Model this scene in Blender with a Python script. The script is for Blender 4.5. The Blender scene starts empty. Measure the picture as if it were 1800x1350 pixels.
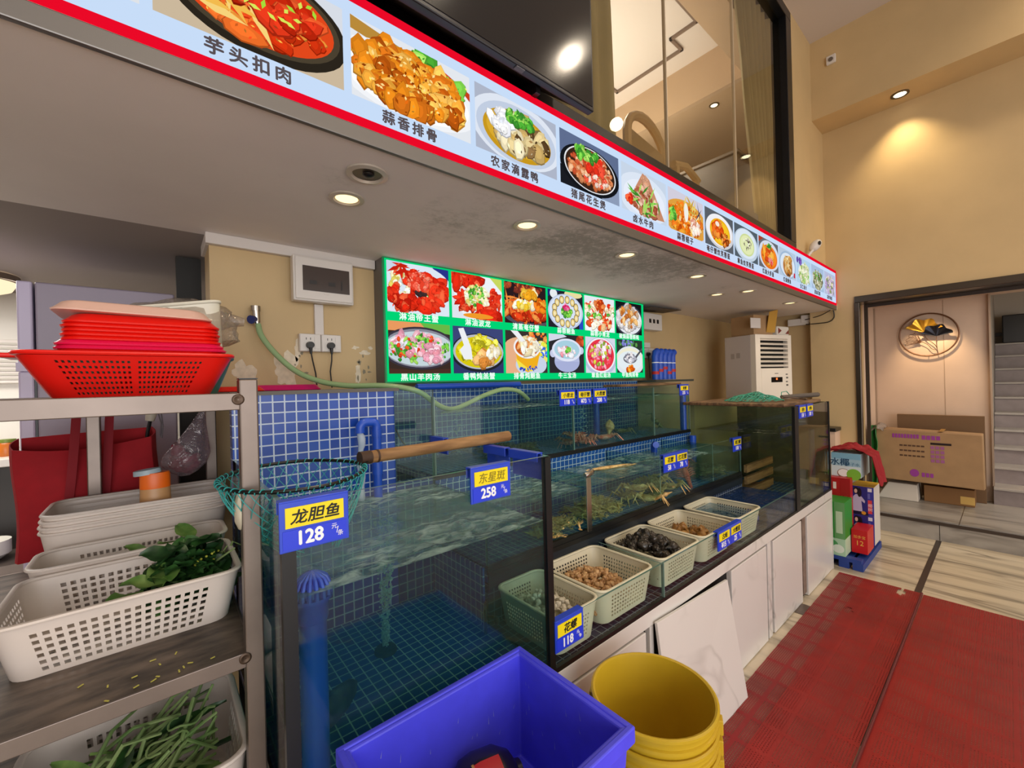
import bpy, bmesh, math, random
from math import sin, cos, pi, radians, sqrt
from mathutils import Vector, Matrix, Euler, noise

S = bpy.context.scene
COL = S.collection

# ------------------------------------------------------------------ camera
CAM_H = 1.4
YAW = radians(49.9)
ROLL = radians(1.49)
cam = bpy.data.cameras.new('camera')
cam.sensor_fit = 'HORIZONTAL'
cam.sensor_width = 36.0
cam.lens = 36.0 * 736.5 / 1800
cam.clip_start = 0.02
cam_o = bpy.data.objects.new('camera', cam)
COL.objects.link(cam_o)
_F = Vector((cos(YAW), sin(YAW), 0))
_R = Vector((sin(YAW), -cos(YAW), 0))
_U = Vector((0, 0, 1))
_cx = cos(ROLL) * _R - sin(ROLL) * _U
_cy = sin(ROLL) * _R + cos(ROLL) * _U
cam_o.matrix_world = Matrix(((_cx.x, _cy.x, -_F.x, 0), (_cx.y, _cy.y, -_F.y, 0), (_cx.z, _cy.z, -_F.z, CAM_H), (0, 0, 0, 1)))
S.camera = cam_o

# ------------------------------------------------------------------ light and exposure
S.view_settings.view_transform = 'Standard'
S.view_settings.look = 'None'
S.view_settings.gamma = 1.0
S.view_settings.use_curve_mapping = False
S.view_settings.exposure = 0.0
S.cycles.max_bounces = 10
S.cycles.diffuse_bounces = 4
S.cycles.glossy_bounces = 4
S.cycles.transparent_max_bounces = 32
S.cycles.sample_clamp_indirect = 4.0
S.cycles.caustics_reflective = False
S.cycles.caustics_refractive = False

world = bpy.data.worlds.new('ambient_fill')
S.world = world
world.use_nodes = True
world.node_tree.nodes['Background'].inputs[0].default_value = (1.0, 0.93, 0.86, 1)
world.node_tree.nodes['Background'].inputs[1].default_value = 1.5  # even warm world light, raised as fill, above all for the soffit


def lamp(name, kind, loc, energy, color=(1, 1, 1), size=0.1, sizey=None, target=None, spot=None, blend=0.5):
    l = bpy.data.lights.new(name, kind)
    l.energy = energy
    l.color = color
    if kind == 'AREA':
        l.size = size
        if sizey:
            l.shape = 'RECTANGLE'
            l.size_y = sizey
    elif kind == 'SPOT':
        l.spot_size = radians(spot or 90)
        l.spot_blend = blend
        l.shadow_soft_size = size
    else:
        l.shadow_soft_size = size
    o = bpy.data.objects.new(name, l)
    COL.objects.link(o)
    o.location = loc
    if target is not None:
        d = Vector(target) - Vector(loc)
        o.rotation_euler = d.to_track_quat('-Z', 'Y').to_euler()
    return o


# unseen area light for shop-front daylight behind the camera; overhead spots added as fill
lamp('entrance_daylight', 'AREA', (-0.6, -3.4, 1.3), 85, (0.93, 0.95, 1.0), 3.4, 2.4, target=(1.2, 1.0, 1.2))
for hx0, hy0 in ((0.2, -0.6), (1.6, -0.6), (3.0, -0.6), (4.2, -0.6), (0.2, -2.2), (1.6, -2.2), (3.0, -2.2), (4.2, -2.2)):
    lamp('hall_fill', 'SPOT', (hx0, hy0, 4.44), 34, (1.0, 0.84, 0.64), 0.07, target=(hx0, hy0, 0), spot=150, blend=1.0)
lamp('upstairs_fill', 'AREA', (3.2, 2.9, 4.1), 75, (1.0, 0.94, 0.85), 1.2, 1.2, target=(3.2, 2.9, 2.3))  # unseen area light added to brighten the upstairs room
lamp('upstairs_ceiling_fill', 'AREA', (3.2, 2.7, 3.4), 45, (1.0, 0.95, 0.9), 1.6, 1.6, target=(3.2, 2.7, 4.6))  # unseen, aimed upward, added to whiten the upstairs ceiling
lamp('kitchen_lamp', 'AREA', (-0.9, 2.95, 1.98), 20, (1.0, 0.95, 0.88), 0.8, 0.6, target=(-0.9, 3.0, 0))
lamp('corridor_fill', 'AREA', (5.6, -0.7, 2.0), 16, (1.0, 0.9, 0.78), 0.6, 0.6, target=(5.9, -0.5, 0))  # unseen area light added to brighten and warm the stairs

# ------------------------------------------------------------------ helpers


def lin(c):
    return c / 12.92 if c <= 0.04045 else ((c + 0.055) / 1.055) ** 2.4


def hx(h):
    h = h.lstrip('#')
    return tuple(lin(int(h[i:i + 2], 16) / 255) for i in (0, 2, 4)) + (1.0,)


def mat(name, color='#888888', rough=0.5, metal=0.0, var=0.0, vscale=8.0, bump=0.0, bscale=60.0, emit=None, estr=1.0, spec=0.5, col2=None, stretch=None, coat=0.0):
    m = bpy.data.materials.new(name)
    m.use_nodes = True
    nt = m.node_tree
    b = nt.nodes['Principled BSDF']
    c = hx(color)
    b.inputs['Base Color'].default_value = c
    b.inputs['Roughness'].default_value = rough
    b.inputs['Metallic'].default_value = metal
    b.inputs['Specular IOR Level'].default_value = spec
    if coat:
        b.inputs['Coat Weight'].default_value = coat
    tc = None
    if var or col2 or bump:
        tc = nt.nodes.new('ShaderNodeTexCoord')
        mp = nt.nodes.new('ShaderNodeMapping')
        nt.links.new(tc.outputs['Object'], mp.inputs[0])
        if stretch:
            mp.inputs['Scale'].default_value = stretch
    if var or col2:
        n = nt.nodes.new('ShaderNodeTexNoise')
        n.inputs['Scale'].default_value = vscale
        n.inputs['Detail'].default_value = 5
        nt.links.new(mp.outputs[0], n.inputs['Vector'])
        r = nt.nodes.new('ShaderNodeValToRGB')
        if col2:
            a, d = c, hx(col2)
        else:
            a = tuple(x * (1 - var) for x in c[:3]) + (1,)
            d = tuple(min(1, x * (1 + var)) for x in c[:3]) + (1,)
        r.color_ramp.elements[0].position = 0.35
        r.color_ramp.elements[1].position = 0.68
        r.color_ramp.elements[0].color = a
        r.color_ramp.elements[1].color = d
        nt.links.new(n.outputs['Fac'], r.inputs[0])
        nt.links.new(r.outputs[0], b.inputs['Base Color'])
    if bump:
        n2 = nt.nodes.new('ShaderNodeTexNoise')
        n2.inputs['Scale'].default_value = bscale
        n2.inputs['Detail'].default_value = 4
        nt.links.new(mp.outputs[0], n2.inputs['Vector'])
        bp = nt.nodes.new('ShaderNodeBump')
        bp.inputs['Strength'].default_value = bump
        bp.inputs['Distance'].default_value = 0.01
        nt.links.new(n2.outputs['Fac'], bp.inputs['Height'])
        nt.links.new(bp.outputs[0], b.inputs['Normal'])
    if emit:
        b.inputs['Emission Color'].default_value = hx(emit)
        b.inputs['Emission Strength'].default_value = estr
    return m


def emat(name, color, strength=1.0):
    m = bpy.data.materials.new(name)
    m.use_nodes = True
    nt = m.node_tree
    nt.nodes.clear()
    e = nt.nodes.new('ShaderNodeEmission')
    e.inputs[0].default_value = hx(color)
    e.inputs[1].default_value = strength
    o = nt.nodes.new('ShaderNodeOutputMaterial')
    nt.links.new(e.outputs[0], o.inputs[0])
    return m


def print_mat(name, lit, strength=1.0):
    """printed film: the colours of the print come from the mesh's own colour attribute"""
    m = bpy.data.materials.new(name)
    m.use_nodes = True
    nt = m.node_tree
    a = nt.nodes.new('ShaderNodeAttribute')
    a.attribute_name = 'Col'
    if lit:
        nt.nodes.clear()
        a = nt.nodes.new('ShaderNodeAttribute')
        a.attribute_name = 'Col'
        e = nt.nodes.new('ShaderNodeEmission')
        e.inputs[1].default_value = strength
        o = nt.nodes.new('ShaderNodeOutputMaterial')
        nt.links.new(a.outputs['Color'], e.inputs[0])
        nt.links.new(e.outputs[0], o.inputs[0])
    else:
        b = nt.nodes['Principled BSDF']
        nt.links.new(a.outputs['Color'], b.inputs['Base Color'])
        b.inputs['Roughness'].default_value = 0.4
    return m


def clear_mat(name, tint, gloss=1.0, rough=0.02, diffuse=0.0, dcol='#4d8a8a', bump=0.0, bscale=14.0, ior=1.45):
    """thin clear sheet or clear water: tinted see-through, Fresnel gloss, a little milky body"""
    m = bpy.data.materials.new(name)
    m.use_nodes = True
    nt = m.node_tree
    nt.nodes.clear()
    out = nt.nodes.new('ShaderNodeOutputMaterial')
    tr = nt.nodes.new('ShaderNodeBsdfTransparent')
    tr.inputs[0].default_value = hx(tint)
    base = tr
    if diffuse:
        df = nt.nodes.new('ShaderNodeBsdfDiffuse')
        df.inputs[0].default_value = hx(dcol)
        mx = nt.nodes.new('ShaderNodeMixShader')
        mx.inputs[0].default_value = diffuse
        nt.links.new(tr.outputs[0], mx.inputs[1])
        nt.links.new(df.outputs[0], mx.inputs[2])
        base = mx
    gl = nt.nodes.new('ShaderNodeBsdfGlossy')
    gl.inputs['Roughness'].default_value = rough
    # Schlick reflectance, the same from both sides of the sheet
    fr = nt.nodes.new('ShaderNodeLayerWeight')
    fr.inputs['Blend'].default_value = 0.5
    f0 = ((ior - 1) / (ior + 1)) ** 2
    pw = nt.nodes.new('ShaderNodeMath')
    pw.operation = 'POWER'
    pw.inputs[1].default_value = 5
    nt.links.new(fr.outputs['Facing'], pw.inputs[0])
    ml = nt.nodes.new('ShaderNodeMath')
    ml.operation = 'MULTIPLY_ADD'
    ml.use_clamp = True
    ml.inputs[1].default_value = (1 - f0) * min(gloss, 1) * 0.8
    ml.inputs[2].default_value = f0 * gloss
    nt.links.new(pw.outputs[0], ml.inputs[0])
    m2 = nt.nodes.new('ShaderNodeMixShader')
    nt.links.new(ml.outputs[0], m2.inputs[0])
    nt.links.new(base.outputs[0], m2.inputs[1])
    nt.links.new(gl.outputs[0], m2.inputs[2])
    nt.links.new(m2.outputs[0], out.inputs[0])
    if bump:
        tc = nt.nodes.new('ShaderNodeTexCoord')
        n = nt.nodes.new('ShaderNodeTexNoise')
        n.inputs['Scale'].default_value = bscale
        n.inputs['Detail'].default_value = 3
        n.inputs['Distortion'].default_value = 0.6
        nt.links.new(tc.outputs['Object'], n.inputs['Vector'])
        bp = nt.nodes.new('ShaderNodeBump')
        bp.inputs['Strength'].default_value = bump
        bp.inputs['Distance'].default_value = 0.03
        nt.links.new(n.outputs['Fac'], bp.inputs['Height'])
        nt.links.new(bp.outputs[0], gl.inputs['Normal'])
        nt.links.new(bp.outputs[0], fr.inputs['Normal'])
    return m


def tile_mat(name, pitch, grout_w, tile, tile2, grout):
    """square mosaic tiles on axis-aligned faces, in object metres"""
    m = bpy.data.materials.new(name)
    m.use_nodes = True
    nt = m.node_tree
    L = nt.links
    b = nt.nodes['Principled BSDF']
    b.inputs['Roughness'].default_value = 0.25
    tc = nt.nodes.new('ShaderNodeTexCoord')
    sep = nt.nodes.new('ShaderNodeSeparateXYZ')
    L.new(tc.outputs['Object'], sep.inputs[0])
    geo = nt.nodes.new('ShaderNodeNewGeometry')
    sn = nt.nodes.new('ShaderNodeSeparateXYZ')
    L.new(geo.outputs['Normal'], sn.inputs[0])

    def mth(op, a, bb=None):
        n = nt.nodes.new('ShaderNodeMath')
        n.operation = op
        for i, v in enumerate((a, bb)):
            if v is None:
                continue
            if isinstance(v, (int, float)):
                n.inputs[i].default_value = v
            else:
                L.new(v, n.inputs[i])
        return n.outputs[0]
    lines = None
    cells = []
    for ax in range(3):
        s = mth('DIVIDE', sep.outputs[ax], pitch)
        fr = mth('FRACT', s)
        cells.append(mth('FLOOR', s))
        g = mth('LESS_THAN', fr, grout_w / pitch)
        ok = mth('LESS_THAN', mth('ABSOLUTE', sn.outputs[ax]), 0.5)
        g = mth('MULTIPLY', g, ok)
        cells[-1] = mth('MULTIPLY', cells[-1], ok)
        lines = g if lines is None else mth('MAXIMUM', lines, g)
    cmb = nt.nodes.new('ShaderNodeCombineXYZ')
    for i in range(3):
        L.new(cells[i], cmb.inputs[i])
    wn = nt.nodes.new('ShaderNodeTexWhiteNoise')
    L.new(cmb.outputs[0], wn.inputs['Vector'])
    mx = nt.nodes.new('ShaderNodeMix')
    mx.data_type = 'RGBA'
    mx.inputs['A'].default_value = hx(tile)
    mx.inputs['B'].default_value = hx(tile2)
    L.new(wn.outputs['Value'], mx.inputs['Factor'])
    m2 = nt.nodes.new('ShaderNodeMix')
    m2.data_type = 'RGBA'
    L.new(lines, m2.inputs['Factor'])
    L.new(mx.outputs['Result'], m2.inputs['A'])
    m2.inputs['B'].default_value = hx(grout)
    L.new(m2.outputs['Result'], b.inputs['Base Color'])
    return m


def vein_mat(name, base, vein, rough=0.25, scale=(1, 1, 1), nscale=2.5, width=0.03, warm=None, dist=1.5, amount=0.75):
    """polished stone with thin wandering veins"""
    m = bpy.data.materials.new(name)
    m.use_nodes = True
    nt = m.node_tree
    L = nt.links
    b = nt.nodes['Principled BSDF']
    b.inputs['Roughness'].default_value = rough
    tc = nt.nodes.new('ShaderNodeTexCoord')
    mp = nt.nodes.new('ShaderNodeMapping')
    mp.inputs['Scale'].default_value = scale
    L.new(tc.outputs['Object'], mp.inputs[0])
    n = nt.nodes.new('ShaderNodeTexNoise')
    n.inputs['Scale'].default_value = nscale
    n.inputs['Detail'].default_value = 3
    n.inputs['Distortion'].default_value = dist
    L.new(mp.outputs[0], n.inputs['Vector'])
    s = nt.nodes.new('ShaderNodeMath')
    s.operation = 'SUBTRACT'
    s.inputs[1].default_value = 0.5
    L.new(n.outputs['Fac'], s.inputs[0])
    a = nt.nodes.new('ShaderNodeMath')
    a.operation = 'ABSOLUTE'
    L.new(s.outputs[0], a.inputs[0])
    r = nt.nodes.new('ShaderNodeValToRGB')
    r.color_ramp.elements[0].position = 0.0
    r.color_ramp.elements[0].color = hx(vein)
    r.color_ramp.elements[1].position = width
    r.color_ramp.elements[1].color = hx(base)
    L.new(a.outputs[0], r.inputs[0])
    n2 = nt.nodes.new('ShaderNodeTexNoise')
    n2.inputs['Scale'].default_value = nscale * 0.8
    L.new(mp.outputs[0], n2.inputs['Vector'])
    r2 = nt.nodes.new('ShaderNodeValToRGB')
    r2.color_ramp.elements[0].position = 0.45
    r2.color_ramp.elements[1].position = 0.6
    L.new(n2.outputs['Fac'], r2.inputs[0])
    mu = nt.nodes.new('ShaderNodeMath')
    mu.operation = 'MULTIPLY'
    mu.inputs[1].default_value = amount
    L.new(r2.outputs[0], mu.inputs[0])
    mx = nt.nodes.new('ShaderNodeMix')
    mx.data_type = 'RGBA'
    mx.inputs['A'].default_value = hx(warm or base)
    L.new(mu.outputs[0], mx.inputs['Factor'])
    L.new(r.outputs[0], mx.inputs['B'])
    L.new(mx.outputs['Result'], b.inputs['Base Color'])
    return m


class MB:
    """collects faces, builds ONE mesh object"""

    def __init__(s):
        s.v, s.f, s.m, s.c = [], [], [], []

    def add(s, vs, fs, mi=0, col=None):
        o = len(s.v)
        s.v.extend([tuple(p) for p in vs])
        for f in fs:
            s.f.append(tuple(i + o for i in f))
            s.m.append(mi)
            s.c.append(col)
        return s

    def box(s, x0, x1, y0, y1, z0, z1, mi=0, M=None, col=None):
        vs = [Vector((x, y, z)) for z in (z0, z1) for y in (y0, y1) for x in (x0, x1)]
        if M is not None:
            vs = [M @ p for p in vs]
        return s.add(vs, [(0, 2, 3, 1), (4, 5, 7, 6), (0, 1, 5, 4), (2, 6, 7, 3), (0, 4, 6, 2), (1, 3, 7, 5)], mi, col)

    def hexa(s, b, t, mi=0):
        """b, t: four bottom and four top corners, counter-clockwise from above"""
        return s.add(list(b) + list(t), [(3, 2, 1, 0), (4, 5, 6, 7), (0, 1, 5, 4), (1, 2, 6, 5), (2, 3, 7, 6), (3, 0, 4, 7)], mi)

    def tube(s, pts, r, n=8, mi=0, closed=False, caps=True, flat=1.0):
        pts = [Vector(p) for p in pts]
        k = len(pts)
        rs = r if isinstance(r, (list, tuple)) else [r] * k
        tang = []
        for i in range(k):
            if closed:
                t = pts[(i + 1) % k] - pts[i - 1]
            else:
                t = pts[min(i + 1, k - 1)] - pts[max(i - 1, 0)]
            tang.append(t.normalized() if t.length > 1e-9 else Vector((0, 0, 1)))
        up = Vector((0, 0, 1)) if abs(tang[0].z) < 0.9 else Vector((1, 0, 0))
        nrm = (up - tang[0] * up.dot(tang[0])).normalized()
        vs = []
        for i in range(k):
            nrm = nrm - tang[i] * nrm.dot(tang[i])
            nrm = nrm.normalized() if nrm.length > 1e-6 else tang[i].orthogonal().normalized()
            bi = tang[i].cross(nrm)
            for j in range(n):
                a = 2 * pi * j / n
                vs.append(pts[i] + (nrm * cos(a) * flat + bi * sin(a)) * rs[i])
        fs = []
        for i in range(k if closed else k - 1):
            for j in range(n):
                a, b2 = i * n + j, i * n + (j + 1) % n
                c, d = ((i + 1) % k) * n + (j + 1) % n, ((i + 1) % k) * n + j
                fs.append((a, b2, c, d))
        if caps and not closed:
            fs.append(tuple(range(n - 1, -1, -1)))
            fs.append(tuple((k - 1) * n + j for j in range(n)))
        return s.add(vs, fs, mi)

    def cyl(s, p0, p1, r0, r1=None, n=16, mi=0, caps=True):
        return s.tube([p0, p1], [r0, r0 if r1 is None else r1], n, mi, caps=caps)

    def lathe(s, prof, n=24, c=(0, 0, 0), mi=0, M=None, sx=1.0, sy=1.0, a0=0.0, a1=2 * pi):
        vs, fs = [], []
        k = len(prof)
        full = abs(a1 - a0 - 2 * pi) < 1e-6
        nn = n if full else n + 1
        for (r, z) in prof:
            for j in range(nn):
                a = a0 + (a1 - a0) * j / n
                p = Vector((r * cos(a) * sx, r * sin(a) * sy, z))
                if M is not None:
                    p = M @ p
                vs.append(p + Vector(c))
        for i in range(k - 1):
            for j in range(n):
                j2 = (j + 1) % nn
                fs.append((i * nn + j, i * nn + j2, (i + 1) * nn + j2, (i + 1) * nn + j))
        return s.add(vs, fs, mi)

    def blob(s, c, rad, M=None, nu=10, nv=6, amp=0.0, seed=0.0, mi=0, freq=1.2):
        vs = [Vector((0, 0, -1))]
        for i in range(1, nv):
            t = -pi / 2 + pi * i / nv
            for j in range(nu):
                a = 2 * pi * j / nu
                vs.append(Vector((cos(t) * cos(a), cos(t) * sin(a), sin(t))))
        vs.append(Vector((0, 0, 1)))
        out = []
        for p in vs:
            k = 1 + (amp * noise.noise(p * freq + Vector((seed, seed * 1.7, 0))) if amp else 0)
            q = Vector((p.x * rad[0] * k, p.y * rad[1] * k, p.z * rad[2] * k))
            if M is not None:
                q = M @ q
            out.append(q + Vector(c))
        fs = [(0, 1 + (j + 1) % nu, 1 + j) for j in range(nu)]
        for i in range(nv - 2):
            for j in range(nu):
                a = 1 + i * nu + j
                b2 = 1 + i * nu + (j + 1) % nu
                fs.append((a, b2, b2 + nu, a + nu))
        l = len(vs) - 1
        fs += [(l, 1 + (nv - 2) * nu + j, 1 + (nv - 2) * nu + (j + 1) % nu) for j in range(nu)]
        return s.add(out, fs, mi)

    def grid(s, fn, nu, nv, mi=0, closed_u=False):
        vs = [fn(i / nu, j / nv) for j in range(nv + 1) for i in range(nu + (0 if closed_u else 1))]
        w = nu if closed_u else nu + 1
        fs = [(j * w + i, j * w + (i + 1) % w, (j + 1) * w + (i + 1) % w, (j + 1) * w + i) for j in range(nv) for i in range(nu)]
        return s.add(vs, fs, mi)

    def poly(s, pts, mi=0, col=None):
        return s.add(pts, [tuple(range(len(pts)))], mi, col)

    def build(s, name, mats, parent=None, smooth=False, bevel=0.0, solid=0.0, local=False, loc=None, sub=0, seg=2):
        me = bpy.data.meshes.new(name)
        me.from_pydata(s.v, [], s.f)
        for m in (mats if isinstance(mats, (list, tuple)) else [mats]):
            me.materials.append(m)
        me.polygons.foreach_set('material_index', s.m)
        if any(c is not None for c in s.c):
            ca = me.color_attributes.new('Col', 'FLOAT_COLOR', 'CORNER')
            data = []
            for p, c in zip(me.polygons, s.c):
                c = c or (0.5, 0.5, 0.5, 1)
                data.extend(list(c) * p.loop_total)
            ca.data.foreach_set('color', data)
        if smooth:
            me.polygons.foreach_set('use_smooth', [True] * len(me.polygons))
            me.update()
            me.set_sharp_from_angle(angle=radians(42))
        me.update()
        o = bpy.data.objects.new(name, me)
        COL.objects.link(o)
        if parent is not None:
            o.parent = parent
            if not local:
                o.location = -wloc(parent)
        if loc is not None:
            o.location = loc
        if bevel:
            b = o.modifiers.new('bevel', 'BEVEL')
            b.width = bevel
            b.segments = seg
            b.limit_method = 'ANGLE'
            b.angle_limit = radians(50)
        if solid:
            b = o.modifiers.new('solid', 'SOLIDIFY')
            b.thickness = solid
            b.offset = 0
            if smooth:
                e = o.modifiers.new('split', 'EDGE_SPLIT')
                e.split_angle = radians(42)
        if sub:
            b = o.modifiers.new('subsurf', 'SUBSURF')
            b.levels = b.render_levels = sub
        return o


def wloc(o):
    p = Vector((0, 0, 0))
    while o is not None:
        p += o.location
        o = o.parent
    return p


def tag(o, label, cat, group=None, kind=None):
    o['label'] = label
    o['category'] = cat
    if group:
        o['group'] = group
    if kind:
        o['kind'] = kind
    return o


def thing(name, loc, label, cat, group=None, rotz=0.0):
    o = bpy.data.objects.new(name, None)
    o.empty_display_size = 0.05
    COL.objects.link(o)
    o.location = loc
    o.rotation_euler = (0, 0, rotz)
    return tag(o, label, cat, group)


def struct(o):
    o['kind'] = 'structure'
    return o


def part_label(o, l):
    o['label'] = l
    return o


def copy_tree(o, parent=None):
    c = o.copy()
    COL.objects.link(c)
    if parent is not None:
        c.parent = parent
    for ch in [x for x in bpy.data.objects if x.parent == o]:
        copy_tree(ch, c)
    return c


def text(body, size, loc, parent, m, name='lettering', rot=(pi / 2, 0, 0), bold=0.0, align='CENTER', shear=0.0, sx=1.0, local=False, ext=0.0004):
    cu = bpy.data.curves.new(name, 'FONT')
    cu.body = body
    cu.size = size
    cu.align_x = align
    cu.align_y = 'CENTER'
    cu.extrude = ext
    cu.shear = shear
    cu.resolution_u = 3
    cu.materials.append(m)
    tmp = bpy.data.objects.new('tmp', cu)
    me = bpy.data.meshes.new_from_object(tmp)
    me.name = name
    bpy.data.objects.remove(tmp)
    bpy.data.curves.remove(cu)
    if bold:      # heavier strokes: the same glyphs laid over each other a hair apart
        vs = [v.co.copy() for v in me.vertices]
        fs = [tuple(p.vertices) for p in me.polygons]
        nv, nf = [], []
        for dx, dy in ((-bold, 0), (bold, 0), (0, -bold), (0, bold)):
            k = len(nv)
            nv += [(v.x + dx, v.y + dy, v.z + (k // max(1, len(vs))) * 4e-5) for v in vs]
            nf += [tuple(i + k for i in f) for f in fs]
        me.clear_geometry()
        me.from_pydata(nv, [], nf)
        me.update()
    o = bpy.data.objects.new(name, me)
    COL.objects.link(o)
    o.rotation_euler = rot
    o.scale = (sx, 1, 1)
    if parent is not None:
        o.parent = parent
        o.location = Vector(loc) if local else Vector(loc) - wloc(parent)
    else:
        o.location = loc
    return o


def RZ(a):
    return Matrix.Rotation(a, 3, 'Z')


def EUL(x, y, z):
    return Euler((x, y, z)).to_matrix()


rnd = random.Random(7)
# ------------------------------------------------------------------ materials
M_soffit = mat('soffit_paint', '#e6dfdb', 0.75, var=0.03, vscale=3)
M_yellow = mat('yellow_wall_paint', '#c9ae80', 0.6, var=0.05, vscale=2.5, bump=0.05, bscale=220)
M_white = mat('white_paint', '#d9d2cc', 0.6)
M_plaster = mat('bare_plaster', '#e0d3ba', 0.85, var=0.1, vscale=40)
M_floor = vein_mat('marble_floor', '#d3c6ae', '#6e6557', 0.2, (5.0, 0.8, 1), 1.5, 0.13, warm='#cdbfa6', dist=0.7, amount=0.8)
M_greystone = vein_mat('grey_marble', '#a39d95', '#6d6862', 0.3, (3.0, 0.7, 3.0), 2.0, 0.12, dist=1.2)
M_dark = mat('dark_inlay', '#3a302a', 0.35)
M_blackframe = mat('black_frame', '#0d0e11', 0.35)
M_panelwall = mat('corridor_panel', '#c9b09b', 0.5, var=0.03, vscale=5)
M_bronze = mat('bronze_frame', '#5d554c', 0.28, 0.9)
M_steel = mat('brushed_steel', '#7a6e66', 0.38, 0.78, var=0.10, vscale=9)
M_shelfsteel = mat('dirty_shelf_board', '#332a24', 0.5, 0.2, col2='#77685c', vscale=9, stretch=(1.2, 3.2, 1))
M_marble = vein_mat('white_marble_board', '#d5d0ca', '#8f8982', 0.22, (1.0, 1.0, 1.4), 1.5, 0.020, warm='#d8d3cd', dist=0.9)
M_tile = tile_mat('blue_mosaic', 0.034, 0.0042, '#123a94', '#1e4cab', '#b4c3d6')
M_tile2 = tile_mat('blue_mosaic_small', 0.031, 0.0032, '#17468c', '#1f549a', '#9fc0c4')
M_glass = clear_mat('tank_glass', '#f6fbf9', 1.0, 0.01)
M_glassd = clear_mat('side_glass', '#e0eeea', 1.0, 0.02)
M_edge = mat('glass_edge', '#5d7d74', 0.15, spec=0.8)
M_water = clear_mat('tank_water', '#b9d8d6', 1.0, 0.03, 0.07, '#4f8f8c', 0.35, 9.0, 1.33)
M_waterc = clear_mat('clear_water', '#dcf0ec', 1.0, 0.03, 0.05, '#5a9894', 0.35, 9.0, 1.33)
M_dirty = clear_mat('algae_glass', '#8f917a', 1.0, 0.03, 0.45, '#5f6048')
M_watert = clear_mat('shallow_water', '#b4cde0', 1.3, 0.05, 0.10, '#3f6fa8', 0.6, 14.0, 1.33)
M_waterm = clear_mat('murky_water', '#cfcda8', 1.0, 0.03, 0.16, '#8f8f66', 0.3, 9.0, 1.33)
M_tile3 = tile_mat('shaded_mosaic', 0.031, 0.0032, '#232c3f', '#2e3a52', '#7f8a96')  # mosaic darkened in its colour for the shade inside the trough
M_deepblue = clear_mat('deep_blue_water', '#6f8fc0', 1.6, 0.06, 0.34, '#284a86', 0.7, 14.0, 1.33)
M_seal = mat('black_sealant', '#07090a', 0.4)
M_tagblue = mat('tag_blue_plastic', '#2746c8', 0.3)
M_tagdeep = mat('tag_price_strip', '#1f3ad6', 0.35)
M_tagyel = mat('tag_yellow_card', '#f0d80c', 0.5)
M_ink = mat('black_ink', '#0b0b0b', 0.6)
M_num = mat('white_numeral', '#f2f2f4', 0.4)
M_wbasket = mat('white_plastic', '#ddd0c6', 0.38, var=0.04, vscale=6)
M_red = mat('red_plastic', '#e3170d', 0.32)
M_green_pl = mat('green_plastic', '#3f6b5c', 0.35)
M_pinkred = mat('pink_red_plastic', '#e31a4e', 0.3)
M_magenta = mat('magenta_plastic', '#d3126f', 0.3)
M_lid = mat('frosted_lid', '#dcb3a2', 0.35)
M_bluepipe = mat('blue_pvc', '#1f4fc0', 0.35, var=0.08, vscale=9)
M_crate = mat('blue_violet_crate', '#4f4ff0', 0.38, var=0.07, vscale=14)
M_bucket = mat('yellow_bucket', '#c6a526', 0.35, var=0.05, vscale=7)
M_wood = mat('worn_wood', '#7d5a36', 0.6, col2='#b3895a', vscale=6, stretch=(1, 8, 8))
M_darkwood = mat('wet_board', '#4a3220', 0.6, col2='#8b6a48', vscale=7, stretch=(1, 6, 6))
M_net = mat('teal_net', '#2f9a98', 0.6)
M_netg = mat('green_net', '#3f9f86', 0.6)
M_hose = clear_mat('clear_hose', '#bcd9a8', 1.0, 0.12, 0.72, '#a9c795')
M_black = mat('black_plastic', '#0c0c0e', 0.35)
M_chrome = mat('chrome', '#b9b4ae', 0.18, 1.0)
M_cable = mat('black_cable', '#15120f', 0.5)
M_whiteplastic = mat('white_switch_plastic', '#dcd6cf', 0.35)
M_ac = mat('ac_white', '#e6ddd0', 0.4)
M_acside = mat('ac_side', '#c4bab6', 0.45)
M_cart = mat('cardboard', '#a8865f', 0.75, var=0.06, vscale=10)
M_printlit = print_mat('backlit_film', True, 1.0)
M_print = print_mat('printed_card', False)
M_gold = mat('gold_leaf', '#d9a73a', 0.3, 0.85)
M_darkleaf = mat('dark_metal_leaf', '#23252e', 0.3, 0.8)
M_brownwire = mat('brown_wire', '#6b4a33', 0.4, 0.6)
M_lampglow = emat('lamp_glow', '#ffe0a0', 2.2)
M_curtain = mat('olive_curtain', '#a39a78', 0.8, var=0.06, vscale=6)
M_redcloth = mat('red_cloth', '#8f0d18', 0.8)
M_tote = mat('red_felt', '#a30f1c', 0.85, var=0.06, vscale=30)
M_leaf1 = mat('dark_green_leaf', '#1c3a1e', 0.4, col2='#34602b', vscale=30)
M_leaf2 = mat('light_green_leaf', '#4f7a34', 0.45, col2='#88a65a', vscale=25)
M_stem = mat('pale_green_stem', '#8fa068', 0.45, col2='#55763c', vscale=12)

# soffit board over the tanks carries a patch of grey-green mould
nt = M_soffit.node_tree
tc = nt.nodes.new('ShaderNodeTexCoord')
sep = nt.nodes.new('ShaderNodeSeparateXYZ')
nt.links.new(tc.outputs['Object'], sep.inputs[0])
n1 = nt.nodes.new('ShaderNodeTexNoise')
n1.inputs['Scale'].default_value = 26
n1.inputs['Detail'].default_value = 8
n1.inputs['Roughness'].default_value = 0.75
nt.links.new(tc.outputs['Object'], n1.inputs['Vector'])
n2 = nt.nodes.new('ShaderNodeTexNoise')
n2.inputs['Scale'].default_value = 3.2
n2.inputs['Detail'].default_value = 4
nt.links.new(tc.outputs['Object'], n2.inputs['Vector'])


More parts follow.
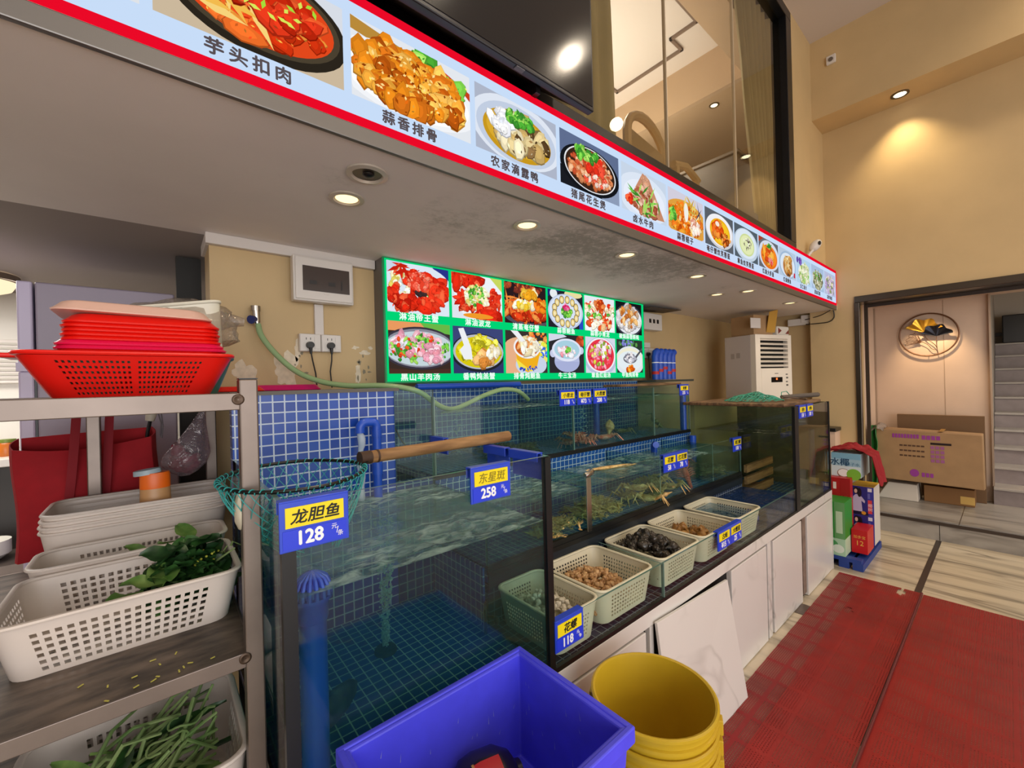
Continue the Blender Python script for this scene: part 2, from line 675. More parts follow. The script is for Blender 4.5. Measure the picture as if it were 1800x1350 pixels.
def mnode(op, a, b=None, clamp=False):
    n = nt.nodes.new('ShaderNodeMath')
    n.operation = op
    n.use_clamp = clamp
    for i, v in enumerate((a, b)):
        if v is None:
            continue
        if isinstance(v, (int, float)):
            n.inputs[i].default_value = v
        else:
            nt.links.new(v, n.inputs[i])
    return n.outputs[0]


dx = mnode('DIVIDE', mnode('SUBTRACT', sep.outputs[0], 1.75), 1.15)
dy = mnode('DIVIDE', mnode('SUBTRACT', sep.outputs[1], 1.33), 0.36)
rr = mnode('SQRT', mnode('ADD', mnode('MULTIPLY', dx, dx), mnode('MULTIPLY', dy, dy)))
zone = mnode('MULTIPLY', mnode('SUBTRACT', mnode('ADD', 1.0, mnode('MULTIPLY', mnode('SUBTRACT', n2.outputs['Fac'], 0.5), 2.2)), rr), 1.3, True)
spots = mnode('MULTIPLY', mnode('SUBTRACT', mnode('ADD', n1.outputs['Fac'], mnode('MULTIPLY', zone, 0.16)), 0.52), 7.0, True)
fac = mnode('MULTIPLY', mnode('MULTIPLY', zone, mnode('ADD', 0.25, spots)), 0.5, True)
bs = nt.nodes['Principled BSDF']
old = bs.inputs['Base Color'].links[0].from_socket
mxs = nt.nodes.new('ShaderNodeMix')
mxs.data_type = 'RGBA'
nt.links.new(fac, mxs.inputs['Factor'])
nt.links.new(old, mxs.inputs['A'])
mxs.inputs['B'].default_value = hx('#75766a')
nt.links.new(mxs.outputs['Result'], bs.inputs['Base Color'])

# ------------------------------------------------------------------ the room
ZS = 2.04     # soffit
YB = 2.08     # back wall
XW = 5.05     # right wall
ZC = 4.5      # hall ceiling


def sbox(name, x0, x1, y0, y1, z0, z1, m, bevel=0.0, parent=None):
    return struct(MB().box(x0, x1, y0, y1, z0, z1).build(name, m, bevel=bevel, parent=parent))


sbox('floor', -3.6, 8.6, -4.2, 4.8, -0.1, 0.0, M_floor)
sbox('floor_inlay', 2.0, 4.945, 0.385, 0.418, 0.0, 0.0015, M_dark)
sbox('floor_platform', 4.95, 8.6, -4.2, 1.0, 0.0, 0.17, M_greystone)
struct(MB().box(4.938, 4.95, -4.2, 0.93, 0.132, 0.156).build('nosing_shadow', M_dark))  # dark strip stands in for the shadow under the nosing
struct(MB().box(4.95, 4.953, 0.395, 0.399, 0.002, 0.13).box(4.9, 6.0, 0.28, 0.284, 0.17, 0.1712).build('trim_2', M_dark))
w = MB()
w.box(XW, XW + 0.2, 0.93, 1.29, 0, ZC + 0.2)
w.box(XW + 0.1, XW + 0.3, 1.29, 2.4, 0, 2.12)
w.box(XW, XW + 0.2, -4.2, 0.93, 2.14, ZC + 0.2)
w.box(XW + 0.2, XW + 0.3, 0.93, 1.29, 0, 2.2)
struct(w.build('wall_right', M_yellow))
sbox('beam', 4.71, XW, -4.2, 1.15, 3.78, ZC, M_yellow)
sbox('ceiling', -3.6, XW + 0.2, -4.2, 1.35, ZC, ZC + 0.1, mat('hall_ceiling_paint', '#cfc4bb', 0.7))
w = MB()
w.box(-3.6, XW, 1.15, 1.3, ZS + 0.02, 2.455)
w.box(4.07, XW, 1.15, 1.3, 2.455, ZC)
w.box(-3.6, 4.07, 1.15, 1.3, 4.42, ZC)
struct(w.build('wall_window', M_yellow))
sbox('ceiling_soffit', -3.6, XW, 1.068, 2.1, ZS, ZS + 0.05, M_soffit)
# kitchen ceiling beyond the soffit slopes gently down
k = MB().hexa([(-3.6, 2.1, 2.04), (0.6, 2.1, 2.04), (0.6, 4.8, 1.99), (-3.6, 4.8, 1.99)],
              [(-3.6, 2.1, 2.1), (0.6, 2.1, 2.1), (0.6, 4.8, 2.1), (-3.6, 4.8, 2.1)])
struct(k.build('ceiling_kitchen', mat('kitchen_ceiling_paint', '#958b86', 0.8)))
wb = sbox('wall_back', 0.165, XW + 0.1, YB, YB + 0.2, 0, ZS, M_yellow)
sbox('wall_kitchen', -3.6, 0.8, 3.75, 3.9, 0, 2.1, mat('kitchen_wall_tile', '#d8d3ca', 0.3))
sbox('wall_left', -3.7, -3.6, -4.2, 4.8, 0, 4.6, M_white)
sbox('wall_kitchen_side', 0.6, 0.7, 2.28, 3.75, 0, 2.1, M_white)
struct(MB().box(0.152, 0.845, YB - 0.03, YB, 1.995, ZS).box(0.152, 0.18, YB, YB + 0.2, 1.995, ZS).build('trim_3', M_white, bevel=0.003))


def patch(cx, cz, rx, rz, seed, n=26, tilt=0.0):
    r = random.Random(seed)
    pts = []
    for i in range(n):
        a = 2 * pi * i / n
        k = 0.72 + 0.5 * noise.noise(Vector((cos(a) * 1.4, sin(a) * 1.4, seed * 3.1))) + r.uniform(-0.1, 0.1)
        pts.append((cx + rx * k * cos(a) + tilt * sin(a) * rz, YB - 0.0012, cz + rz * k * sin(a)))
    return pts


pm = MB()
for i, (cx, cz, rx, rz) in enumerate([(0.435, 1.50, 0.075, 0.10), (0.485, 1.585, 0.02, 0.06), (0.275, 1.475, 0.055, 0.07), (0.585, 1.433, 0.045, 0.016),
                                      (0.745, 1.60, 0.022, 0.012), (0.79, 1.575, 0.04, 0.012), (0.755, 1.47, 0.022, 0.055), (0.82, 1.6, 0.015, 0.01)]):
    pm.poly(patch(cx, cz, rx, rz, i + 1), 0)
part_label(pm.build('plaster_patch', M_plaster, parent=wb), 'pale bare plaster where the yellow paint has peeled')
dm = MB()
for i in range(14):
    dm.poly(patch(rnd.uniform(0.47, 0.52) if i < 6 else rnd.uniform(0.74, 0.84), rnd.uniform(1.47, 1.57) if i < 6 else rnd.uniform(1.43, 1.6), rnd.uniform(.004, .013), rnd.uniform(.004, .02), 30 + i, 12), 0)
dm2 = dm.build('mould_stain', mat('grey_mould', '#8b8470', 0.9), parent=wb)
dm2.location.y -= 0.0008

# door opening, corridor, stairs
fr = MB()
fr.box(5.03, 5.26, -4.2, 0.932, 2.08, 2.14)
fr.box(5.03, 5.08, 0.895, 0.935, 0.17, 2.08)
struct(fr.build('door_1', M_bronze, bevel=0.004))
struct(MB().box(5.255, 5.262, -4.2, 0.9, 2.05, 2.08).box(5.25, 5.27, 0.872, 0.9, 0.17, 2.08).build('trim_4', M_dark))
cw = MB()
cw.box(5.25, 6.0, 0.95, 1.05, 0.17, 2.3)
cw.box(6.0, 6.1, 0.115, 1.05, 0.17, 2.3)
struct(cw.build('wall_corridor', M_panelwall))
struct(MB().box(5.998, 6.0, 0.415, 0.419, 0.17, 2.2).box(5.99, 6.0, 0.935, 0.95, 0.17, 2.12).box(5.97, 6.0, 0.105, 0.118, 0.17, 2.2).build('trim_5', mat('panel_seam', '#a08a76', 0.5)))
sbox('ceiling_corridor', 5.26, 6.1, -4.2, 1.05, 2.13, 2.23, M_panelwall)
M_stairwall = mat('stair_wall_panel', '#b8aea0', 0.5)
sw = MB()
sw.box(6.1, 8.5, 0.115, 0.2, 0.17, 4)
sw.box(8.4, 8.6, -4.2, 0.2, 0, 4.2)
sw.box(5.25, 8.6, -4.3, -4.2, 0, 4.2)
struct(sw.build('wall_stair', M_stairwall))
struct(MB().box(8.39, 8.4, -0.32, -0.316, 1.5, 4).box(8.37, 8.4, -4.2, 0.115, 1.86, 1.9).build('trim_6', M_dark))
sbox('ceiling_stair', 6.0, 8.6, -4.2, 0.2, 3.4, 3.5, M_stairwall)
M_riser = mat('stair_riser_stone', '#8f8482', 0.35, var=0.08, vscale=14)
M_tread = mat('stair_tread_stone', '#a9a29a', 0.35, var=0.05, vscale=9)
stairs = thing('staircase', (5.9, -1.0, 0.17), 'grey stone staircase rising beyond the doorway at the right edge', 'staircase')
for i in range(10):
    x = 5.9 + 0.245 * i
    z = 0.17 + 0.158 * i
    MB().box(x, 8.4, -2.2, 0.112, z, z + 0.158 - 0.022).build('riser', M_riser, stairs)
    MB().box(x - 0.02, 8.4, -2.2, 0.112, z + 0.136, z + 0.158).build('tread', M_tread, stairs, bevel=0.003)
bx = MB().box(8.1, 8.3, -0.18, 0.05, 1.75, 2.1).build('storage_box', M_black, bevel=0.01)
tag(bx, 'small black box standing at the top of the stairs', 'box')

# shelf stub on the yellow wall behind the big dark tank
sh = MB().box(4.85, XW, 1.06, 1.29, 0.87, 0.903).build('wall_shelf', M_black, bevel=0.003)
tag(sh, 'short black-edged wall shelf behind the far tank corner', 'shelf')
p = MB().box(4.87, XW, 1.07, 1.28, 0.6, 0.87).build('shelf_box', mat('shelf_box_pink', '#d8b9a2', 0.6), sh)

# ------------------------------------------------------------------ window above the light box
wnd = bpy.data.objects.new('window_1', None)
COL.objects.link(wnd)
wnd.location = (2, 1.15, 2.46)
wnd['kind'] = 'structure'
f = MB()
f.box(-1.5, 4.07, 1.12, 1.3, 2.455, 2.505)
f.box(3.95, 4.07, 1.12, 1.34, 2.505, 4.34)
f.box(-1.5, 4.07, 1.12, 1.3, 4.34, 4.42)
f.build('window_frame', M_blackframe, wnd, bevel=0.004)
M_winglass = clear_mat('window_glass', '#f0ebe0', 1.2, 0.01)
for a, b in ((-1.5, 0.6), (0.604, 2.126), (2.13, 3.016), (3.02, 3.95)):
    MB().box(a, b, 1.17, 1.178, 2.5, 4.34).build('window_pane', M_winglass, wnd)
for x in (2.128, 3.018):
    MB().box(x - 0.003, x + 0.003, 1.165, 1.183, 2.5, 4.34).build('glass_joint', mat('joint_edge', '#c9b79a', 0.3), wnd)

# the dining room upstairs, seen through the window
M_upwall = mat('upstairs_wall', '#b89a74', 0.6)
sbox('floor_upstairs', -2, 6.5, 1.3, 4.8, 2.2, 2.3, mat('upstairs_floor', '#5a4633', 0.5))
uw = MB()
uw.box(-2, 6.5, 4.7, 4.8, 2.3, 4.8)
uw.box(6.4, 6.5, 1.3, 4.8, 2.3, 4.8)
uw.box(-2.1, -2, 1.3, 4.8, 2.3, 4.8)
struct(uw.build('wall_upstairs', M_upwall))
us = MB()
us.box(-2, 6.5, 1.3, 1.53, 4.2, 4.75)
us.box(4.2, 6.5, 1.53, 4.8, 4.2, 4.75)
us.box(-2, 0.9, 1.53, 4.8, 4.2, 4.75)
us.box(0.9, 4.2, 3.4, 4.8, 4.2, 4.75)
struct(us.build('ceiling_upstairs', mat('upstairs_soffit', '#cbb293', 0.6)))
sbox('ceiling_tray', 0.5, 4.6, 1.4, 3.8, 4.62, 4.75, mat('tray_white', '#e6e2de', 0.6))
ml = MB()
zz = 4.615
path = [(1.2, 1.75), (3.2, 1.75), (3.75, 1.75), (3.75, 2.0), (3.95, 2.0), (3.95, 2.75), (3.75, 2.75), (3.75, 3.05), (1.2, 3.05)]
for a, b in zip(path[:-1], path[1:]):
    ml.box(min(a[0], b[0]) - 0.012, max(a[0], b[0]) + 0.012, min(a[1], b[1]) - 0.012, max(a[1], b[1]) + 0.012, zz - 0.02, zz + 0.01)
struct(ml.build('trim_7', mat('molding_brown', '#7d6c60', 0.5)))
cab = thing('sideboard', (4.6, 2.0, 2.3), 'tall dark brown cabinet in the upstairs room behind the window', 'cabinet')
MB().box(4.16, 5.4, 1.6, 2.6, 2.3, 3.5).build('cabinet_body', mat('dark_brown_panel', '#3b2e22', 0.35), cab)
MB().box(4.14, 5.42, 1.58, 2.62, 3.5, 3.53).build('cabinet_top', mat('dark_brown_top', '#4a3a2c', 0.4), cab, bevel=0.005)
M_chair = mat('cream_chair_wood', '#c9ae86', 0.45)


def up_chair(x, y, w, h, label, arch, rz=0.0):
    c = thing('dining_chair', (x, y, 2.3), label, 'chair', rotz=rz)
    hw = w / 2
    MB().box(-hw, hw, 0, 0.45, 0.42, 0.47).build('seat', M_chair, c, local=True, bevel=0.015)
    for sx in (-1, 1):
        for yy in (0.03, 0.42):
            MB().box(sx * (hw - 0.02) - 0.02, sx * (hw - 0.02) + 0.02, yy - 0.02, yy + 0.02, 0, 0.43).build('leg', M_chair, c, local=True)
    if arch:
        pts = [(-hw, 0, 0.45), (-hw, 0, h - 0.18)] + [(-hw * cos(pi * i / 10), 0, h - 0.18 + 0.18 * sin(pi * i / 10)) for i in range(11)] + [(hw, 0, 0.45)]
        MB().tube(pts, 0.03, 8).build('backrest', M_chair, c, local=True, smooth=True)
        MB().box(-hw + .03, hw - .03, -0.012, 0.012, 0.55, h - 0.16).build('back_panel', mat('chair_pad', '#b09a7a', 0.7), c, local=True)
    else:
        m = MB()
        m.tube([(-hw - .02, 0, h - 0.05), (0, 0.0, h), (hw + .02, 0, h - 0.05)], 0.026, 8)
        m.box(-hw, -hw + .04, -0.02, .02, 0.45, h - .05)
        m.box(hw - .04, hw, -0.02, .02, 0.45, h - .05)
        m.build('backrest', M_chair, c, local=True, smooth=True)
        MB().box(-hw + .05, hw - .05, -0.01, .01, 0.5, h - .12).build('back_panel', mat('dark_chair_panel', '#5d5346', 0.6), c, local=True)
    return c


up_chair(2.66, 1.62, 0.55, 0.93, 'cream chair with rounded arched back behind the window glass', True, 0.1)
up_chair(3.1, 1.56, 0.38, 0.72, 'cream chair with straight top rail behind the window glass', False, 0.05)


def curtain(label, pts_top, amp, waves, x0t, x1t, x0b, x1b, y, z0, z1, seed):
    def fn(u, v):
        xa, xb = x0b + (x0t - x0b) * v, x1b + (x1t - x1b) * v
        return (xa + (xb - xa) * u, y + amp * sin(u * waves * 2 * pi + seed) + 0.01 * noise.noise(Vector((u * 5, v * 3, seed))), z0 + (z1 - z0) * v)
    o = MB().grid(fn, waves * 12, 12).build('curtain', M_curtain, smooth=True, solid=0.003)
    tag(o, label, 'curtain')
    return o


curtain('olive curtain hanging beside the television behind the glass', None, 0.025, 5, 1.2, 1.72, 1.2, 1.76, 1.235, 2.5, 4.33, 1.0)
curtain('olive curtain gathered at the right end of the window', None, 0.03, 5, 3.42, 3.94, 3.7, 3.93, 1.245, 2.5, 4.33, 2.2)
curtain('grey curtain edge hanging inside the first fold', None, 0.02, 2, 3.3, 3.42, 3.62, 3.7, 1.255, 2.7, 4.33, 0.2)
M_spot = emat('halogen_glow', '#fff0c8', 6.0)


def ceiling_spot(x, y, z, label, r=0.04, spotw=6.0, grp='spotlights added upstairs', ring=M_bronze, glow=M_spot, col=(1, 0.85, 0.6), tgt=None, ang=80):
    t = thing('spotlight', (x, y, z), label, 'light', grp)
    MB().lathe([(r * 1.35, -0.001), (r * 1.35, -0.006), (r, -0.008), (r * 0.9, -0.002)], 20, (x, y, z)).build('trim_ring', ring, t, smooth=True)
    MB().lathe([(0.0001, -0.004), (r * 0.9, -0.004)], 20, (x, y, z)).build('bulb', glow, t)
    if spotw:
        lamp('spot_beam', 'SPOT', (x, y, z - 0.015), spotw, col, r * 0.7, target=tgt or (x, y, 0), spot=ang, blend=0.9)
    return t


for x, y in ((3.86, 1.4), (4.4, 1.9), (4.7, 3.0)):  # added fittings in place of spots reflected in the window glass
    ceiling_spot(x, y, 4.2, 'small bright spotlight added upstairs for a glint reflected in the window', 0.035, 5)
ceiling_spot(4.87, 0.56, 3.78, 'single warm spotlight under the yellow beam', 0.045, 30, None, tgt=(5.05, 0.5, 2.2), ang=95, col=(1, 0.78, 0.45))
sn = thing('alarm_sensor', (4.71, 0.99, 4.24), 'small white sensor box on the face of the yellow beam', 'sensor')
MB().box(4.685, 4.71, 0.955, 1.025, 4.215, 4.29).build('sensor_body', M_whiteplastic, sn, bevel=0.006)
MB().cyl((4.684, 0.99, 4.25), (4.678, 0.99, 4.25), 0.018, n=14).build('sensor_eye', mat('sensor_grey', '#6a6058', 0.4), sn)

# dome camera above the right end of the light box
cm = thing('security_camera', (4.42, 1.1, 2.41), 'small white security camera on top of the light box', 'camera')
MB().tube([(4.35, 1.12, 2.41), (4.36, 1.11, 2.46), (4.39, 1.09, 2.5)], 0.012, 8).build('bracket', M_whiteplastic, cm, smooth=True)
MB().blob((4.43, 1.08, 2.545), (0.04, 0.04, 0.062), EUL(0.5, 0.5, 0), 14, 10).build('camera_body', M_whiteplastic, cm, smooth=True)
MB().blob((4.408, 1.042, 2.555), (0.012, 0.012, 0.018), None, 10, 6).build('camera_lens', M_black, cm, smooth=True)

# ------------------------------------------------------------------ television
tv = thing('television', (0.6, 1.04, 2.42), 'large black television mounted above the light box', 'television')
MB().box(-0.25, 1.285, 1.0, 1.03, 2.425, 3.3).build('screen_frame', mat('tv_bezel', '#15151c', 0.3), tv, bevel=0.004)
MB().box(-0.235, 1.275, 0.9985, 1.0, 2.44, 3.29).build('screen', mat('tv_screen', '#0b0b0d', 0.12, spec=0.6), tv)
t = MB()
t.hexa([(-0.2, 1.03, 2.43), (1.25, 1.03, 2.43), (1.05, 1.13, 2.5), (-0.1, 1.13, 2.5)], [(-0.2, 1.03, 3.28), (1.25, 1.03, 3.28), (1.05, 1.13, 3.1), (-0.1, 1.13, 3.1)])
t.build('rear_housing', M_black, tv, bevel=0.01)
M_tvg = mat('tv_grey', '#55545a', 0.4)
MB().box(0.22, 0.36, 1.003, 1.02, 2.4215, 2.4255).build('control_strip', M_tvg, tv)
MB().box(0.9, 0.935, 1.003, 1.02, 2.422, 2.4255).build('infrared_eye', M_tvg, tv)
MB().box(1.02, 1.04, 1.04, 1.12, 2.41, 2.47).build('wall_bracket', M_black, tv)
# ------------------------------------------------------------------ printed dish photographs (flat film in the backlit signs)


def picture(w, h, seed, bg, layers, lit=True):
    """one printed picture: layers of coloured shapes on a card, x right, y up, 0..1"""
    r = random.Random(seed)
    mb = MB()
    asp = w / h
    n = [0]

    def put(pts, col):
        n[0] += 1
        y = -0.0006 - n[0] * 0.0000012
        q = [(min(max(a, 0), 1), min(max(b, 0), 1)) for a, b in pts]
        mb.poly([(a * w, y, b * h) for a, b in q], 0, col)

    def shade(c, k):
        return tuple(max(0, min(1, x * k)) for x in c[:3]) + (1,)
    put([(0, 0), (1, 0), (1, 1), (0, 1)], hx(bg))
    for L in layers:
        k = L[0]
        if k == 'e':
            _, cx, cy, rx, ry, c = L
            put([(cx + rx * cos(2 * pi * i / 40), cy + ry * sin(2 * pi * i / 40)) for i in range(40)], hx(c))
        elif k == 'r':
            _, x0, y0, x1, y1, c = L
            put([(x0, y0), (x1, y0), (x1, y1), (x0, y1)], hx(c))
        elif k == 'p':
            put(L[1], hx(L[2]))
        elif k == 'b':
            _, cnt, cx, cy, rx, ry, sz, pal = L[:8]
            el = L[8] if len(L) > 8 else 1.4
            items = []
            cnt = int(cnt * 1.6)
            sz = sz * 0.8
            for i in range(cnt):
                a, d = r.uniform(0, 2 * pi), sqrt(r.random())
                items.append((cx + rx * d * cos(a), cy + ry * d * sin(a)))
            items.sort(key=lambda t: -t[1])
            for (x, y) in items:
                s = sz * r.uniform(0.6, 1.3)
                e = r.uniform(1, el)
                rot = r.uniform(0, pi)
                m = r.choice((7, 8, 9))
                c = hx(r.choice(pal))
                c = shade(c, r.uniform(0.8, 1.15))
                base = [(cos(2 * pi * j / m) * s * e * r.uniform(0.75, 1.15), sin(2 * pi * j / m) * s * r.uniform(0.75, 1.15)) for j in range(m)]

                def tr(dx, dy, kk):
                    return [(x + dx + (bx * cos(rot) - by * sin(rot)) * kk, y + dy + (bx * sin(rot) + by * cos(rot)) * kk * asp) for bx, by in base]
                put(tr(0, -s * 0.2, 1.08), shade(c, 0.5))
                put(tr(0, 0, 1.0), c)
                put(tr(-s * 0.12, s * 0.2, 0.6), shade(c, 1.22))
                for _q in range(3):     # small flecks of crust, gloss and garnish
                    fx, fy = x + r.uniform(-.8, .8) * s * e, y + r.uniform(-.7, .7) * s * asp
                    fs_ = s * r.uniform(.1, .24)
                    fr_ = r.uniform(0, pi)
                    cc = shade(hx(r.choice(pal)), r.choice((0.5, 0.7, 1.3, 1.7)))
                    put([(fx + fs_ * 1.6 * cos(fr_ + t_ * 1.57) * (1 if t_ % 2 == 0 else .45), fy + fs_ * asp * 1.6 * sin(fr_ + t_ * 1.57) * (1 if t_ % 2 == 0 else .45)) for t_ in range(4)], cc)
        elif k == 's':
            _, cnt, cx, cy, rx, ry, ln, wd, pal = L
            for i in range(cnt):
                a, d = r.uniform(0, 2 * pi), sqrt(r.random())
                x, y = cx + rx * d * cos(a), cy + ry * d * sin(a)
                rot = r.uniform(0, pi)
                u, v = cos(rot) * ln * r.uniform(.6, 1.2), sin(rot) * ln * asp * r.uniform(.6, 1.2)
                p, q = -sin(rot) * wd, cos(rot) * wd * asp
                put([(x - u, y - v), (x + p, y + q), (x + u, y + v), (x - p, y - q)], hx(r.choice(pal)))
        elif k == 'ring':
            _, cnt, cx, cy, rx, ry, sz, pal = L
            for i in range(cnt):
                a = 2 * pi * i / cnt
                x, y = cx + rx * cos(a), cy + ry * sin(a)
                for kk, c in ((1.2, pal[0]), (1.0, pal[1]), (0.55, pal[2])):
                    put([(x + sz * kk * cos(2 * pi * j / 10), y + sz * kk * asp * sin(2 * pi * j / 10) * 1.15) for j in range(10)], hx(c))
    return mb


RED = ['#e8391f', '#d92a14', '#f0603a', '#c42010']
ORG = ['#f08a1e', '#e06a10', '#f5a838', '#c9520c', '#ee7c22']
FRY = ['#e98a1c', '#d8721a', '#f2a93c', '#b9560f', '#ffc25a']
GRN = ['#4fae35', '#7bcb48', '#3a8a2c', '#a6dc62']
PINK = ['#f0b8c4', '#e59cb0', '#f7d8de', '#d98a98']
CRM = ['#f4ead0', '#efe0b4', '#fff8e6', '#dcc890']
BRN = ['#8a4a1e', '#6d3614', '#a8642c', '#c08040']
WHT = ['#f4f4fa', '#ffffff', '#dfe4ee']

FASCIA = [
    ('', '#dfe3e8', [('e', .5, .5, .42, .42, '#f8f8f8'), ('b', 60, .5, .5, .32, .32, .05, GRN)]),
    ('芋头扣肉', '#cbb89c', [('r', 0, .62, 1, 1, '#d8dde6'), ('e', .53, .5, .50, .53, '#2a241c'), ('e', .52, .53, .46, .47, '#4a4030'), ('e', .52, .53, .42, .42, '#e2481c'),
                          ('b', 60, .5, .5, .36, .34, .05, ['#e2481c', '#f0702a', '#c8300e', '#f59a3c'], 2.4), ('s', 8, .4, .42, .22, .2, .16, .03, ['#f7d37a', '#f3bb4e']),
                          ('b', 26, .62, .62, .22, .2, .07, ['#d8361a', '#b8240c', '#e85a2a'], 2.2), ('s', 18, .6, .66, .26, .2, .03, .014, ['#a6dc3a', '#d8e85a'])]),
    ('蒜香排骨', '#e4e8ee', [('p', [(0, .83), (1, .6), (1, .74), (0, 1)], '#b98a3a'), ('p', [(.55, 1), (1, .75), (1, .55), (.5, .8)], '#c8401e'), ('e', .45, .42, .62, .46, '#f2f4f8'), ('e', .45, .42, .54, .40, '#ffffff'),
                          ('b', 10, .55, .85, .12, .08, .06, GRN, 2.0), ('e', .72, .80, .09, .09, '#e02a18'), ('b', 7, .8, .7, .1, .1, .06, ['#f4e24a', '#7bcb48'], 2.2),
                          ('b', 95, .48, .48, .44, .36, .075, FRY, 2.0), ('s', 60, .48, .48, .42, .34, .02, .01, ['#ffdf90', '#8a3a08'])]),
    ('农家滴露鸭', '#aeb6c8', [('e', .5, .5, .56, .55, '#dfe6f2'), ('e', .5, .47, .49, .48, '#c2cee2'), ('e', .5, .45, .42, .40, '#c8981e'), ('e', .5, .47, .38, .34, '#d9aa30'),
                           ('b', 36, .54, .48, .30, .26, .085, ['#8a6a42', '#d9c48e', '#5a4226', '#c9a866', '#efe2bc'], 1.8), ('b', 12, .3, .6, .12, .14, .06, WHT, 1.8),
                           ('b', 22, .52, .74, .16, .1, .035, GRN, 2.6)]),
    ('猪尾花生煲', '#8d9cb8', [('r', 0, .55, 1, 1, '#5f6e90'), ('p', [(0, .35), (.7, 0), (0, 0)], '#1a1c22'), ('e', .5, .45, .5, .46, '#15171c'), ('e', .5, .47, .44, .42, '#e6e8ec'), ('e', .5, .47, .42, .40, '#3a2418'),
                           ('b', 85, .5, .48, .37, .33, .042, ['#d88a5a', '#c8683a', '#e8b088', '#b84a2a']), ('b', 16, .56, .58, .16, .16, .06, ['#e0321e', '#f05038']), ('b', 14, .42, .74, .22, .1, .05, GRN, 1.8), ('b', 20, .6, .3, .22, .1, .03, ['#f2d8c8', '#e8543a'])]),
    ('卤水牛肉', '#c8d6e8', [('e', .5, .42, .58, .52, '#dce6f4'), ('e', .5, .40, .46, .40, '#e8eefa'), ('p', [(.12, .2), (.45, .97), (.6, .9), (.95, .08), (.5, .02)], '#c88a6a'),
                          ('b', 46, .48, .34, .28, .26, .06, ['#d8a088', '#b8684a', '#e8c4ac', '#9a4a30'], 1.9), ('b', 12, .5, .72, .08, .18, .05, ['#d09878', '#e0b49a'], 1.8), ('s', 22, .5, .35, .34, .34, .12, .016, GRN), ('b', 8, .16, .28, .06, .08, .04, RED)]),
    ('蒜蓉蛏子', '#d2cedd', [('e', .5, .35, .62, .5, '#e0a040'), ('b', 110, .46, .36, .48, .36, .05, ORG + ['#f8d8a0'], 2.2), ('b', 12, .12, .4, .1, .12, .05, GRN), ('s', 12, .55, .75, .2, .16, .16, .02, ['#e8d070', '#c8a040']),
                          ('e', .48, .56, .06, .24, '#f2efe6'), ('b', 9, .75, .3, .12, .14, .07, ['#f8ded0', '#e89a80'], 1.6), ('s', 2, .85, .66, .02, .03, .16, .014, ['#4a4458'])]),
    ('奄仔蟹炆芙蓉蛋', '#5a6068', [('e', .52, .48, .50, .47, '#cfd0d6'), ('e', .5, .52, .46, .44, '#f0f0f4'), ('e', .52, .48, .36, .37, '#efb018'), ('e', .52, .48, .32, .32, '#f6c428'),
                              ('b', 20, .42, .55, .17, .2, .07, ['#e8641e', '#d8480e', '#f09038'], 1.8), ('b', 16, .68, .32, .12, .16, .055, ['#d8601e', '#8a3a0e', '#f0a048'], 2.2), ('e', .42, .68, .07, .07, '#f8e8d8')]),
    ('章鱼炆芙蓉蛋', '#55606a', [('e', .5, .47, .52, .5, '#c2d2e2'), ('e', .49, .5, .46, .44, '#dce8f4'), ('e', .52, .48, .32, .34, '#cfdc9a'), ('e', .52, .48, .28, .29, '#e2eab4'), ('s', 26, .54, .52, .17, .17, .05, .014, ['#5a5048', '#8a8478', '#f6f6ea'])]),
    ('红烧大虾皇', '#6a6a70', [('p', [(0, .8), (.25, 1), (0, 1)], '#a8402a'), ('e', .52, .48, .52, .5, '#d4dcea'), ('e', .52, .44, .42, .4, '#e8721a'), ('e', .52, .46, .38, .34, '#f58a24'),
                           ('b', 16, .5, .5, .2, .2, .09, ['#f2a83a', '#e0601a', '#d84a1a', '#f6c058'], 2.4), ('b', 6, .55, .3, .14, .07, .05, ['#e03a2a', '#f08a80']), ('s', 8, .55, .8, .1, .08, .1, .03, GRN)]),
    ('红烧鲍鱼', '#b8cade', [('e', .5, .46, .5, .5, '#9fb8d4'), ('e', .5, .46, .44, .44, '#dbe6f2'), ('e', .5, .42, .28, .38, '#b8763a'), ('b', 26, .5, .48, .2, .33, .08, ['#e0b878', '#c89048', '#a86828', '#f2d8a0'], 2.2), ('r', .86, .08, .95, .26, '#c8203a'), ('s', 5, .5, .1, .1, .04, .06, .015, ['#2a2430'])]),
    ('五仁鱼片', '#b4d2ea', [('e', .55, .4, .44, .42, '#dcebf6'), ('b', 70, .55, .42, .32, .36, .06, ['#e8e8c8', '#d6dca8', '#f4f2de', '#a8c070'], 2.6), ('b', 8, .18, .86, .14, .1, .05, ['#7a5ab0', '#5a3a98']), ('s', 20, .55, .35, .28, .26, .06, .012, GRN)]),
    ('葱油花螺', '#a9bfdc', [('e', .5, .42, .5, .42, '#c8d8ea'), ('b', 90, .5, .46, .38, .4, .05, ['#6a6a4a', '#4a4a34', '#8a8a60', '#a8a880', '#e0dcc0'], 1.6), ('s', 24, .5, .6, .3, .2, .05, .014, GRN)]),
    ('凉拌海蜇', '#b9c0dc', [('e', .5, .45, .46, .44, '#dcd6ea'), ('b', 60, .52, .46, .36, .36, .06, ['#c0a8d0', '#d8c8e0', '#a890b8', '#e0d8c0', '#8a9a5a'], 2.4), ('s', 26, .5, .55, .3, .26, .06, .012, ['#4a6a2a', '#5a4a78', '#d8c86a'])]),
]

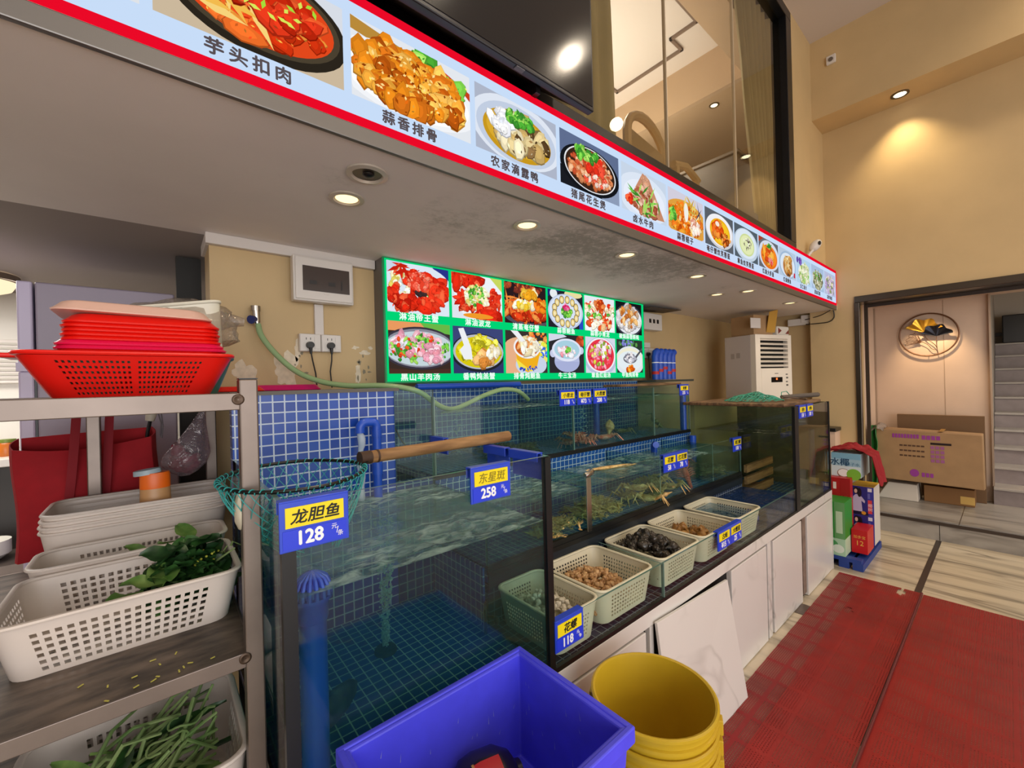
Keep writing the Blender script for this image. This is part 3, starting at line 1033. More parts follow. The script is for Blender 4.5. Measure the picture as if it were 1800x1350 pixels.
M_fwhite = emat('sign_white', '#c6dbf6', 1.02)
M_fred = emat('sign_red', '#f00a28', 0.95)
M_cap = mat('caption_ink', '#3b3440', 0.6)
M_alu = mat('grey_aluminium', '#77736f', 0.4, 0.75)
fas = thing('menu_light_box', (2.0, 1.07, 2.04), 'long red-edged light box of dish photographs running above the tanks', 'sign')
MB().box(-1.2, 5.03, 1.075, 1.149, 2.041, 2.412).build('casing', M_alu, fas)
MB().box(-1.2, 5.035, 1.066, 1.08, 2.034, 2.076).build('lower_trim', M_alu, fas, bevel=0.003)
b = MB()
b.box(-1.2, 5.035, 1.066, 1.076, 2.076, 2.099)
b.box(-1.2, 5.035, 1.066, 1.076, 2.388, 2.412)
b.box(5.022, 5.036, 1.066, 1.15, 2.076, 2.412)
b.build('border', M_fred, fas)
MB().box(-1.2, 5.022, 1.068, 1.0745, 2.099, 2.388).build('panel', M_fwhite, fas)
for i, (cap, bg, layers) in enumerate(FASCIA):
    x0 = 0.005 + 0.3855 * (i - 1)
    w = 0.366
    picture(w, 0.205, 100 + i, bg, layers).build('dish_picture', M_printlit, fas, local=True, loc=Vector((x0, 1.0676, 2.150)) - fas.location)
    if cap:
        n = len(cap)
        s = min(0.037, 0.30 / n * 0.95)
        text('\u2009'.join(cap), s, (x0 + w / 2 - 0.02, 1.0668, 2.124), fas, M_cap, 'caption', bold=s * 0.028)
picture(0.366, 0.205, 99, '#cfe0d0', [('b', 60, .5, .5, .4, .4, .06, GRN)]).build('dish_picture', M_printlit, fas, local=True, loc=Vector((0.005 - 0.3855 * 2, 1.0676, 2.150)) - fas.location)

GREEN = [
    ('淋油帝王蟹', '#c9d4e8', [('p', [(.72, 1), (1, .7), (1, 1)], '#28348a'), ('e', .5, .4, .62, .62, '#dce8f4'), ('b', 26, .25, .62, .2, .3, .05, CRM + ['#d8c860'], 1.8), ('b', 26, .62, .42, .24, .18, .05, CRM + GRN[:1]),
                           ('b', 34, .5, .66, .22, .2, .075, RED, 1.3), ('e', .5, .66, .2, .2, '#e8442c'), ('b', 34, .5, .66, .19, .18, .03, ['#f0604a', '#d83420', '#f58a70']), ('s', 8, .2, .84, .1, .1, .14, .03, RED),
                           ('b', 16, .82, .5, .12, .22, .075, RED, 2.6), ('b', 14, .3, .2, .2, .1, .075, RED, 2.4), ('b', 10, .62, .2, .16, .12, .07, RED, 2.6), ('b', 10, .08, .36, .07, .14, .06, RED, 2.0), ('b', 5, .5, .42, .1, .04, .04, ['#3a2a2a'])]),
    ('淋油波龙', '#dfe4ee', [('e', .55, .5, .5, .55, '#eef2f8'), ('p', [(.75, 1), (1, 1), (1, .7)], '#c8d860'), ('b', 22, .28, .86, .3, .1, .085, RED, 2.4), ('b', 30, .3, .4, .2, .2, .05, RED, 3.0), ('b', 20, .8, .5, .14, .2, .045, RED, 3.2),
                          ('b', 60, .5, .5, .25, .26, .05, ['#f4ecc0', '#f0dc90', '#fff8e0', '#e8d070']), ('b', 26, .48, .55, .16, .24, .03, GRN), ('b', 10, .72, .14, .18, .08, .1, RED, 2.4), ('e', .5, .08, .3, .06, '#f09a2a')]),
    ('清蒸奄仔蟹', '#2a1c20', [('b', 20, .4, .9, .5, .1, .06, ['#d8703a', '#a84a2a', '#6a2a20'], 1.6), ('e', .6, .18, .6, .22, '#55505a'), ('e', .6, .2, .5, .16, '#1c181c'), ('b', 40, .5, .3, .5, .14, .08, ['#d8401a', '#f0702a', '#b82a10', '#f59a4a'], 3.0),
                           ('s', 14, .2, .55, .2, .12, .2, .022, ['#e8601e', '#f09040']), ('b', 14, .5, .5, .22, .08, .07, ['#f4c830', '#f8e070', '#fff4d8'], 1.8), ('b', 14, .6, .76, .18, .08, .07, ['#f0c040', '#f8e8b8', '#e8a020'], 1.8), ('b', 14, .85, .5, .14, .12, .06, ORG, 2.2)]),
    ('蒜蓉鲍鱼', '#23222c', [('p', [(0, .8), (.35, 1), (0, 1)], '#1e2a78'), ('r', .88, 0, 1, .5, '#2a4ac0'), ('e', .72, .95, .26, .1, '#e8dca0'), ('e', .16, .9, .1, .12, '#e8ecf0'), ('e', .5, .45, .5, .48, '#c2cee6'), ('e', .5, .46, .46, .44, '#dbe4f4'),
                          ('ring', 13, .5, .45, .33, .33, .06, ('#5a4a30', '#e8cc80', '#f6e8b8')), ('b', 30, .5, .45, .15, .15, .04, GRN), ('b', 12, .5, .56, .07, .07, .045, ['#e8508a', '#f58ab0', '#d82a6a'])]),
    ('蒜蓉小青龙', '#e6eaf2', [('e', .5, .3, .6, .4, '#f4f8fc'), ('b', 30, .5, .7, .2, .22, .05, ['#d8501e', '#b83a10', '#f08a4a'], 2.4), ('b', 24, .15, .6, .18, .2, .06, CRM + RED[:2] + GRN[:1], 1.8), ('b', 24, .85, .6, .16, .2, .06, CRM + RED[:2] + GRN[:1], 1.8),
                           ('b', 24, .5, .28, .36, .2, .08, ['#f8f0dc', '#e85a2a', '#f4c890', '#d83a1a'], 2.6), ('b', 20, .42, .45, .14, .1, .04, GRN + CRM)]),
    ('椒焗蒜蓉鲜蚝', '#15161a', [('e', .5, .45, .56, .5, '#3a3e48'), ('e', .5, .45, .5, .45, '#e6e8ee'), ('b', 22, .5, .48, .4, .36, .13, ['#f4f0e8', '#e8e2e0', '#d0ccd4'], 1.3), ('b', 22, .5, .55, .36, .36, .07, ['#d88a3a', '#b8682a', '#f0c080', '#c0a890'], 1.6)]),
    ('黑山羊肉汤', '#3a2c26', [('r', 0, .82, 1, 1, '#e89a60'), ('p', [(.5, 1), (1, 1), (1, .8), (.6, .86)], '#6ab848'), ('e', .5, .5, .62, .42, '#3a3440'), ('e', .5, .5, .58, .38, '#8a8a98'), ('e', .5, .49, .56, .34, '#c6d6dc'),
                           ('b', 44, .5, .55, .46, .22, .06, PINK + WHT, 2.2), ('b', 40, .5, .46, .5, .26, .035, GRN, 2.4), ('b', 16, .5, .5, .46, .26, .028, ['#e85a2a', '#d8401e']), ('b', 18, .7, .42, .22, .16, .06, PINK, 1.8), ('p', [(0, 0), (1, 0), (1, .1), (.5, .06), (0, .1)], '#4a3026')]),
    ('番鸭炖羔蟹', '#323a68', [('r', 0, .6, 1, 1, '#3c4678'), ('e', .5, .45, .54, .42, '#23242c'), ('e', .5, .47, .5, .38, '#b8bcc8'), ('e', .5, .46, .46, .34, '#d8c810'), ('b', 40, .5, .52, .4, .26, .06, ['#e8dc20', '#c8b818', '#f4ec60', '#a8a020'], 2.0), ('b', 12, .58, .32, .16, .1, .1, ['#e8a050', '#d88838', '#f0bc78'], 1.4), ('b', 12, .78, .5, .12, .14, .05, CRM, 2.0),
                           ('p', [(.10, .95), (.20, .97), (.34, .55), (.36, .3), (.2, .3), (.12, .5), (.2, .6)], '#eef0f4')]),
    ('排骨炖鲍鱼', '#3a3230', [('b', 10, .8, .9, .3, .12, .05, ['#e85a2a', '#f4a048']), ('e', .3, .35, .44, .5, '#e8b088'), ('e', .85, .5, .2, .3, '#f0e070'), ('b', 14, .88, .55, .12, .18, .06, ['#3a6ad8', '#e8e84a', '#f4f4f4']), ('e', .6, .2, .38, .26, '#c8d4e8'),
                           ('p', [(.2, .6), (.82, .52), (.72, .1), (.5, .02), (.3, .12)], '#f0b020'), ('p', [(.22, .35), (.5, .12), (.72, .12), (.6, .04), (.3, .12)], '#f4e24a'), ('e', .5, .62, .32, .27, '#f2f2f4'), ('e', .5, .62, .28, .22, '#c85a1e'), ('b', 20, .52, .66, .2, .17, .07, CRM + ['#e8a060'], 2.6), ('p', [(.12, 1), (.28, 1), (.46, .78), (.36, .74)], '#f0f0f4'), ('s', 14, .52, .12, .24, .06, .04, .02, ['#2a4ac0'])]),
    ('牛三宝汤', '#2c2a2e', [('p', [(0, .8), (.5, .95), (.4, 1), (0, 1)], '#d4d8ea'), ('b', 8, .85, .85, .15, .12, .08, ['#c8502a', '#a83a1a'], 1.8), ('e', .5, .3, .36, .28, '#a8b0d8'), ('r', .15, .3, .85, .55, '#b4bcE0'), ('e', .1, .5, .08, .1, '#c8cee8'), ('e', .92, .6, .07, .1, '#c8cee8'), ('e', .5, .6, .42, .3, '#dfe4f6'), ('e', .5, .61, .36, .24, '#a8d0e0'),
                          ('b', 26, .5, .54, .24, .13, .05, PINK + WHT, 1.6), ('b', 12, .54, .6, .08, .07, .035, GRN)]),
    ('章鱼红菇汤', '#d4d8e8', [('e', .5, .46, .56, .54, '#b8c0dc'), ('e', .5, .5, .5, .49, '#f0f0f6'), ('e', .5, .5, .45, .45, '#e83848'), ('b', 40, .5, .5, .38, .38, .06, ['#f0485a', '#d82a4a', '#f47a90', '#f8a8b8'], 1.7), ('b', 20, .55, .68, .26, .2, .06, WHT + PINK, 1.9), ('b', 14, .5, .55, .36, .34, .045, ['#c8c840', '#8aa838', '#e0d878'])]),
    ('甲鱼炖排骨', '#2a3a30', [('b', 10, .4, .9, .4, .08, .07, ['#5a9a4a', '#7a7ac8', '#3a6a3a']), ('e', .5, .35, .56, .46, '#dfe6ee'), ('e', .5, .4, .5, .36, '#f0ecd2'), ('e', .5, .36, .48, .3, '#e4eef2'), ('e', .5, .42, .26, .14, '#6a6a72'), ('b', 30, .5, .46, .22, .12, .05, ['#a8a8b4', '#787884', '#d8d8e0', '#f0e8e8'], 1.8),
                           ('p', [(.7, .5), (.98, .78), (1, .72), (.74, .44)], '#55555e'), ('b', 9, .5, .12, .14, .06, .06, ORG, 2.0)]),
]
M_sgreen = emat('sign_green', '#00d978', 0.95)
M_sgreend = mat('sign_green_edge', '#0b6f43', 0.4, emit='#0a6a40', estr=0.5)
M_sgrey = mat('sign_side_grey', '#6e6a66', 0.5)
M_capw = emat('caption_white', '#eafff4', 1.0)
gs = thing('menu_sign', (1.98, 2.0, 1.42), 'green backlit menu of twelve seafood dishes on the yellow back wall', 'sign')
MB().box(0.848, 3.102, 1.964, YB, 1.42, 2.04).build('casing', M_sgrey, gs)
MB().box(0.845, 3.105, 1.958, 1.972, 1.418, 2.0395).build('frame', M_sgreend, gs, bevel=0.002)
MB().box(0.853, 3.097, 1.956, 1.9585, 1.427, 2.033).build('panel', M_sgreen, gs)
for i, (cap, bg, layers) in enumerate(GREEN):
    c, r_ = i % 6, i // 6
    x0 = 0.862 + 0.3705 * c
    z0 = 1.773 if r_ == 0 else 1.466
    picture(0.352, 0.252 if r_ == 0 else 0.262, 300 + i, bg, layers).build('dish_picture', M_printlit, gs, local=True, loc=Vector((x0, 1.9556, z0)) - gs.location)
    n = len(cap)
    s = min(0.042, 0.3 / n * 0.92)
    text('\u200a'.join(cap), s, (x0 + 0.172, 1.9545, 1.752 if r_ == 0 else 1.447), gs, M_capw, 'caption', bold=s * 0.028)

# ------------------------------------------------------------------ recessed downlights in the soffit
M_ringw = mat('downlight_ring', '#c8bfb2', 0.35, 0.3)
DL = [((0.495, 1.425), 'warm downlight nearest the camera, beside the dark unlit one'), ((1.145, 1.24), 'warm downlight in the mouldy patch of the soffit'),
      ((1.82, 1.235), 'warm downlight at the far edge of the mould'), ((2.56, 1.235), 'warm downlight in the clean soffit past the mould, before the close pair'),
      ((3.24, 1.415), 'rear one of the close pair of downlights near the air conditioner'), ((3.32, 1.225), 'front one of the close pair of downlights'), ((4.18, 1.21), 'last downlight, above the air conditioner near the wall')]
for (x, y), lab in DL:
    t = thing('downlight', (x, y, ZS), lab, 'light', 'soffit downlights')
    MB().lathe([(0.056, -0.0005), (0.056, -0.006), (0.042, -0.008), (0.036, 0.0), (0.03, -0.001)], 24, (x, y, ZS)).build('trim_ring', M_ringw, t, smooth=True)
    MB().lathe([(0.0001, -0.003), (0.036, -0.003)], 20, (x, y, ZS)).build('bulb', M_lampglow, t)
    lamp('downlight_beam', 'SPOT', (x, y, ZS - 0.02), 5.5, (1, 0.82, 0.55), 0.03, target=(x, y, 0), spot=120, blend=1.0)
t = thing('downlight', (0.488, 1.225, ZS), 'dark unlit recessed fitting beside the nearest downlight', 'light', 'soffit downlights')
MB().lathe([(0.06, -0.0005), (0.06, -0.006), (0.046, -0.009), (0.042, -0.002)], 24, (0.488, 1.225, ZS)).build('trim_ring', M_ringw, t, smooth=True)
MB().lathe([(0.0001, -0.002), (0.042, -0.002)], 20, (0.488, 1.225, ZS)).build('reflector', mat('dark_reflector', '#6f665c', 0.3, 0.5), t)
MB().blob((0.49, 1.22, ZS - 0.006), (0.018, 0.018, 0.008), None, 12, 6).build('bulb', M_black, t, smooth=True)
# ------------------------------------------------------------------ tanks


def pane(parent, x0, x1, y0, y1, z0, z1, m=None, name='glass_pane'):
    """a glass sheet: clear faces, green cut edges"""
    mb = MB()
    dims = (x1 - x0, y1 - y0, z1 - z0)
    ax = dims.index(min(dims))
    mb.box(x0, x1, y0, y1, z0, z1)
    o = mb.build(name, [m or M_glass, M_edge], parent)
    for p in o.data.polygons:
        n = p.normal
        if abs(n[ax]) < 0.5:
            p.material_index = 1
    return o


def water(name, x0, x1, y0, y1, z0, z1, m, label, nx=30, ny=20, amp=0.004, seed=0.0, left=False):
    mb = MB()

    def fn(u, v):
        x, y = x0 + (x1 - x0) * u, y0 + (y1 - y0) * v
        e = min(1, 12 * min(u, 1 - u, v, 1 - v) + 0.25)
        return (x, y, z1 + amp * e * (noise.noise(Vector((x * 16, y * 16, seed))) + 0.6 * noise.noise(Vector((x * 40, y * 40, seed + 5)))))
    vs = [fn(i / nx, j / ny) for j in range(ny + 1) for i in range(nx + 1)]
    w = nx + 1
    fs = [(j * w + i, j * w + i + 1, (j + 1) * w + i + 1, (j + 1) * w + i) for j in range(ny) for i in range(nx)]
    o = len(vs)
    ring = [i for i in range(w)] + [j * w + nx for j in range(1, ny + 1)] + [ny * w + i for i in range(nx - 1, -1, -1)] + [j * w for j in range(ny - 1, 0, -1)]
    for i in ring:
        vs.append((vs[i][0], vs[i][1], z0))
    k = len(ring)
    for i in range(k):
        if i < nx or (i >= w + ny + nx - 1 and left):      # free faces only: it ends against tiles and panes elsewhere
            fs.append((ring[i], o + i, o + (i + 1) % k, ring[(i + 1) % k])[::-1])
    mb.add(vs, fs)
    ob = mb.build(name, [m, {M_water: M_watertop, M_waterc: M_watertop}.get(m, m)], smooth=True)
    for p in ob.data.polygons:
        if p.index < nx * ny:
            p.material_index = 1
    tag(ob, label, 'water', kind='stuff')
    return ob


# rippled surface; pale streaks painted in its colour for light glinting on the ripples
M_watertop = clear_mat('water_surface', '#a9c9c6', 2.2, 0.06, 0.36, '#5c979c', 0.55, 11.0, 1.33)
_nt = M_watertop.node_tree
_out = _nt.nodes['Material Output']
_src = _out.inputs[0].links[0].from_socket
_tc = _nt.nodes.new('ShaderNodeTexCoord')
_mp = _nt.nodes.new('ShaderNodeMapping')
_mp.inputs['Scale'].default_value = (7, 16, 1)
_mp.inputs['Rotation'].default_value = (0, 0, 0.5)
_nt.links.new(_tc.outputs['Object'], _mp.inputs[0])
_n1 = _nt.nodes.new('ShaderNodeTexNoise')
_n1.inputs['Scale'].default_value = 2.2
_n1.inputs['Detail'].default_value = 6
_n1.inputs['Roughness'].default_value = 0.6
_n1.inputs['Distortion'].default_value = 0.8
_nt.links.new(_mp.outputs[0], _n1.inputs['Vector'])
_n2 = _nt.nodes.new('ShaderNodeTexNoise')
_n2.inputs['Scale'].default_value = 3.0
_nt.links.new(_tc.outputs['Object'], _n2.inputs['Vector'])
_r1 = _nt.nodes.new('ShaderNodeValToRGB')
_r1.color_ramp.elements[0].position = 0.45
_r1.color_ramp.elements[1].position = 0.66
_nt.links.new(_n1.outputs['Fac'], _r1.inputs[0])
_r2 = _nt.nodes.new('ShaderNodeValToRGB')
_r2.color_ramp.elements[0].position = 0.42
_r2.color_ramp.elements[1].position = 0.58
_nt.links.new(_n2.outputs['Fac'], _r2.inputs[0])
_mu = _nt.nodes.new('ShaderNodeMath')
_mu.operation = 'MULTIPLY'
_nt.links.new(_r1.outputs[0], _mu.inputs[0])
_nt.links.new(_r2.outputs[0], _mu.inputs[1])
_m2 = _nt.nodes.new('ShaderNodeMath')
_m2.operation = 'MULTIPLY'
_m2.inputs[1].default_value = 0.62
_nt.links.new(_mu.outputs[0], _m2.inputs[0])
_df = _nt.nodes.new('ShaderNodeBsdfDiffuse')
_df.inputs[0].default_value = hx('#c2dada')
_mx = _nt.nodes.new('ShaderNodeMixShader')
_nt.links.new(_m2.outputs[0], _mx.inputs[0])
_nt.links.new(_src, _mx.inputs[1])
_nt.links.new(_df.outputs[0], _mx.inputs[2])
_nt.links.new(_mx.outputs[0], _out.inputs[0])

Y0, Y1, Y2, Y3 = 0.85, 1.162, 1.506, 1.95
XA, XB, XC = 0.165, 0.845, 2.953     # big tank | trough, mid and upper rows | end tank
XE = 3.712
ZB = 0.58

# stand under all the tanks: marble boards
stand = thing('tank_stand', (2.0, 1.2, 0), 'white marble-look stand with cupboard doors carrying the glass tanks', 'cabinet')
MB().box(XA, XE, 0.87, 1.5, 0.0, 0.565).build('carcass', mat('stand_carcass', '#0b0908', 0.9), stand)
MB().box(XA, XE, Y0 - 0.004, 0.88, 0.515, 0.57).build('top_rail', M_marble, stand, bevel=0.002)
for a, b_ in ((0.2, 0.72), (0.74, 1.305), (2.015, 2.445), (2.545, 3.025), (3.14, 3.705)):
    MB().box(a, b_, Y0 - 0.004, 0.872, 0.004, 0.505).build('door', M_marble, stand, bevel=0.003)
for a, b_ in ((1.335, 1.36), (2.474, 2.522)):
    MB().box(a, b_, Y0, 0.875, 0.0, 0.512).build('upright', M_marble, stand, bevel=0.002)
MB().box(3.065, 3.125, 0.853, 0.875, 0.03, 0.55).build('upright', mat('bare_brick', '#7d6a5d', 0.8, var=0.2, vscale=30), stand)
MB().box(XE, XE + 0.012, 0.845, 1.5, 0.0, 0.57).build('side_panel', M_marble, stand)

# a loose panel leaning on the stand
lp = MB()
lp.hexa([(1.36, 0.770, 0.0), (1.945, 0.760, 0.0), (1.945, 0.772, 0.0), (1.36, 0.782, 0.0)],
        [(1.345, 0.826, 0.531), (1.925, 0.826, 0.500), (1.925, 0.838, 0.500), (1.345, 0.838, 0.531)])
o = lp.build('marble_panel', [M_marble], bevel=0.002)
tag(o, 'loose white marble-look panel leaning against the stand behind the yellow buckets', 'panel')

# --- big front tank
bt = thing('fish_tank', (0.5, 1.18, ZB), 'large glass fish tank with blue tiles beside the steel rack', 'fish tank')
MB().box(XA, XB, Y0, Y2, ZB - 0.02, ZB).build('tiled_base', M_tile2, bt)
MB().box(XA, 0.68, Y2, Y2 + 0.05, ZB, 1.385).box(0.68, XB, Y2, Y2 + 0.05, ZB, 1.03).build('tiled_back', M_tile, bt)
MB().box(XA - 0.005, 0.70, Y2 - 0.004, YB - 0.002, 1.385, 1.397).build('back_ledge', mat('grey_ledge', '#5a554e', 0.5), bt)
pane(bt, XA, XB, Y0, Y0 + 0.008, ZB, 1.193)
pane(bt, XA, XA + 0.008, Y0 + 0.008, Y2, ZB, 1.193, M_glassd)
pane(bt, XB - 0.008, XB, Y0 + 0.008, Y2, ZB, 1.193)
pane(bt, 0.68, XB, Y2 - 0.008, Y2, ZB, 1.385, M_glassd)
for a, b_ in ((XA - 0.003, XA + 0.021), (XB - 0.018, XB + 0.004)):
    MB().box(a, b_, Y0 - 0.004, Y0 + 0.012, ZB - 0.015, 1.19).build('corner_seal', M_seal, bt)
MB().box(XA, XB, Y0 - 0.003, Y0 + 0.01, ZB - 0.015, ZB + 0.006).build('base_seal', M_seal, bt)
MB().box(XB - 0.016, XB - 0.009, 1.165, Y2 - 0.002, ZB, 0.775).build('side_tile_strip', M_tile2, bt)
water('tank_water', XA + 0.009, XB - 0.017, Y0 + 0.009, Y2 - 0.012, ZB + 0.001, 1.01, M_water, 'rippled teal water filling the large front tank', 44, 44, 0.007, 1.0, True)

# standpipe with a slotted dome cap, standing just clear of the water
PX, PY = 0.226, 0.905
sp = thing('standpipe', (PX, PY, ZB), 'blue standpipe with slotted dome cap inside the front tank', 'pipe')
MB().cyl((PX, PY, ZB), (PX, PY, 0.965), 0.0255, n=24).build('pipe', M_bluepipe, sp, smooth=True)
MB().lathe([(0.0275, 0.94), (0.029, 0.945), (0.029, 0.972), (0.032, 0.977), (0.032, 0.983), (0.0255, 0.983)], 28, (PX, PY, 0)).build('collar', M_bluepipe, sp, smooth=True)
cp = MB()
for i in range(16):
    a = 2 * pi * i / 16
    pts = [(PX + r_ * cos(a), PY + r_ * sin(a), z) for r_, z in ((0.034, 0.988), (0.033, 1.006), (0.026, 1.022), (0.013, 1.031), (0.0, 1.034))]
    cp.tube(pts, [0.0048, 0.0046, 0.0042, 0.0038, 0.0038], 6)
cp.lathe([(0.001, 1.028), (0.022, 1.018), (0.028, 1.004), (0.029, 0.986)], 20, (PX, PY, 0))
cp.lathe([(0.029, 0.984), (0.038, 0.984), (0.038, 0.990), (0.029, 0.991)], 28, (PX, PY, 0))
cp.build('dome_cap', M_bluepipe, sp, smooth=True)

# air stone and its column of bubbles
ast = thing('air_stone', (0.522, 1.262, ZB), 'round air stone on the tiled floor under the bubble column', 'air stone')
MB().lathe([(0.001, 0.012), (0.03, 0.012), (0.034, 0.006), (0.034, 0)], 20, (0.522, 1.262, ZB)).build('stone_disc', mat('stone_dark', '#26302f', 0.8), ast, smooth=True)
M_bubble = clear_mat('bubble_skin', '#e8f6f4', 1.6, 0.05, 0.35, '#cfe8e6')
bb = MB()
for i in range(620):
    t = rnd.random()
    rr_ = 0.010 + 0.024 * t
    a, d = rnd.uniform(0, 2 * pi), sqrt(rnd.random()) * rr_
    bb.blob((0.522 + d * cos(a) + 0.01 * t, 1.262 + d * sin(a), ZB + 0.02 + t * 0.40), (0.0022 + rnd.random() * 0.0026,) * 3, None, 6, 4)
o = bb.build('air_bubbles', M_bubble, smooth=True)
tag(o, 'column of fine air bubbles rising from the air stone', 'bubbles', kind='stuff')

# the inlet elbow on the tiled back, pouring water
ip = thing('inlet_pipe', (0.58, 1.46, 1.0), 'bent blue pipe pouring water in front of the tiled wall', 'pipe')
pts = [(0.592, 1.462, 0.98), (0.592, 1.462, 1.255)] + [(0.574 + 0.018 * cos(pi / 2 * i / 5), 1.462, 1.26 + 0.018 * sin(pi / 2 * i / 5)) for i in range(6)]
pts += [(0.555, 1.462, 1.279)] + [(0.553 + 0.02 * cos(pi / 2 + pi / 2 * i / 5), 1.462, 1.257 + 0.021 * sin(pi / 2 + pi / 2 * i / 5)) for i in range(6)] + [(0.533, 1.462, 1.243)]
MB().tube(pts, 0.0155, 14).build('bent_pipe', M_bluepipe, ip, smooth=True)
MB().tube([(0.592, 1.462, 1.09), (0.592, 1.462, 1.15)], 0.0185, 16).build('socket_ring', M_bluepipe, ip, smooth=True)
MB().tube([(0.592, 1.462, 1.225), (0.592, 1.462, 1.25)], 0.0175, 16).build('socket_ring', M_bluepipe, ip, smooth=True)
M_stream = clear_mat('falling_water', '#e6eef6', 2.0, 0.05, 0.5, '#d4e2f0', 0.5, 40, 1.33)
st = MB().tube([(0.533 + 0.004 * sin(i), 1.46 + 0.003 * cos(i * 2), 1.242 - i * 0.02) for i in range(13)], [0.011 + 0.003 * sin(i * 1.3) for i in range(13)], 10).build('water_stream', M_stream, smooth=True)
tag(st, 'clear stream of water falling from the blue elbow pipe', 'water', kind='stuff')

# magnet cleaner clinging to the right pane
mg = thing('magnet_scrubber', (0.81, 1.13, 0.63), 'white-faced black glass scrubber stuck inside the front tank', 'scrubber')
G = RZ(radians(-38))
MB().box(-0.004, 0.006, -0.028, 0.028, -0.042, 0.042, M=G).build('scrubber_frame', M_black, mg, local=True, bevel=0.004)
MB().box(-0.0052, -0.004, -0.022, 0.022, -0.036, 0.036, M=G).build('face_plate', mat('scrubber_white', '#d9dde0', 0.4), mg, local=True)
MB().tube([G @ Vector((0.006, 0.0, 0.0)), (0.014, -0.02, 0.004), (0.0185, -0.045, 0.004)], 0.006, 8).blob((0.012, -0.045, 0.004), (0.008, 0.013, 0.015), None, 10, 6).build('suction_cup', M_black, mg, local=True, smooth=True)
bl = MB()
for q in [((-0.0056, -0.012, -0.012), (-0.0056, 0.008, 0.01)), ((-0.0056, 0.004, 0.014), (-0.0056, 0.014, 0.022)), ((-0.0056, -0.008, 0.02), (-0.0056, -0.014, 0.006))]:
    bl.tube([G @ Vector(q[0]), G @ Vector(q[1])], 0.0012, 5)
bl.build('dial_mark', M_black, mg, local=True)

# dark stonefish lying in the near corner
fish = thing('grouper', (0.30, 1.07, ZB), 'dark mottled fish lying on the tiled floor behind the standpipe', 'fish')
M_fish = mat('mottled_fish', '#15191a', 0.5, col2='#4b5552', vscale=30)
fm = MB()
prof = [(-0.11, .004, .010), (-0.085, .010, .016), (-0.05, .018, .026), (0, .026, .036), (0.045, .026, .034), (0.08, .018, .024), (0.1, .006, .008)]
G = RZ(radians(35))


def fishpt(u, v):
    i = min(int(u * 6), 5)
    t = u * 6 - i
    x, a, b3 = [prof[i][k] + (prof[i + 1][k] - prof[i][k]) * t for k in range(3)]
    return Vector((0.30, 1.07, ZB + 0.042)) + G @ Vector((x, a * cos(2 * pi * v), b3 * sin(2 * pi * v)))


fm.grid(lambda u, v: fishpt(v, u), 14, 18, closed_u=True)
fm.build('body', M_fish, fish, smooth=True)
fn_ = MB()
for a, b3, c in (((-.1, 0, 0), (-.145, 0, .03), (-.145, 0, -.028)), ((.03, 0, .034), (-.03, 0, .062), (-.06, 0, .024)), ((.02, .024, -.01), (-.03, .055, -.02), (-.02, .02, -.02))):
    q = [Vector((0.30, 1.07, ZB + 0.042)) + G @ Vector(p_) for p_ in (a, b3, c)]
    fn_.poly(q)
fn_.build('fin', M_fish, fish, solid=0.003)

# --- low trough along the front
tr = thing('display_trough', (1.9, 1.0, ZB), 'long low glass trough at the front holding white baskets', 'tank')
MB().box(XB, XC, Y0 + 0.002, Y1, ZB - 0.012, ZB).build('tiled_base', M_tile3, tr)
MB().box(XB, XC, Y1 - 0.004, Y1 + 0.03, ZB, 0.722).build('tiled_back', M_tile3, tr)
pane(tr, XB + 0.004, XC + 0.08, Y0, Y0 + 0.007, ZB, 0.712)
MB().box(XB, XC, Y1 - 0.009, Y1 - 0.005, 0.740, 0.758).build('back_strip', M_seal, tr)
MB().box(XB, XC, Y1 - 0.008, Y1 - 0.0045, 0.70, 0.740).build('back_board', mat('dark_slate_board', '#182028', 0.4), tr)
pane(tr, 1.434, 1.440, Y0 + 0.008, Y1 - 0.006, ZB, 0.708)
MB().box(XB, XE, Y0 - 0.003, Y0 + 0.009, ZB - 0.014, ZB + 0.004).build('base_seal', M_seal, tr)
MB().box(1.434, 1.440, Y0 - 0.001, Y0 + 0.009, ZB, 0.710).build('joint_strip', M_edge, tr)
water('tank_water', 2.50, XC - 0.004, Y0 + 0.009, Y1 - 0.012, ZB + 0.001, 0.680, M_deepblue, 'choppy blue water at the far end of the low trough', 24, 16, 0.006, 3.0)

# --- middle row
md = thing('shellfish_tank', (1.9, 1.3, 0.74), 'middle row of glass tanks behind the white baskets', 'fish tank')
MB().box(XB, XC, Y1, Y2 + 0.45, 0.722, 0.772).build('tiled_base', M_tile2, md)
MB().box(XB, XC, Y2 + 0.0, Y2 + 0.03, 0.772, 1.02).build('tiled_back', M_tile2, md)
pane(md, XB + 0.004, XC, Y1 - 0.002, Y1 + 0.006, 0.772, 1.006)
pane(md, XB, XB + 0.004, Y1 + 0.006, Y2, 0.772, 1.006, M_glassd)
for x in (1.382, 1.965, 2.56):
    pane(md, x - 0.003, x + 0.003, Y1 + 0.006, Y2, 0.772, 1.003, M_glassd)
MB().box(XB, XC, Y1 - 0.006, Y1 + 0.008, 0.752, 0.778).build('base_seal', M_seal, md)
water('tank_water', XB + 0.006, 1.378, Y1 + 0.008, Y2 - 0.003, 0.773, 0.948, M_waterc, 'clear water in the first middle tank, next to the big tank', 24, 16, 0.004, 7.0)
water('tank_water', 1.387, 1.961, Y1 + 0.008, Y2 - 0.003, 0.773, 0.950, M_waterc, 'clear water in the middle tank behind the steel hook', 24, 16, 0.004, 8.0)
water('tank_water', 1.97, 2.556, Y1 + 0.008, Y2 - 0.003, 0.773, 0.952, M_waterc, 'foaming water in the middle tank with the red lobster', 24, 16, 0.006, 9.0)
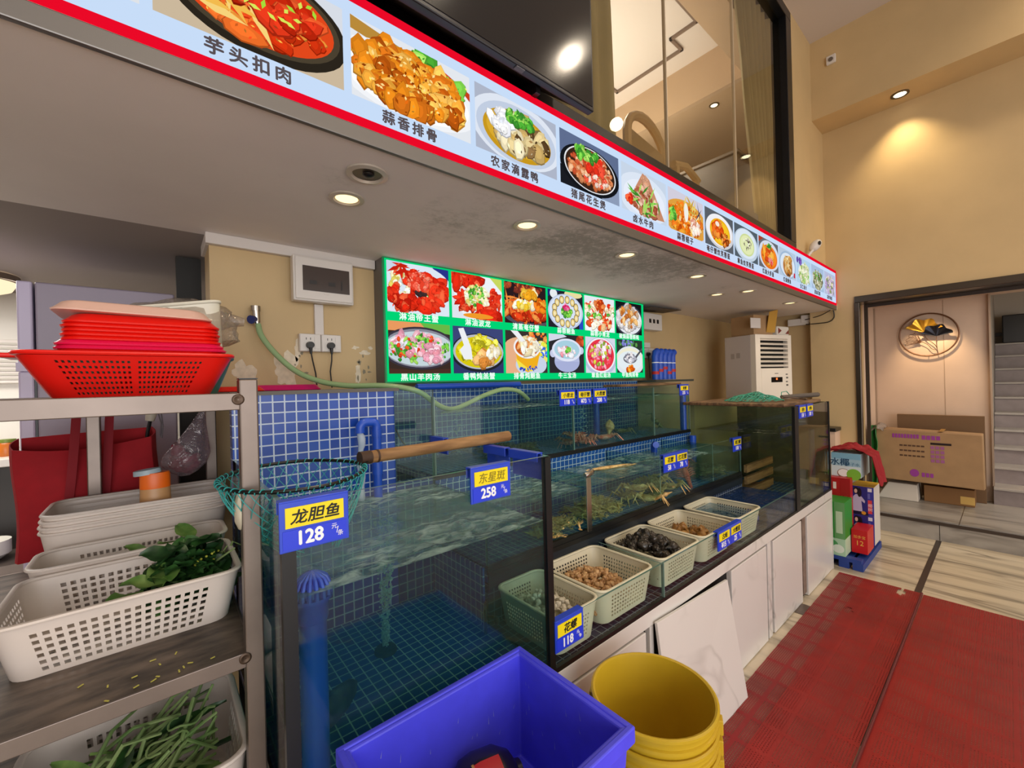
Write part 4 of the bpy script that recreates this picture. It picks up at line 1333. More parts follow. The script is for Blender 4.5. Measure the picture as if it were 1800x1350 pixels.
water('tank_water', 2.565, XC - 0.006, Y1 + 0.008, Y2 - 0.003, 0.773, 0.940, M_waterc, 'dim water in the last middle tank before the big end tank', 16, 16, 0.005, 10.0)
hk = thing('hook_rod', (1.37, 1.15, 0.76), 'bent steel rod hooked over the middle tank glass', 'hook')
MB().box(1.355, 1.384, 1.1425, 1.1445, 0.775, 1.0).build('flat_bar', M_chrome, hk, bevel=0.001)
MB().tube([(1.345, 1.143, 1.012), (1.37, 1.138, 1.018), (1.40, 1.15, 1.02)], 0.012, 10).build('hook_roll', M_chrome, hk, smooth=True)

# --- upper row
up = thing('crab_tank', (1.9, 1.7, 1.03), 'upper row of glass tanks under the green menu sign', 'fish tank')
MB().box(XB, XC, Y2 - 0.004, Y3, 1.006, 1.034).build('tiled_base', M_tile2, up)
MB().box(0.70, XC + 0.02, Y3, Y3 + 0.04, 0.60, 1.40).build('tiled_back', M_tile2, up)
pane(up, XB, XC, Y2, Y2 + 0.008, 1.034, 1.355)
pane(up, XB, XB + 0.007, Y2 + 0.008, Y3, 1.034, 1.355)
pane(up, XC - 0.007, XC, Y2 + 0.008, Y3, 1.034, 1.36, M_glassd)
for x in (1.693, 2.481):
    pane(up, x - 0.003, x + 0.003, Y2 + 0.009, Y3, 1.034, 1.35, M_glassd)
    MB().box(x - 0.003, x + 0.003, Y2 - 0.001, Y2 + 0.004, 1.034, 1.352).build('joint_strip', M_edge, up)
MB().box(XB, XC, Y2 - 0.006, Y2 + 0.01, 1.018, 1.038).build('base_seal', M_seal, up)
MB().box(XB - 0.002, XB + 0.01, Y2 - 0.002, Y2 + 0.01, 1.034, 1.356).build('joint_strip', M_edge, up)
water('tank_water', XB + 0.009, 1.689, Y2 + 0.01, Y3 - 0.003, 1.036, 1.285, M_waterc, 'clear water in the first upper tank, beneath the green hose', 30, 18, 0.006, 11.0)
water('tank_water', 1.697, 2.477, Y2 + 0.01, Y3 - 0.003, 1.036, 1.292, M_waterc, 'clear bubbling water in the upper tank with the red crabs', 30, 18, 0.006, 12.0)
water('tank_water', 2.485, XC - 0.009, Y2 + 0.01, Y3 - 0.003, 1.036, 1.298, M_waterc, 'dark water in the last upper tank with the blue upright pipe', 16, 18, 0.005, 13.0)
for nm, x, y, z0, z1, n_, lab in (('air_bubbles', 1.12, 1.75, 1.05, 1.28, 70, 'loose bubbles rising in the first upper tank'), ('air_bubbles', 2.02, 1.72, 1.05, 1.29, 70, 'loose bubbles rising behind the red crabs')):
    bb = MB()
    for i in range(n_):
        bb.blob((x + rnd.gauss(0, 0.018), y + rnd.gauss(0, 0.018), rnd.uniform(z0, z1)), (rnd.uniform(.002, .0055),) * 3, None, 6, 4)
    o = bb.build(nm, M_bubble, smooth=True)
    tag(o, lab, 'bubbles', kind='stuff')
bp = MB().tube([(0.98, 1.90, 1.398), (1.66, 1.90, 1.398)], 0.0155, 12).build('water_pipe', M_bluepipe, smooth=True)
tag(bp, 'straight blue pipe lying along the wall under the green sign', 'pipe')
for x, y, lab in ((2.33, 1.86, 'pale blue upright pipe in the upper tank behind the crabs'), (2.905, 1.53, 'deep blue upright pipe at the far end of the upper tank')):
    o = MB().cyl((x, y, 1.036), (x, y, 1.33), 0.022, n=16).build('standpipe', M_bluepipe, smooth=True)
    tag(o, lab, 'pipe')
o = MB().tube([(2.90, 1.46, 0.775), (2.90, 1.46, 1.0)], 0.022, 14).build('standpipe', M_bluepipe, smooth=True)
tag(o, 'blue upright pipe in the last middle tank', 'pipe')
ov = MB().tube([(2.36, 1.44, 0.92), (2.36, 1.44, 0.985), (2.352, 1.43, 1.0), (2.335, 1.41, 1.002)], 0.02, 12).build('inlet_pipe', M_bluepipe, smooth=True)
tag(ov, 'short blue elbow poking out of the foam in the middle tank', 'pipe')

# --- end tank
et = thing('fish_tank', (3.33, 1.17, ZB), 'tall murky end tank with a wooden board on top', 'fish tank')
MB().box(XC + 0.004, XE, Y0 + 0.002, Y2, ZB - 0.012, ZB).build('tiled_base', M_tile2, et)
MB().box(XC + 0.013, XE - 0.01, Y2 - 0.03, Y2 + 0.002, ZB, 1.212).build('rear_board', mat('olive_board', '#8a8350', 0.6, var=0.12, vscale=3), et)
pane(et, XC + 0.004, XE, Y0, Y0 + 0.008, ZB, 1.213)
pane(et, XC + 0.004, XC + 0.012, Y0 + 0.008, Y2, ZB, 1.213)
pane(et, XE - 0.008, XE, Y0 + 0.008, Y2, ZB, 1.213, M_dirty)
MB().box(XC + 0.002, XC + 0.07, Y0 - 0.004, Y0 + 0.012, ZB - 0.01, 1.215).build('corner_seal', M_seal, et)
MB().box(XE - 0.012, XE + 0.004, Y0 - 0.004, Y0 + 0.012, ZB - 0.01, 1.215).build('corner_seal', M_seal, et)
water('tank_water', XC + 0.014, XE - 0.01, Y0 + 0.01, Y2 - 0.035, ZB + 0.001, 1.04, M_waterm, 'murky olive water in the tall end tank', 30, 30, 0.006, 15.0)
o = MB().cyl((3.60, 0.93, ZB + 0.001), (3.60, 0.93, 1.02), 0.018, n=14).build('standpipe', M_bluepipe, smooth=True)
tag(o, 'blue upright pipe in the tall end tank', 'pipe')
cr = thing('sunken_crate', (3.3, 1.3, ZB), 'brown wooden crate sunk in the murky end tank', 'crate')
for z in (0.60, 0.68, 0.76):
    MB().box(3.02, 3.5, 1.15, 1.17, z, z + 0.05).build('slat', M_wood, cr)
MB().box(3.02, 3.5, 1.17, 1.4, ZB + 0.001, 0.60).build('bottom_board', M_wood, cr)
bd = MB()
bd.hexa([(2.86, 0.87, 1.2165), (3.58, 0.862, 1.2165), (3.60, 1.50, 1.2165), (2.88, 1.52, 1.2165)], [(2.86, 0.87, 1.238), (3.58, 0.862, 1.238), (3.60, 1.50, 1.238), (2.88, 1.52, 1.238)])
o = bd.build('wooden_board', M_darkwood, bevel=0.006)
tag(o, 'dark wooden board lying across the top of the end tank', 'board')
bd = MB().box(2.28, 3.06, 1.62, 1.76, 1.362, 1.378).build('wooden_board', M_darkwood, bevel=0.004)
tag(bd, 'narrow stained plank lying on the far end of the upper tanks', 'board')

# ------------------------------------------------------------------ price tags


def price_tag(x, y, ztop, w, h, entries, label, rotz=0.0, unit=True, ink=M_ink, blank=False, hand=0.9):
    """hung over a glass edge; front faces -Y at rotz 0; origin at the top centre of the glass"""
    t = thing('price_tag', (x, y, ztop), label, 'price tag', 'blue and yellow price tags', rotz)
    hw = w / 2
    MB().box(-hw, hw, -0.006, 0.0, -h, 0.004).build('holder', M_tagblue, t, local=True, bevel=0.0012)
    MB().box(-hw, hw, -0.007, 0.016, 0.0015, 0.005).box(-hw, hw, 0.013, 0.016, -0.022, 0.003).build('clip', M_tagblue, t, local=True, bevel=0.001)
    if blank:
        return t
    n = len(entries)
    cw = w / n
    for i, (nm, pr) in enumerate(entries):
        cx = -hw + cw * (i + 0.5)
        yh = h * 0.44
        card = MB().box(cx - cw * 0.42, cx + cw * 0.42, -0.0075, -0.0055, -yh - h * 0.07, -h * 0.09).build('name_card', M_tagyel, t, local=True)
        k = len(nm)
        s = min(yh * 0.72, cw * 0.74 / k)
        text(nm, s, (cx, -0.008, -h * 0.32), card, ink, 'name_lettering', bold=s * 0.018 * hand, shear=0.18, local=True, sx=1.05)
        strip = MB().box(cx - cw * 0.46, cx + cw * 0.46, -0.0073, -0.0055, -h * 0.95, -h * 0.56).build('price_strip', M_tagdeep, t, local=True)
        s2 = min(h * 0.40, cw * 0.9 / len(pr))
        text(pr, s2, (cx - cw * (0.09 if unit else 0.02), -0.008, -h * 0.755), strip, M_num, 'price_numerals', bold=s2 * 0.035, local=True, sx=0.92)
        if unit:
            s3 = h * 0.13
            text('元', s3, (cx + cw * 0.27, -0.008, -h * 0.66), strip, M_num, 'unit_lettering', local=True)
            text('/', s3 * 1.5, (cx + cw * 0.315, -0.008, -h * 0.75), strip, M_num, 'unit_lettering', local=True)
            text('条' if n == 1 and w > 0.12 else '斤', s3, (cx + cw * 0.36, -0.008, -h * 0.83), strip, M_num, 'unit_lettering', local=True)
    return t


M_inkfaint = mat('faint_ink', '#8a7a10', 0.6)
price_tag(0.2195, 0.849, 1.194, 0.122, 0.088, [('龙胆鱼', '128')], 'price tag reading 128 at the near corner of the big tank')
price_tag(0.634, 0.849, 1.194, 0.124, 0.084, [('东星斑', '258')], 'price tag reading 258 on the front glass of the big tank', ink=M_inkfaint, hand=0.2)
price_tag(0.907, 0.849, 0.714, 0.122, 0.086, [('花螺', '118')], 'price tag reading 118 on the near end of the low trough')
price_tag(1.644, 1.505, 1.357, 0.122, 0.08, [('小青龙', '118')], 'first of three tags on the upper tank, reading 118')
price_tag(1.78, 1.505, 1.357, 0.118, 0.08, [('奄仔蟹', '¥73')], 'middle of three tags on the upper tank, reading 73')
price_tag(1.916, 1.505, 1.357, 0.12, 0.08, [('大黑蟹', '208')], 'last of three tags on the upper tank, reading 208')
price_tag(2.872, 1.505, 1.362, 0.128, 0.075, [('青蟹', '255')], 'price tag reading 255 at the far end of the upper tanks')
price_tag(2.103, 1.159, 1.008, 0.25, 0.088, [('花蟹', '58'), ('红花蟹', '78')], 'double price tag reading 58 and 78 on the middle tank')
price_tag(2.885, 1.159, 1.008, 0.128, 0.084, [('青口螺', '108')], 'price tag reading 108 on the last middle tank')
price_tag(2.005, 0.849, 0.714, 0.25, 0.082, [('古蚝', '¥15'), ('大蚬皇', '25')], 'double price tag reading 15 and 25 on the low trough')
price_tag(3.10, 0.849, 1.215, 0.13, 0.078, [('桂鱼', '138')], 'nearer price tag reading 138 on the end tank')
price_tag(3.252, 0.849, 1.215, 0.126, 0.078, [('鲈鱼', '138')], 'farther price tag reading 138 on the end tank')
price_tag(0.844, 1.455, 1.194, 0.11, 0.06, [], 'back of a blue tag hung on the rear of the tank side pane', rotz=pi / 2, blank=True)
price_tag(0.844, 1.085, 1.194, 0.115, 0.075, [], 'back of a blue tag hung under the net handle', rotz=pi / 2, blank=True)
price_tag(0.844, 0.945, 1.194, 0.13, 0.075, [], 'back of a blue tag hung by the front corner of the big tank', rotz=pi / 2, blank=True)
# ------------------------------------------------------------------ perforated baskets


def basket_mesh(W, D, H, r=0.035, flare=0.02, hx_=14, hy=10, hz=5, zlo=0.12, zhi=0.8, mx=0.12, my=0.14, hole=0.52, base_holes=True, split=False):
    mb = MB()
    us = []

    def cells(n, m):
        e = [(0.0, False)]
        for i in range(n):
            a = m + (1 - 2 * m) * (i / n)
            b_ = m + (1 - 2 * m) * ((i + hole) / n)
            solid_mid = split and abs((i + 0.5) / n - 0.5) < 0.6 / n
            e.append((a, not solid_mid))
            e.append((b_, False))
        return e          # (start, is_hole until next)
    cx_, cy_ = cells(hx_, mx), cells(hy, my)
    zs = [(0.0, False)]
    for i in range(hz):
        zs.append((zlo + (zhi - zlo) * i / hz, True))
        zs.append((zlo + (zhi - zlo) * (i + hole) / hz, False))
    zs.append((1.0, False))

    def per(t):
        a, b_ = W / 2 - flare * (1 - t), D / 2 - flare * (1 - t)
        out = []
        for side in range(4):
            cl = cx_ if side % 2 == 0 else cy_
            L = 2 * ((a if side % 2 == 0 else b_) - r)
            for (u, hflag) in cl:
                s = -L / 2 + u * L
                p = {0: (s, -b_), 1: (a, s), 2: (-s, b_), 3: (-a, -s)}[side]
                out.append((p[0], p[1], hflag))
            # end of straight + corner arc
            s = L / 2
            p = {0: (s, -b_), 1: (a, s), 2: (-s, b_), 3: (-a, -s)}[side]
            out.append((p[0], p[1], False))
            cc = {0: (a - r, -b_ + r, -pi / 2), 1: (a - r, b_ - r, 0), 2: (-a + r, b_ - r, pi / 2), 3: (-a + r, -b_ + r, pi)}[side]
            for k in range(1, 5):
                an = cc[2] + (pi / 2) * k / 5
                out.append((cc[0] + r * cos(an), cc[1] + r * sin(an), False))
        return out
    vs, fs = [], []
    flags = None
    for (t, _) in zs:
        ring = per(t)
        flags = [q[2] for q in ring]
        vs += [(q[0], q[1], t * H) for q in ring]
    n = len(flags)
    for j in range(len(zs) - 1):
        for i in range(n):
            if flags[i] and zs[j][1]:
                continue
            fs.append((j * n + i, j * n + (i + 1) % n, (j + 1) * n + (i + 1) % n, (j + 1) * n + i))
    mb.add(vs, fs)
    # base: holes inside, solid border
    a, b_ = W / 2 - flare, D / 2 - flare
    gx = [-a + 0.0, -a + r] + [0] * 0
    nx, ny = hx_, hy
    xs = [-a + r + (2 * a - 2 * r) * k / (2 * nx + 1) for k in range(2 * nx + 2)]
    ys = [-b_ + r + (2 * b_ - 2 * r) * k / (2 * ny + 1) for k in range(2 * ny + 2)]
    for j in range(len(ys) - 1):
        for i in range(len(xs) - 1):
            if base_holes and i % 2 == 1 and j % 2 == 1:
                continue
            mb.poly([(xs[i], ys[j], 0), (xs[i + 1], ys[j], 0), (xs[i + 1], ys[j + 1], 0), (xs[i], ys[j + 1], 0)])
    ring = per(0.0)
    inner = []
    for q in ring:
        inner.append((min(max(q[0], -a + r), a - r), min(max(q[1], -b_ + r), b_ - r), 0))
    o = len(mb.v)
    mb.add([(q[0], q[1], 0) for q in ring] + inner, [(i, (i + 1) % n, n + (i + 1) % n, n + i) for i in range(n)])
    top = [(q[0], q[1], H) for q in per(1.0)]
    return mb, top


def make_basket(name, label, cat, m, W, D, H, rim_r=0.006, loc=(0, 0, 0), rotz=0.0, group=None, thick=0.0025, **kw):
    t = thing(name, loc, label, cat, group, rotz)
    mb, top = basket_mesh(W, D, H, **kw)
    mb.build('basket_wall', m, t, local=True, solid=thick, smooth=True)
    pts = []
    for p in top:
        if not pts or (Vector(p) - Vector(pts[-1])).length > 1e-4:
            pts.append(p)
    MB().tube(pts, rim_r, 8, closed=True, flat=0.8).build('rim', m, t, local=True, smooth=True)
    return t


# baskets in the trough
M_tb = mat('ivory_plastic', '#d9d2b8', 0.38, var=0.05, vscale=7)
TBK = dict(r=0.035, flare=0.016, hx_=13, hy=15, hz=6, zlo=0.14, zhi=0.84, mx=0.05, my=0.05, hole=0.55)
tb0 = make_basket('white_basket', 'ivory basket of brown sea snails just before the trough divider', 'basket', M_tb, 0.305, 0.285, 0.117, loc=(1.243, 1.006, 0.592), group='ivory baskets in the trough', **TBK)
tb1 = copy_tree(tb0)
tb1.location = (1.61, 1.008, 0.592)
tb1['label'] = 'ivory basket heaped with dark black whelks just past the trough divider'
tb2 = copy_tree(tb0)
tb2.location = (1.945, 1.008, 0.592)
tb2['label'] = 'ivory basket with a few brown shellfish between the black whelks and the drowned basket'
tb3 = copy_tree(tb0)
tb3.location = (2.30, 1.010, 0.592)
tb3['label'] = 'ivory basket of half-drowned grey clams, farthest in the trough'
tbs = make_basket('white_basket', 'ivory basket of pale wet snails half hidden behind the black corner post', 'basket', M_tb, 0.205, 0.285, 0.117, loc=(0.967, 1.0, 0.592), group='ivory baskets in the trough', r=0.035, flare=0.014, hx_=9, hy=15, hz=6, zlo=0.16, zhi=0.8, mx=0.08, my=0.08, hole=0.5)


def scatter(proto, n, cx, cy, ax, ay, z0, heap, scale=(0.85, 1.15), tilt=1.0, seed=1, first=True, gap=0.0):
    """copies of one mesh thing piled on a heap-shaped surface"""
    r = random.Random(seed)
    out = []
    pts = []
    tries = 0
    while len(pts) < n and tries < n * 60:
        tries += 1
        u, v = r.uniform(-1, 1), r.uniform(-1, 1)
        x, y = cx + u * ax, cy + v * ay
        h = heap * max(0.0, 1 - (u * u + v * v) * 0.8)
        z = z0 + h * r.random() ** 0.4
        if gap and any((x - a) ** 2 + (y - b_) ** 2 + (z - c) ** 2 < gap * gap for a, b_, c in pts):
            continue
        pts.append((x, y, z))
    for i, (x, y, z) in enumerate(pts):
        o = proto if (i == 0 and first) else proto.copy()
        if not (i == 0 and first):
            COL.objects.link(o)
        o.location = (x, y, z)
        o.rotation_euler = (r.uniform(-tilt, tilt), r.uniform(-tilt, tilt), r.uniform(0, 2 * pi))
        s = r.uniform(*scale)
        o.scale = (s, s, s)
        out.append(o)
    return out


def shell_mb(l, w, h, twist=1.5, n=12, k=9):
    """spiral-sided shell: pointed at one end, round opening at the other"""
    mb = MB()
    prof = [(-1, .04), (-.8, .25), (-.62, .34), (-.5, .33), (-.36, .55), (-.2, .58), (-.05, .85), (.2, 1.0), (.45, .92), (.7, .62), (.9, .25), (1, .05)]

    def fn(v, u):
        i = min(int(u * 11), 10)
        t = u * 11 - i
        x = prof[i][0] + (prof[i + 1][0] - prof[i][0]) * t
        r_ = prof[i][1] + (prof[i + 1][1] - prof[i][1]) * t
        a = 2 * pi * v
        rr_ = r_ * (1 + 0.12 * cos(3 * a + 5 * u))
        return (x * l, rr_ * w * cos(a), rr_ * h * sin(a) + 0.1 * h * sin(u * 9))
    mb.grid(fn, n, 18, closed_u=True)
    return mb


M_sn = mat('brown_shell', '#8a5a2e', 0.4, col2='#d8b07c', vscale=80)
M_sn2 = mat('pale_shell', '#b9ae98', 0.45, col2='#e2dccc', vscale=90)
M_bw = mat('black_shell', '#0d0c0b', 0.22, col2='#3a322a', vscale=40)
M_bc = mat('amber_shell', '#6d4319', 0.35, col2='#b98a45', vscale=30)
M_gc = mat('grey_clam_shell', '#6c6653', 0.4, col2='#a39a80', vscale=40)
o = shell_mb(0.015, 0.009, 0.009).build('sea_snail', M_sn, smooth=True)
tag(o, 'small brown sea snail in the heap filling the nearer ivory basket', 'snail', 'brown sea snails in the nearer basket')
scatter(o, 290, 1.215, 1.02, 0.12, 0.115, 0.628, 0.066, scale=(1.05, 1.4), seed=3)
o = shell_mb(0.013, 0.0085, 0.0085).build('pale_snail', M_sn2, smooth=True)  # pale sea snails, the same sort as the brown heap
tag(o, 'pale wet snail in the basket behind the black corner post', 'snail', 'pale snails behind the corner post')
scatter(o, 150, 0.967, 1.0, 0.08, 0.115, 0.635, 0.065, scale=(1.0, 1.4), seed=4)
o = shell_mb(0.034, 0.022, 0.02).build('black_whelk', M_bw, smooth=True)
tag(o, 'glossy black whelk in the heap past the trough divider', 'whelk', 'black whelks in the second basket')
scatter(o, 120, 1.60, 1.015, 0.118, 0.112, 0.645, 0.095, seed=5)
o = shell_mb(0.034, 0.02, 0.017).build('amber_shellfish', M_bc, smooth=True)
tag(o, 'amber-brown shellfish lying in the sparsely filled basket', 'shellfish', 'amber shellfish in the third basket')
scatter(o, 42, 1.94, 1.02, 0.115, 0.09, 0.632, 0.05, seed=6)
o = shell_mb(0.026, 0.02, 0.011).build('grey_clam', M_gc, smooth=True)
tag(o, 'grey clam under water in the farthest ivory basket', 'clam', 'grey clams in the farthest basket')
scatter(o, 70, 2.30, 1.0, 0.115, 0.095, 0.64, 0.025, seed=8, tilt=0.4)
water('tank_water', 2.178, 2.42, 0.893, 1.126, 0.606, 0.686, M_watert, 'cloudy water standing in the farthest ivory basket', 20, 20, 0.002, 21.0)
dr = MB().lathe([(0.002, 0.05), (0.02, 0.048), (0.034, 0.036), (0.042, 0.016), (0.043, 0.0)], 24, (2.62, 0.985, ZB + 0.002)).build('drain_dome', M_bluepipe, smooth=True)
tag(dr, 'round blue drain dome in the water at the far end of the trough', 'drain')

# crustaceans


def crab_mb(s, long_legs=1.0):
    mb = MB()
    mb.blob((0, 0, 0.45 * s), (1.0 * s, 0.72 * s, 0.34 * s), None, 14, 8, 0.12, 3.0)
    for sx in (-1, 1):
        for k in range(4):
            a = radians(-35 + 27 * k)
            p0 = Vector((sx * 0.75 * s, (-0.35 + 0.25 * k) * s, 0.4 * s))
            d = Vector((sx * cos(a), sin(a), 0))
            p1 = p0 + d * 0.75 * s * long_legs + Vector((0, 0, 0.45 * s))
            p2 = p1 + d * 0.7 * s * long_legs - Vector((0, 0, 0.85 * s))
            mb.tube([p0, p1, p2], [0.12 * s, 0.10 * s, 0.03 * s], 6)
        c0 = Vector((sx * 0.7 * s, -0.5 * s, 0.4 * s))
        c1 = c0 + Vector((sx * 0.5, -0.45, 0.2)) * s
        c2 = c1 + Vector((-sx * 0.35, -0.5, 0.05)) * s
        mb.tube([c0, c1], [0.13 * s, 0.16 * s], 6)
        mb.tube([c1, (c1 + c2) / 2, c2], [0.12 * s, 0.24 * s, 0.12 * s], 8)
        mb.tube([c2, c2 + Vector((-sx * 0.12, -0.42, 0.08)) * s], [0.12 * s, 0.02 * s], 6)
        mb.tube([c2, c2 + Vector((-sx * 0.36, -0.3, -0.02)) * s], [0.1 * s, 0.02 * s], 6)
        mb.blob((sx * 0.25 * s, -0.68 * s, 0.62 * s), (0.07 * s, 0.07 * s, 0.09 * s), None, 6, 4)
    return mb


def lobster_mb(s, legs=True):
    mb = MB()
    mb.tube([(0, -1.6 * s, .4 * s), (0, -1.3 * s, .5 * s), (0, -.6 * s, .55 * s), (0, 0, .5 * s)], [.1 * s, .3 * s, .42 * s, .36 * s], 10)
    for k in range(6):
        mb.blob((0, (0.15 + 0.27 * k) * s, (0.48 - 0.03 * k) * s), ((.36 - .03 * k) * s, .19 * s, (.3 - .03 * k) * s), None, 10, 6)
    for k in (-2, -1, 0, 1, 2):
        a = radians(22 * k)
        mb.tube([(0, 1.75 * s, .3 * s), (0.7 * s * sin(a), (1.75 + .6 * cos(a)) * s, .2 * s)], [.08 * s, .2 * s], 6, flat=0.3)
    for sx in (-1, 1):
        mb.tube([(sx * .12 * s, -1.5 * s, .5 * s), (sx * .5 * s, -2.3 * s, 1.0 * s), (sx * 1.1 * s, -2.4 * s, 1.2 * s), (sx * 1.7 * s, -1.4 * s, 1.0 * s)], [.07 * s, .05 * s, .04 * s, .01 * s], 5)
        for k in range(4):
            y = (-1.0 + .3 * k) * s
            mb.tube([(sx * .3 * s, y, .4 * s), (sx * .8 * s, y - .1 * s, .7 * s), (sx * 1.2 * s, y - .15 * s, 0.02)], [.07 * s, .06 * s, .02 * s], 5)
        c1 = Vector((sx * .75, -1.7, .5)) * s
        mb.tube([(sx * .3 * s, -1.2 * s, .45 * s), c1], [.1 * s, .12 * s], 6)
        mb.tube([c1, c1 + Vector((sx * .1, -.5, .05)) * s, c1 + Vector((0, -1.0, .05)) * s], [.12 * s, .24 * s, .04 * s], 8)
    return mb


M_rc = mat('red_crab_shell', '#d2563a', 0.35, col2='#f0b8a0', vscale=60)
M_gcrab = mat('green_crab_shell', '#4d5236', 0.4, col2='#8a8050', vscale=40)
M_gl = mat('green_lobster_shell', '#23301f', 0.35, col2='#5c5a38', vscale=60)
M_tan = mat('tan_shell', '#b08242', 0.45, col2='#e2c384', vscale=60)
M_redl = mat('red_lobster_shell', '#c23a1e', 0.35, col2='#e0765a', vscale=40)

o = crab_mb(0.034).build('red_crab', M_rc, smooth=True)
tag(o, 'red and white crab piled at the near end of the upper tank with the 173 row of tags', 'crab', 'red crabs in the upper tank')
o['label'] = 'red and white crab in the low pile under the three price tags'
for i, (x, y, z, a) in enumerate([(1.76, 1.60, 1.045, 0.3), (1.84, 1.57, 1.045, 1.6), (1.80, 1.66, 1.045, 2.8), (1.87, 1.645, 1.072, 0.9), (1.93, 1.60, 1.045, 3.9), (1.80, 1.61, 1.083, 4.6), (1.96, 1.67, 1.045, 5.2)]):
    q = o if i == 0 else o.copy()
    if i:
        COL.objects.link(q)
    q.location = (x, y, z)
    q.rotation_euler = (rnd.uniform(-.3, .3), rnd.uniform(-.3, .3), a)
o = crab_mb(0.048, 1.15).build('red_crab', M_rc, smooth=True)
o.location = (2.07, 1.60, 1.04)
o.rotation_euler = (0.1, 0, 2.6)
tag(o, 'large pale-legged crab raising its legs beside the red crab pile', 'crab')
o = crab_mb(0.05).build('green_crab', M_gcrab, smooth=True)
o.location = (2.70, 1.66, 1.10)
o.rotation_euler = (0.9, 0.1, 0.5)
tag(o, 'olive green crab in the last upper tank past the blue upright pipe', 'crab')
o = crab_mb(0.045).build('green_crab', M_gcrab, smooth=True)
o.location = (2.42, 1.72, 1.04)
o.rotation_euler = (0.2, 0, 2.0)
tag(o, 'olive green crab against the divider in the upper tank', 'crab')
cn = shell_mb(0.06, 0.03, 0.03).build('conch', M_tan, smooth=True)
cn.location = (2.23, 1.68, 1.095)
cn.rotation_euler = (0.2, -1.3, 0.3)
tag(cn, 'tan conch standing upright beside the pale blue pipe', 'conch')

o = lobster_mb(0.026).build('green_lobster', M_gl, smooth=True)
tag(o, 'small dark green lobster in the heap behind the net handle', 'lobster', 'green lobsters in the first upper tank')
for i in range(26):
    q = o if i == 0 else o.copy()
    if i:
        COL.objects.link(q)
    q.location = (rnd.uniform(1.14, 1.56), rnd.uniform(1.58, 1.84), 1.038 + (0.022 if i % 2 else 0))
    q.rotation_euler = (rnd.uniform(-.2, .2), rnd.uniform(-.2, .2), rnd.uniform(0, 6.28))

o = lobster_mb(0.016).build('mantis_shrimp', M_tan, smooth=True)
tag(o, 'tan shrimp in the fuzzy heap behind the steel hook', 'shrimp', 'tan shrimps in the middle tank')
for i in range(120):
    q = o if i == 0 else o.copy()
    if i:
        COL.objects.link(q)
    u, v = rnd.gauss(0, .42), rnd.gauss(0, .42)
    q.location = (1.60 + .16 * max(-1, min(1, u)), 1.30 + .09 * max(-1, min(1, v)), 0.776 + 0.05 * rnd.random() * max(0.1, 1 - u * u - v * v))
    q.rotation_euler = (rnd.uniform(-.5, .5), rnd.uniform(-.5, .5), rnd.uniform(0, 6.28))
o2 = o.copy()
COL.objects.link(o2)
o2['label'] = 'tan shrimp in the heap beyond the first middle tank divider'
o2['group'] = 'tan shrimps in the first middle tank'
for i in range(60):
    q = o2 if i == 0 else o2.copy()
    if i:
        COL.objects.link(q)
    q.location = (1.24 + rnd.gauss(0, .05), 1.25 + rnd.gauss(0, .03), 0.776 + 0.035 * rnd.random())
    q.rotation_euler = (rnd.uniform(-.5, .5), rnd.uniform(-.5, .5), rnd.uniform(0, 6.28))
o = crab_mb(0.05).build('flower_crab', M_tan, smooth=True)
tag(o, 'tan striped crab in the heap below the double tag', 'crab', 'tan crabs in the middle tanks')
for i, (x, y, z, a) in enumerate([(1.86, 1.30, 0.776, 1.0), (1.90, 1.21, 0.776, 2.4), (2.04, 1.23, 0.776, 0.3), (2.10, 1.33, 0.776, 4.0), (1.88, 1.25, 0.825, 5.0), (2.20, 1.25, 0.776, 2.0), (2.26, 1.37, 0.776, 3.0), (2.06, 1.27, 0.83, 1.2)]):
    q = o if i == 0 else o.copy()
    if i:
        COL.objects.link(q)
    q.location = (x, y, z)
    q.rotation_euler = (rnd.uniform(-.2, .2), rnd.uniform(-.2, .2), a)
o = lobster_mb(0.045).build('red_lobster', M_redl, smooth=True)
o.location = (2.38, 1.24, 0.81)
o.rotation_euler = (-0.75, 0.2, 2.3)
tag(o, 'bright red lobster leaning against the glass of the middle tank', 'lobster')
o = lobster_mb(0.03).build('green_lobster', M_gcrab, smooth=True)
tag(o, 'olive prawn in the heap of the last middle tank', 'prawn', 'olive prawns in the last middle tank')
for i in range(30):
    q = o if i == 0 else o.copy()
    if i:
        COL.objects.link(q)
    q.location = (rnd.uniform(2.62, 2.86), rnd.uniform(1.22, 1.4), 0.776 + 0.03 * rnd.random())
    q.rotation_euler = (rnd.uniform(-.3, .3), rnd.uniform(-.3, .3), rnd.uniform(0, 6.28))
o = MB().blob((0, 0, 0), (0.16, 0.012, 0.01), None, 10, 6, 0.2, 2.0).build('floating_stick', M_tan, smooth=True)
o.location = (1.78, 1.33, 0.957)
o.rotation_euler = (0, 0, -0.25)
tag(o, 'long pale razor-thin shellfish floating on the middle tank water', 'shellfish')

# ------------------------------------------------------------------ landing net on the big tank
nt_ = thing('landing_net', (0.41, 1.10, 1.2), 'teal landing net with a thick wooden handle lying across the big tank', 'net')
MB().tube([(0.40, 1.092, 1.2165), (0.55, 1.106, 1.2165), (0.94, 1.146, 1.2165)], [0.0165, 0.0172, 0.0180], 18).build('handle', M_wood, nt_, smooth=True)
MB().tube([(0.395, 1.092, 1.2165), (0.425, 1.095, 1.2165)], 0.0178, 18).tube([(0.44, 1.0965, 1.2165), (0.446, 1.0969, 1.2165)], 0.0178, 18).build('handle_binding', mat('brown_tape', '#3d2616', 0.6), nt_, smooth=True)
hoop = []
hcx, hcy = 0.245, 1.085


def hoop_pt(a):
    k = 1.0
    return Vector((hcx + 0.155 * cos(a), hcy + 0.155 * sin(a) * (1 - 0.25 * max(0, cos(a)) ** 2), 1.202 + 0.006 * sin(a)))


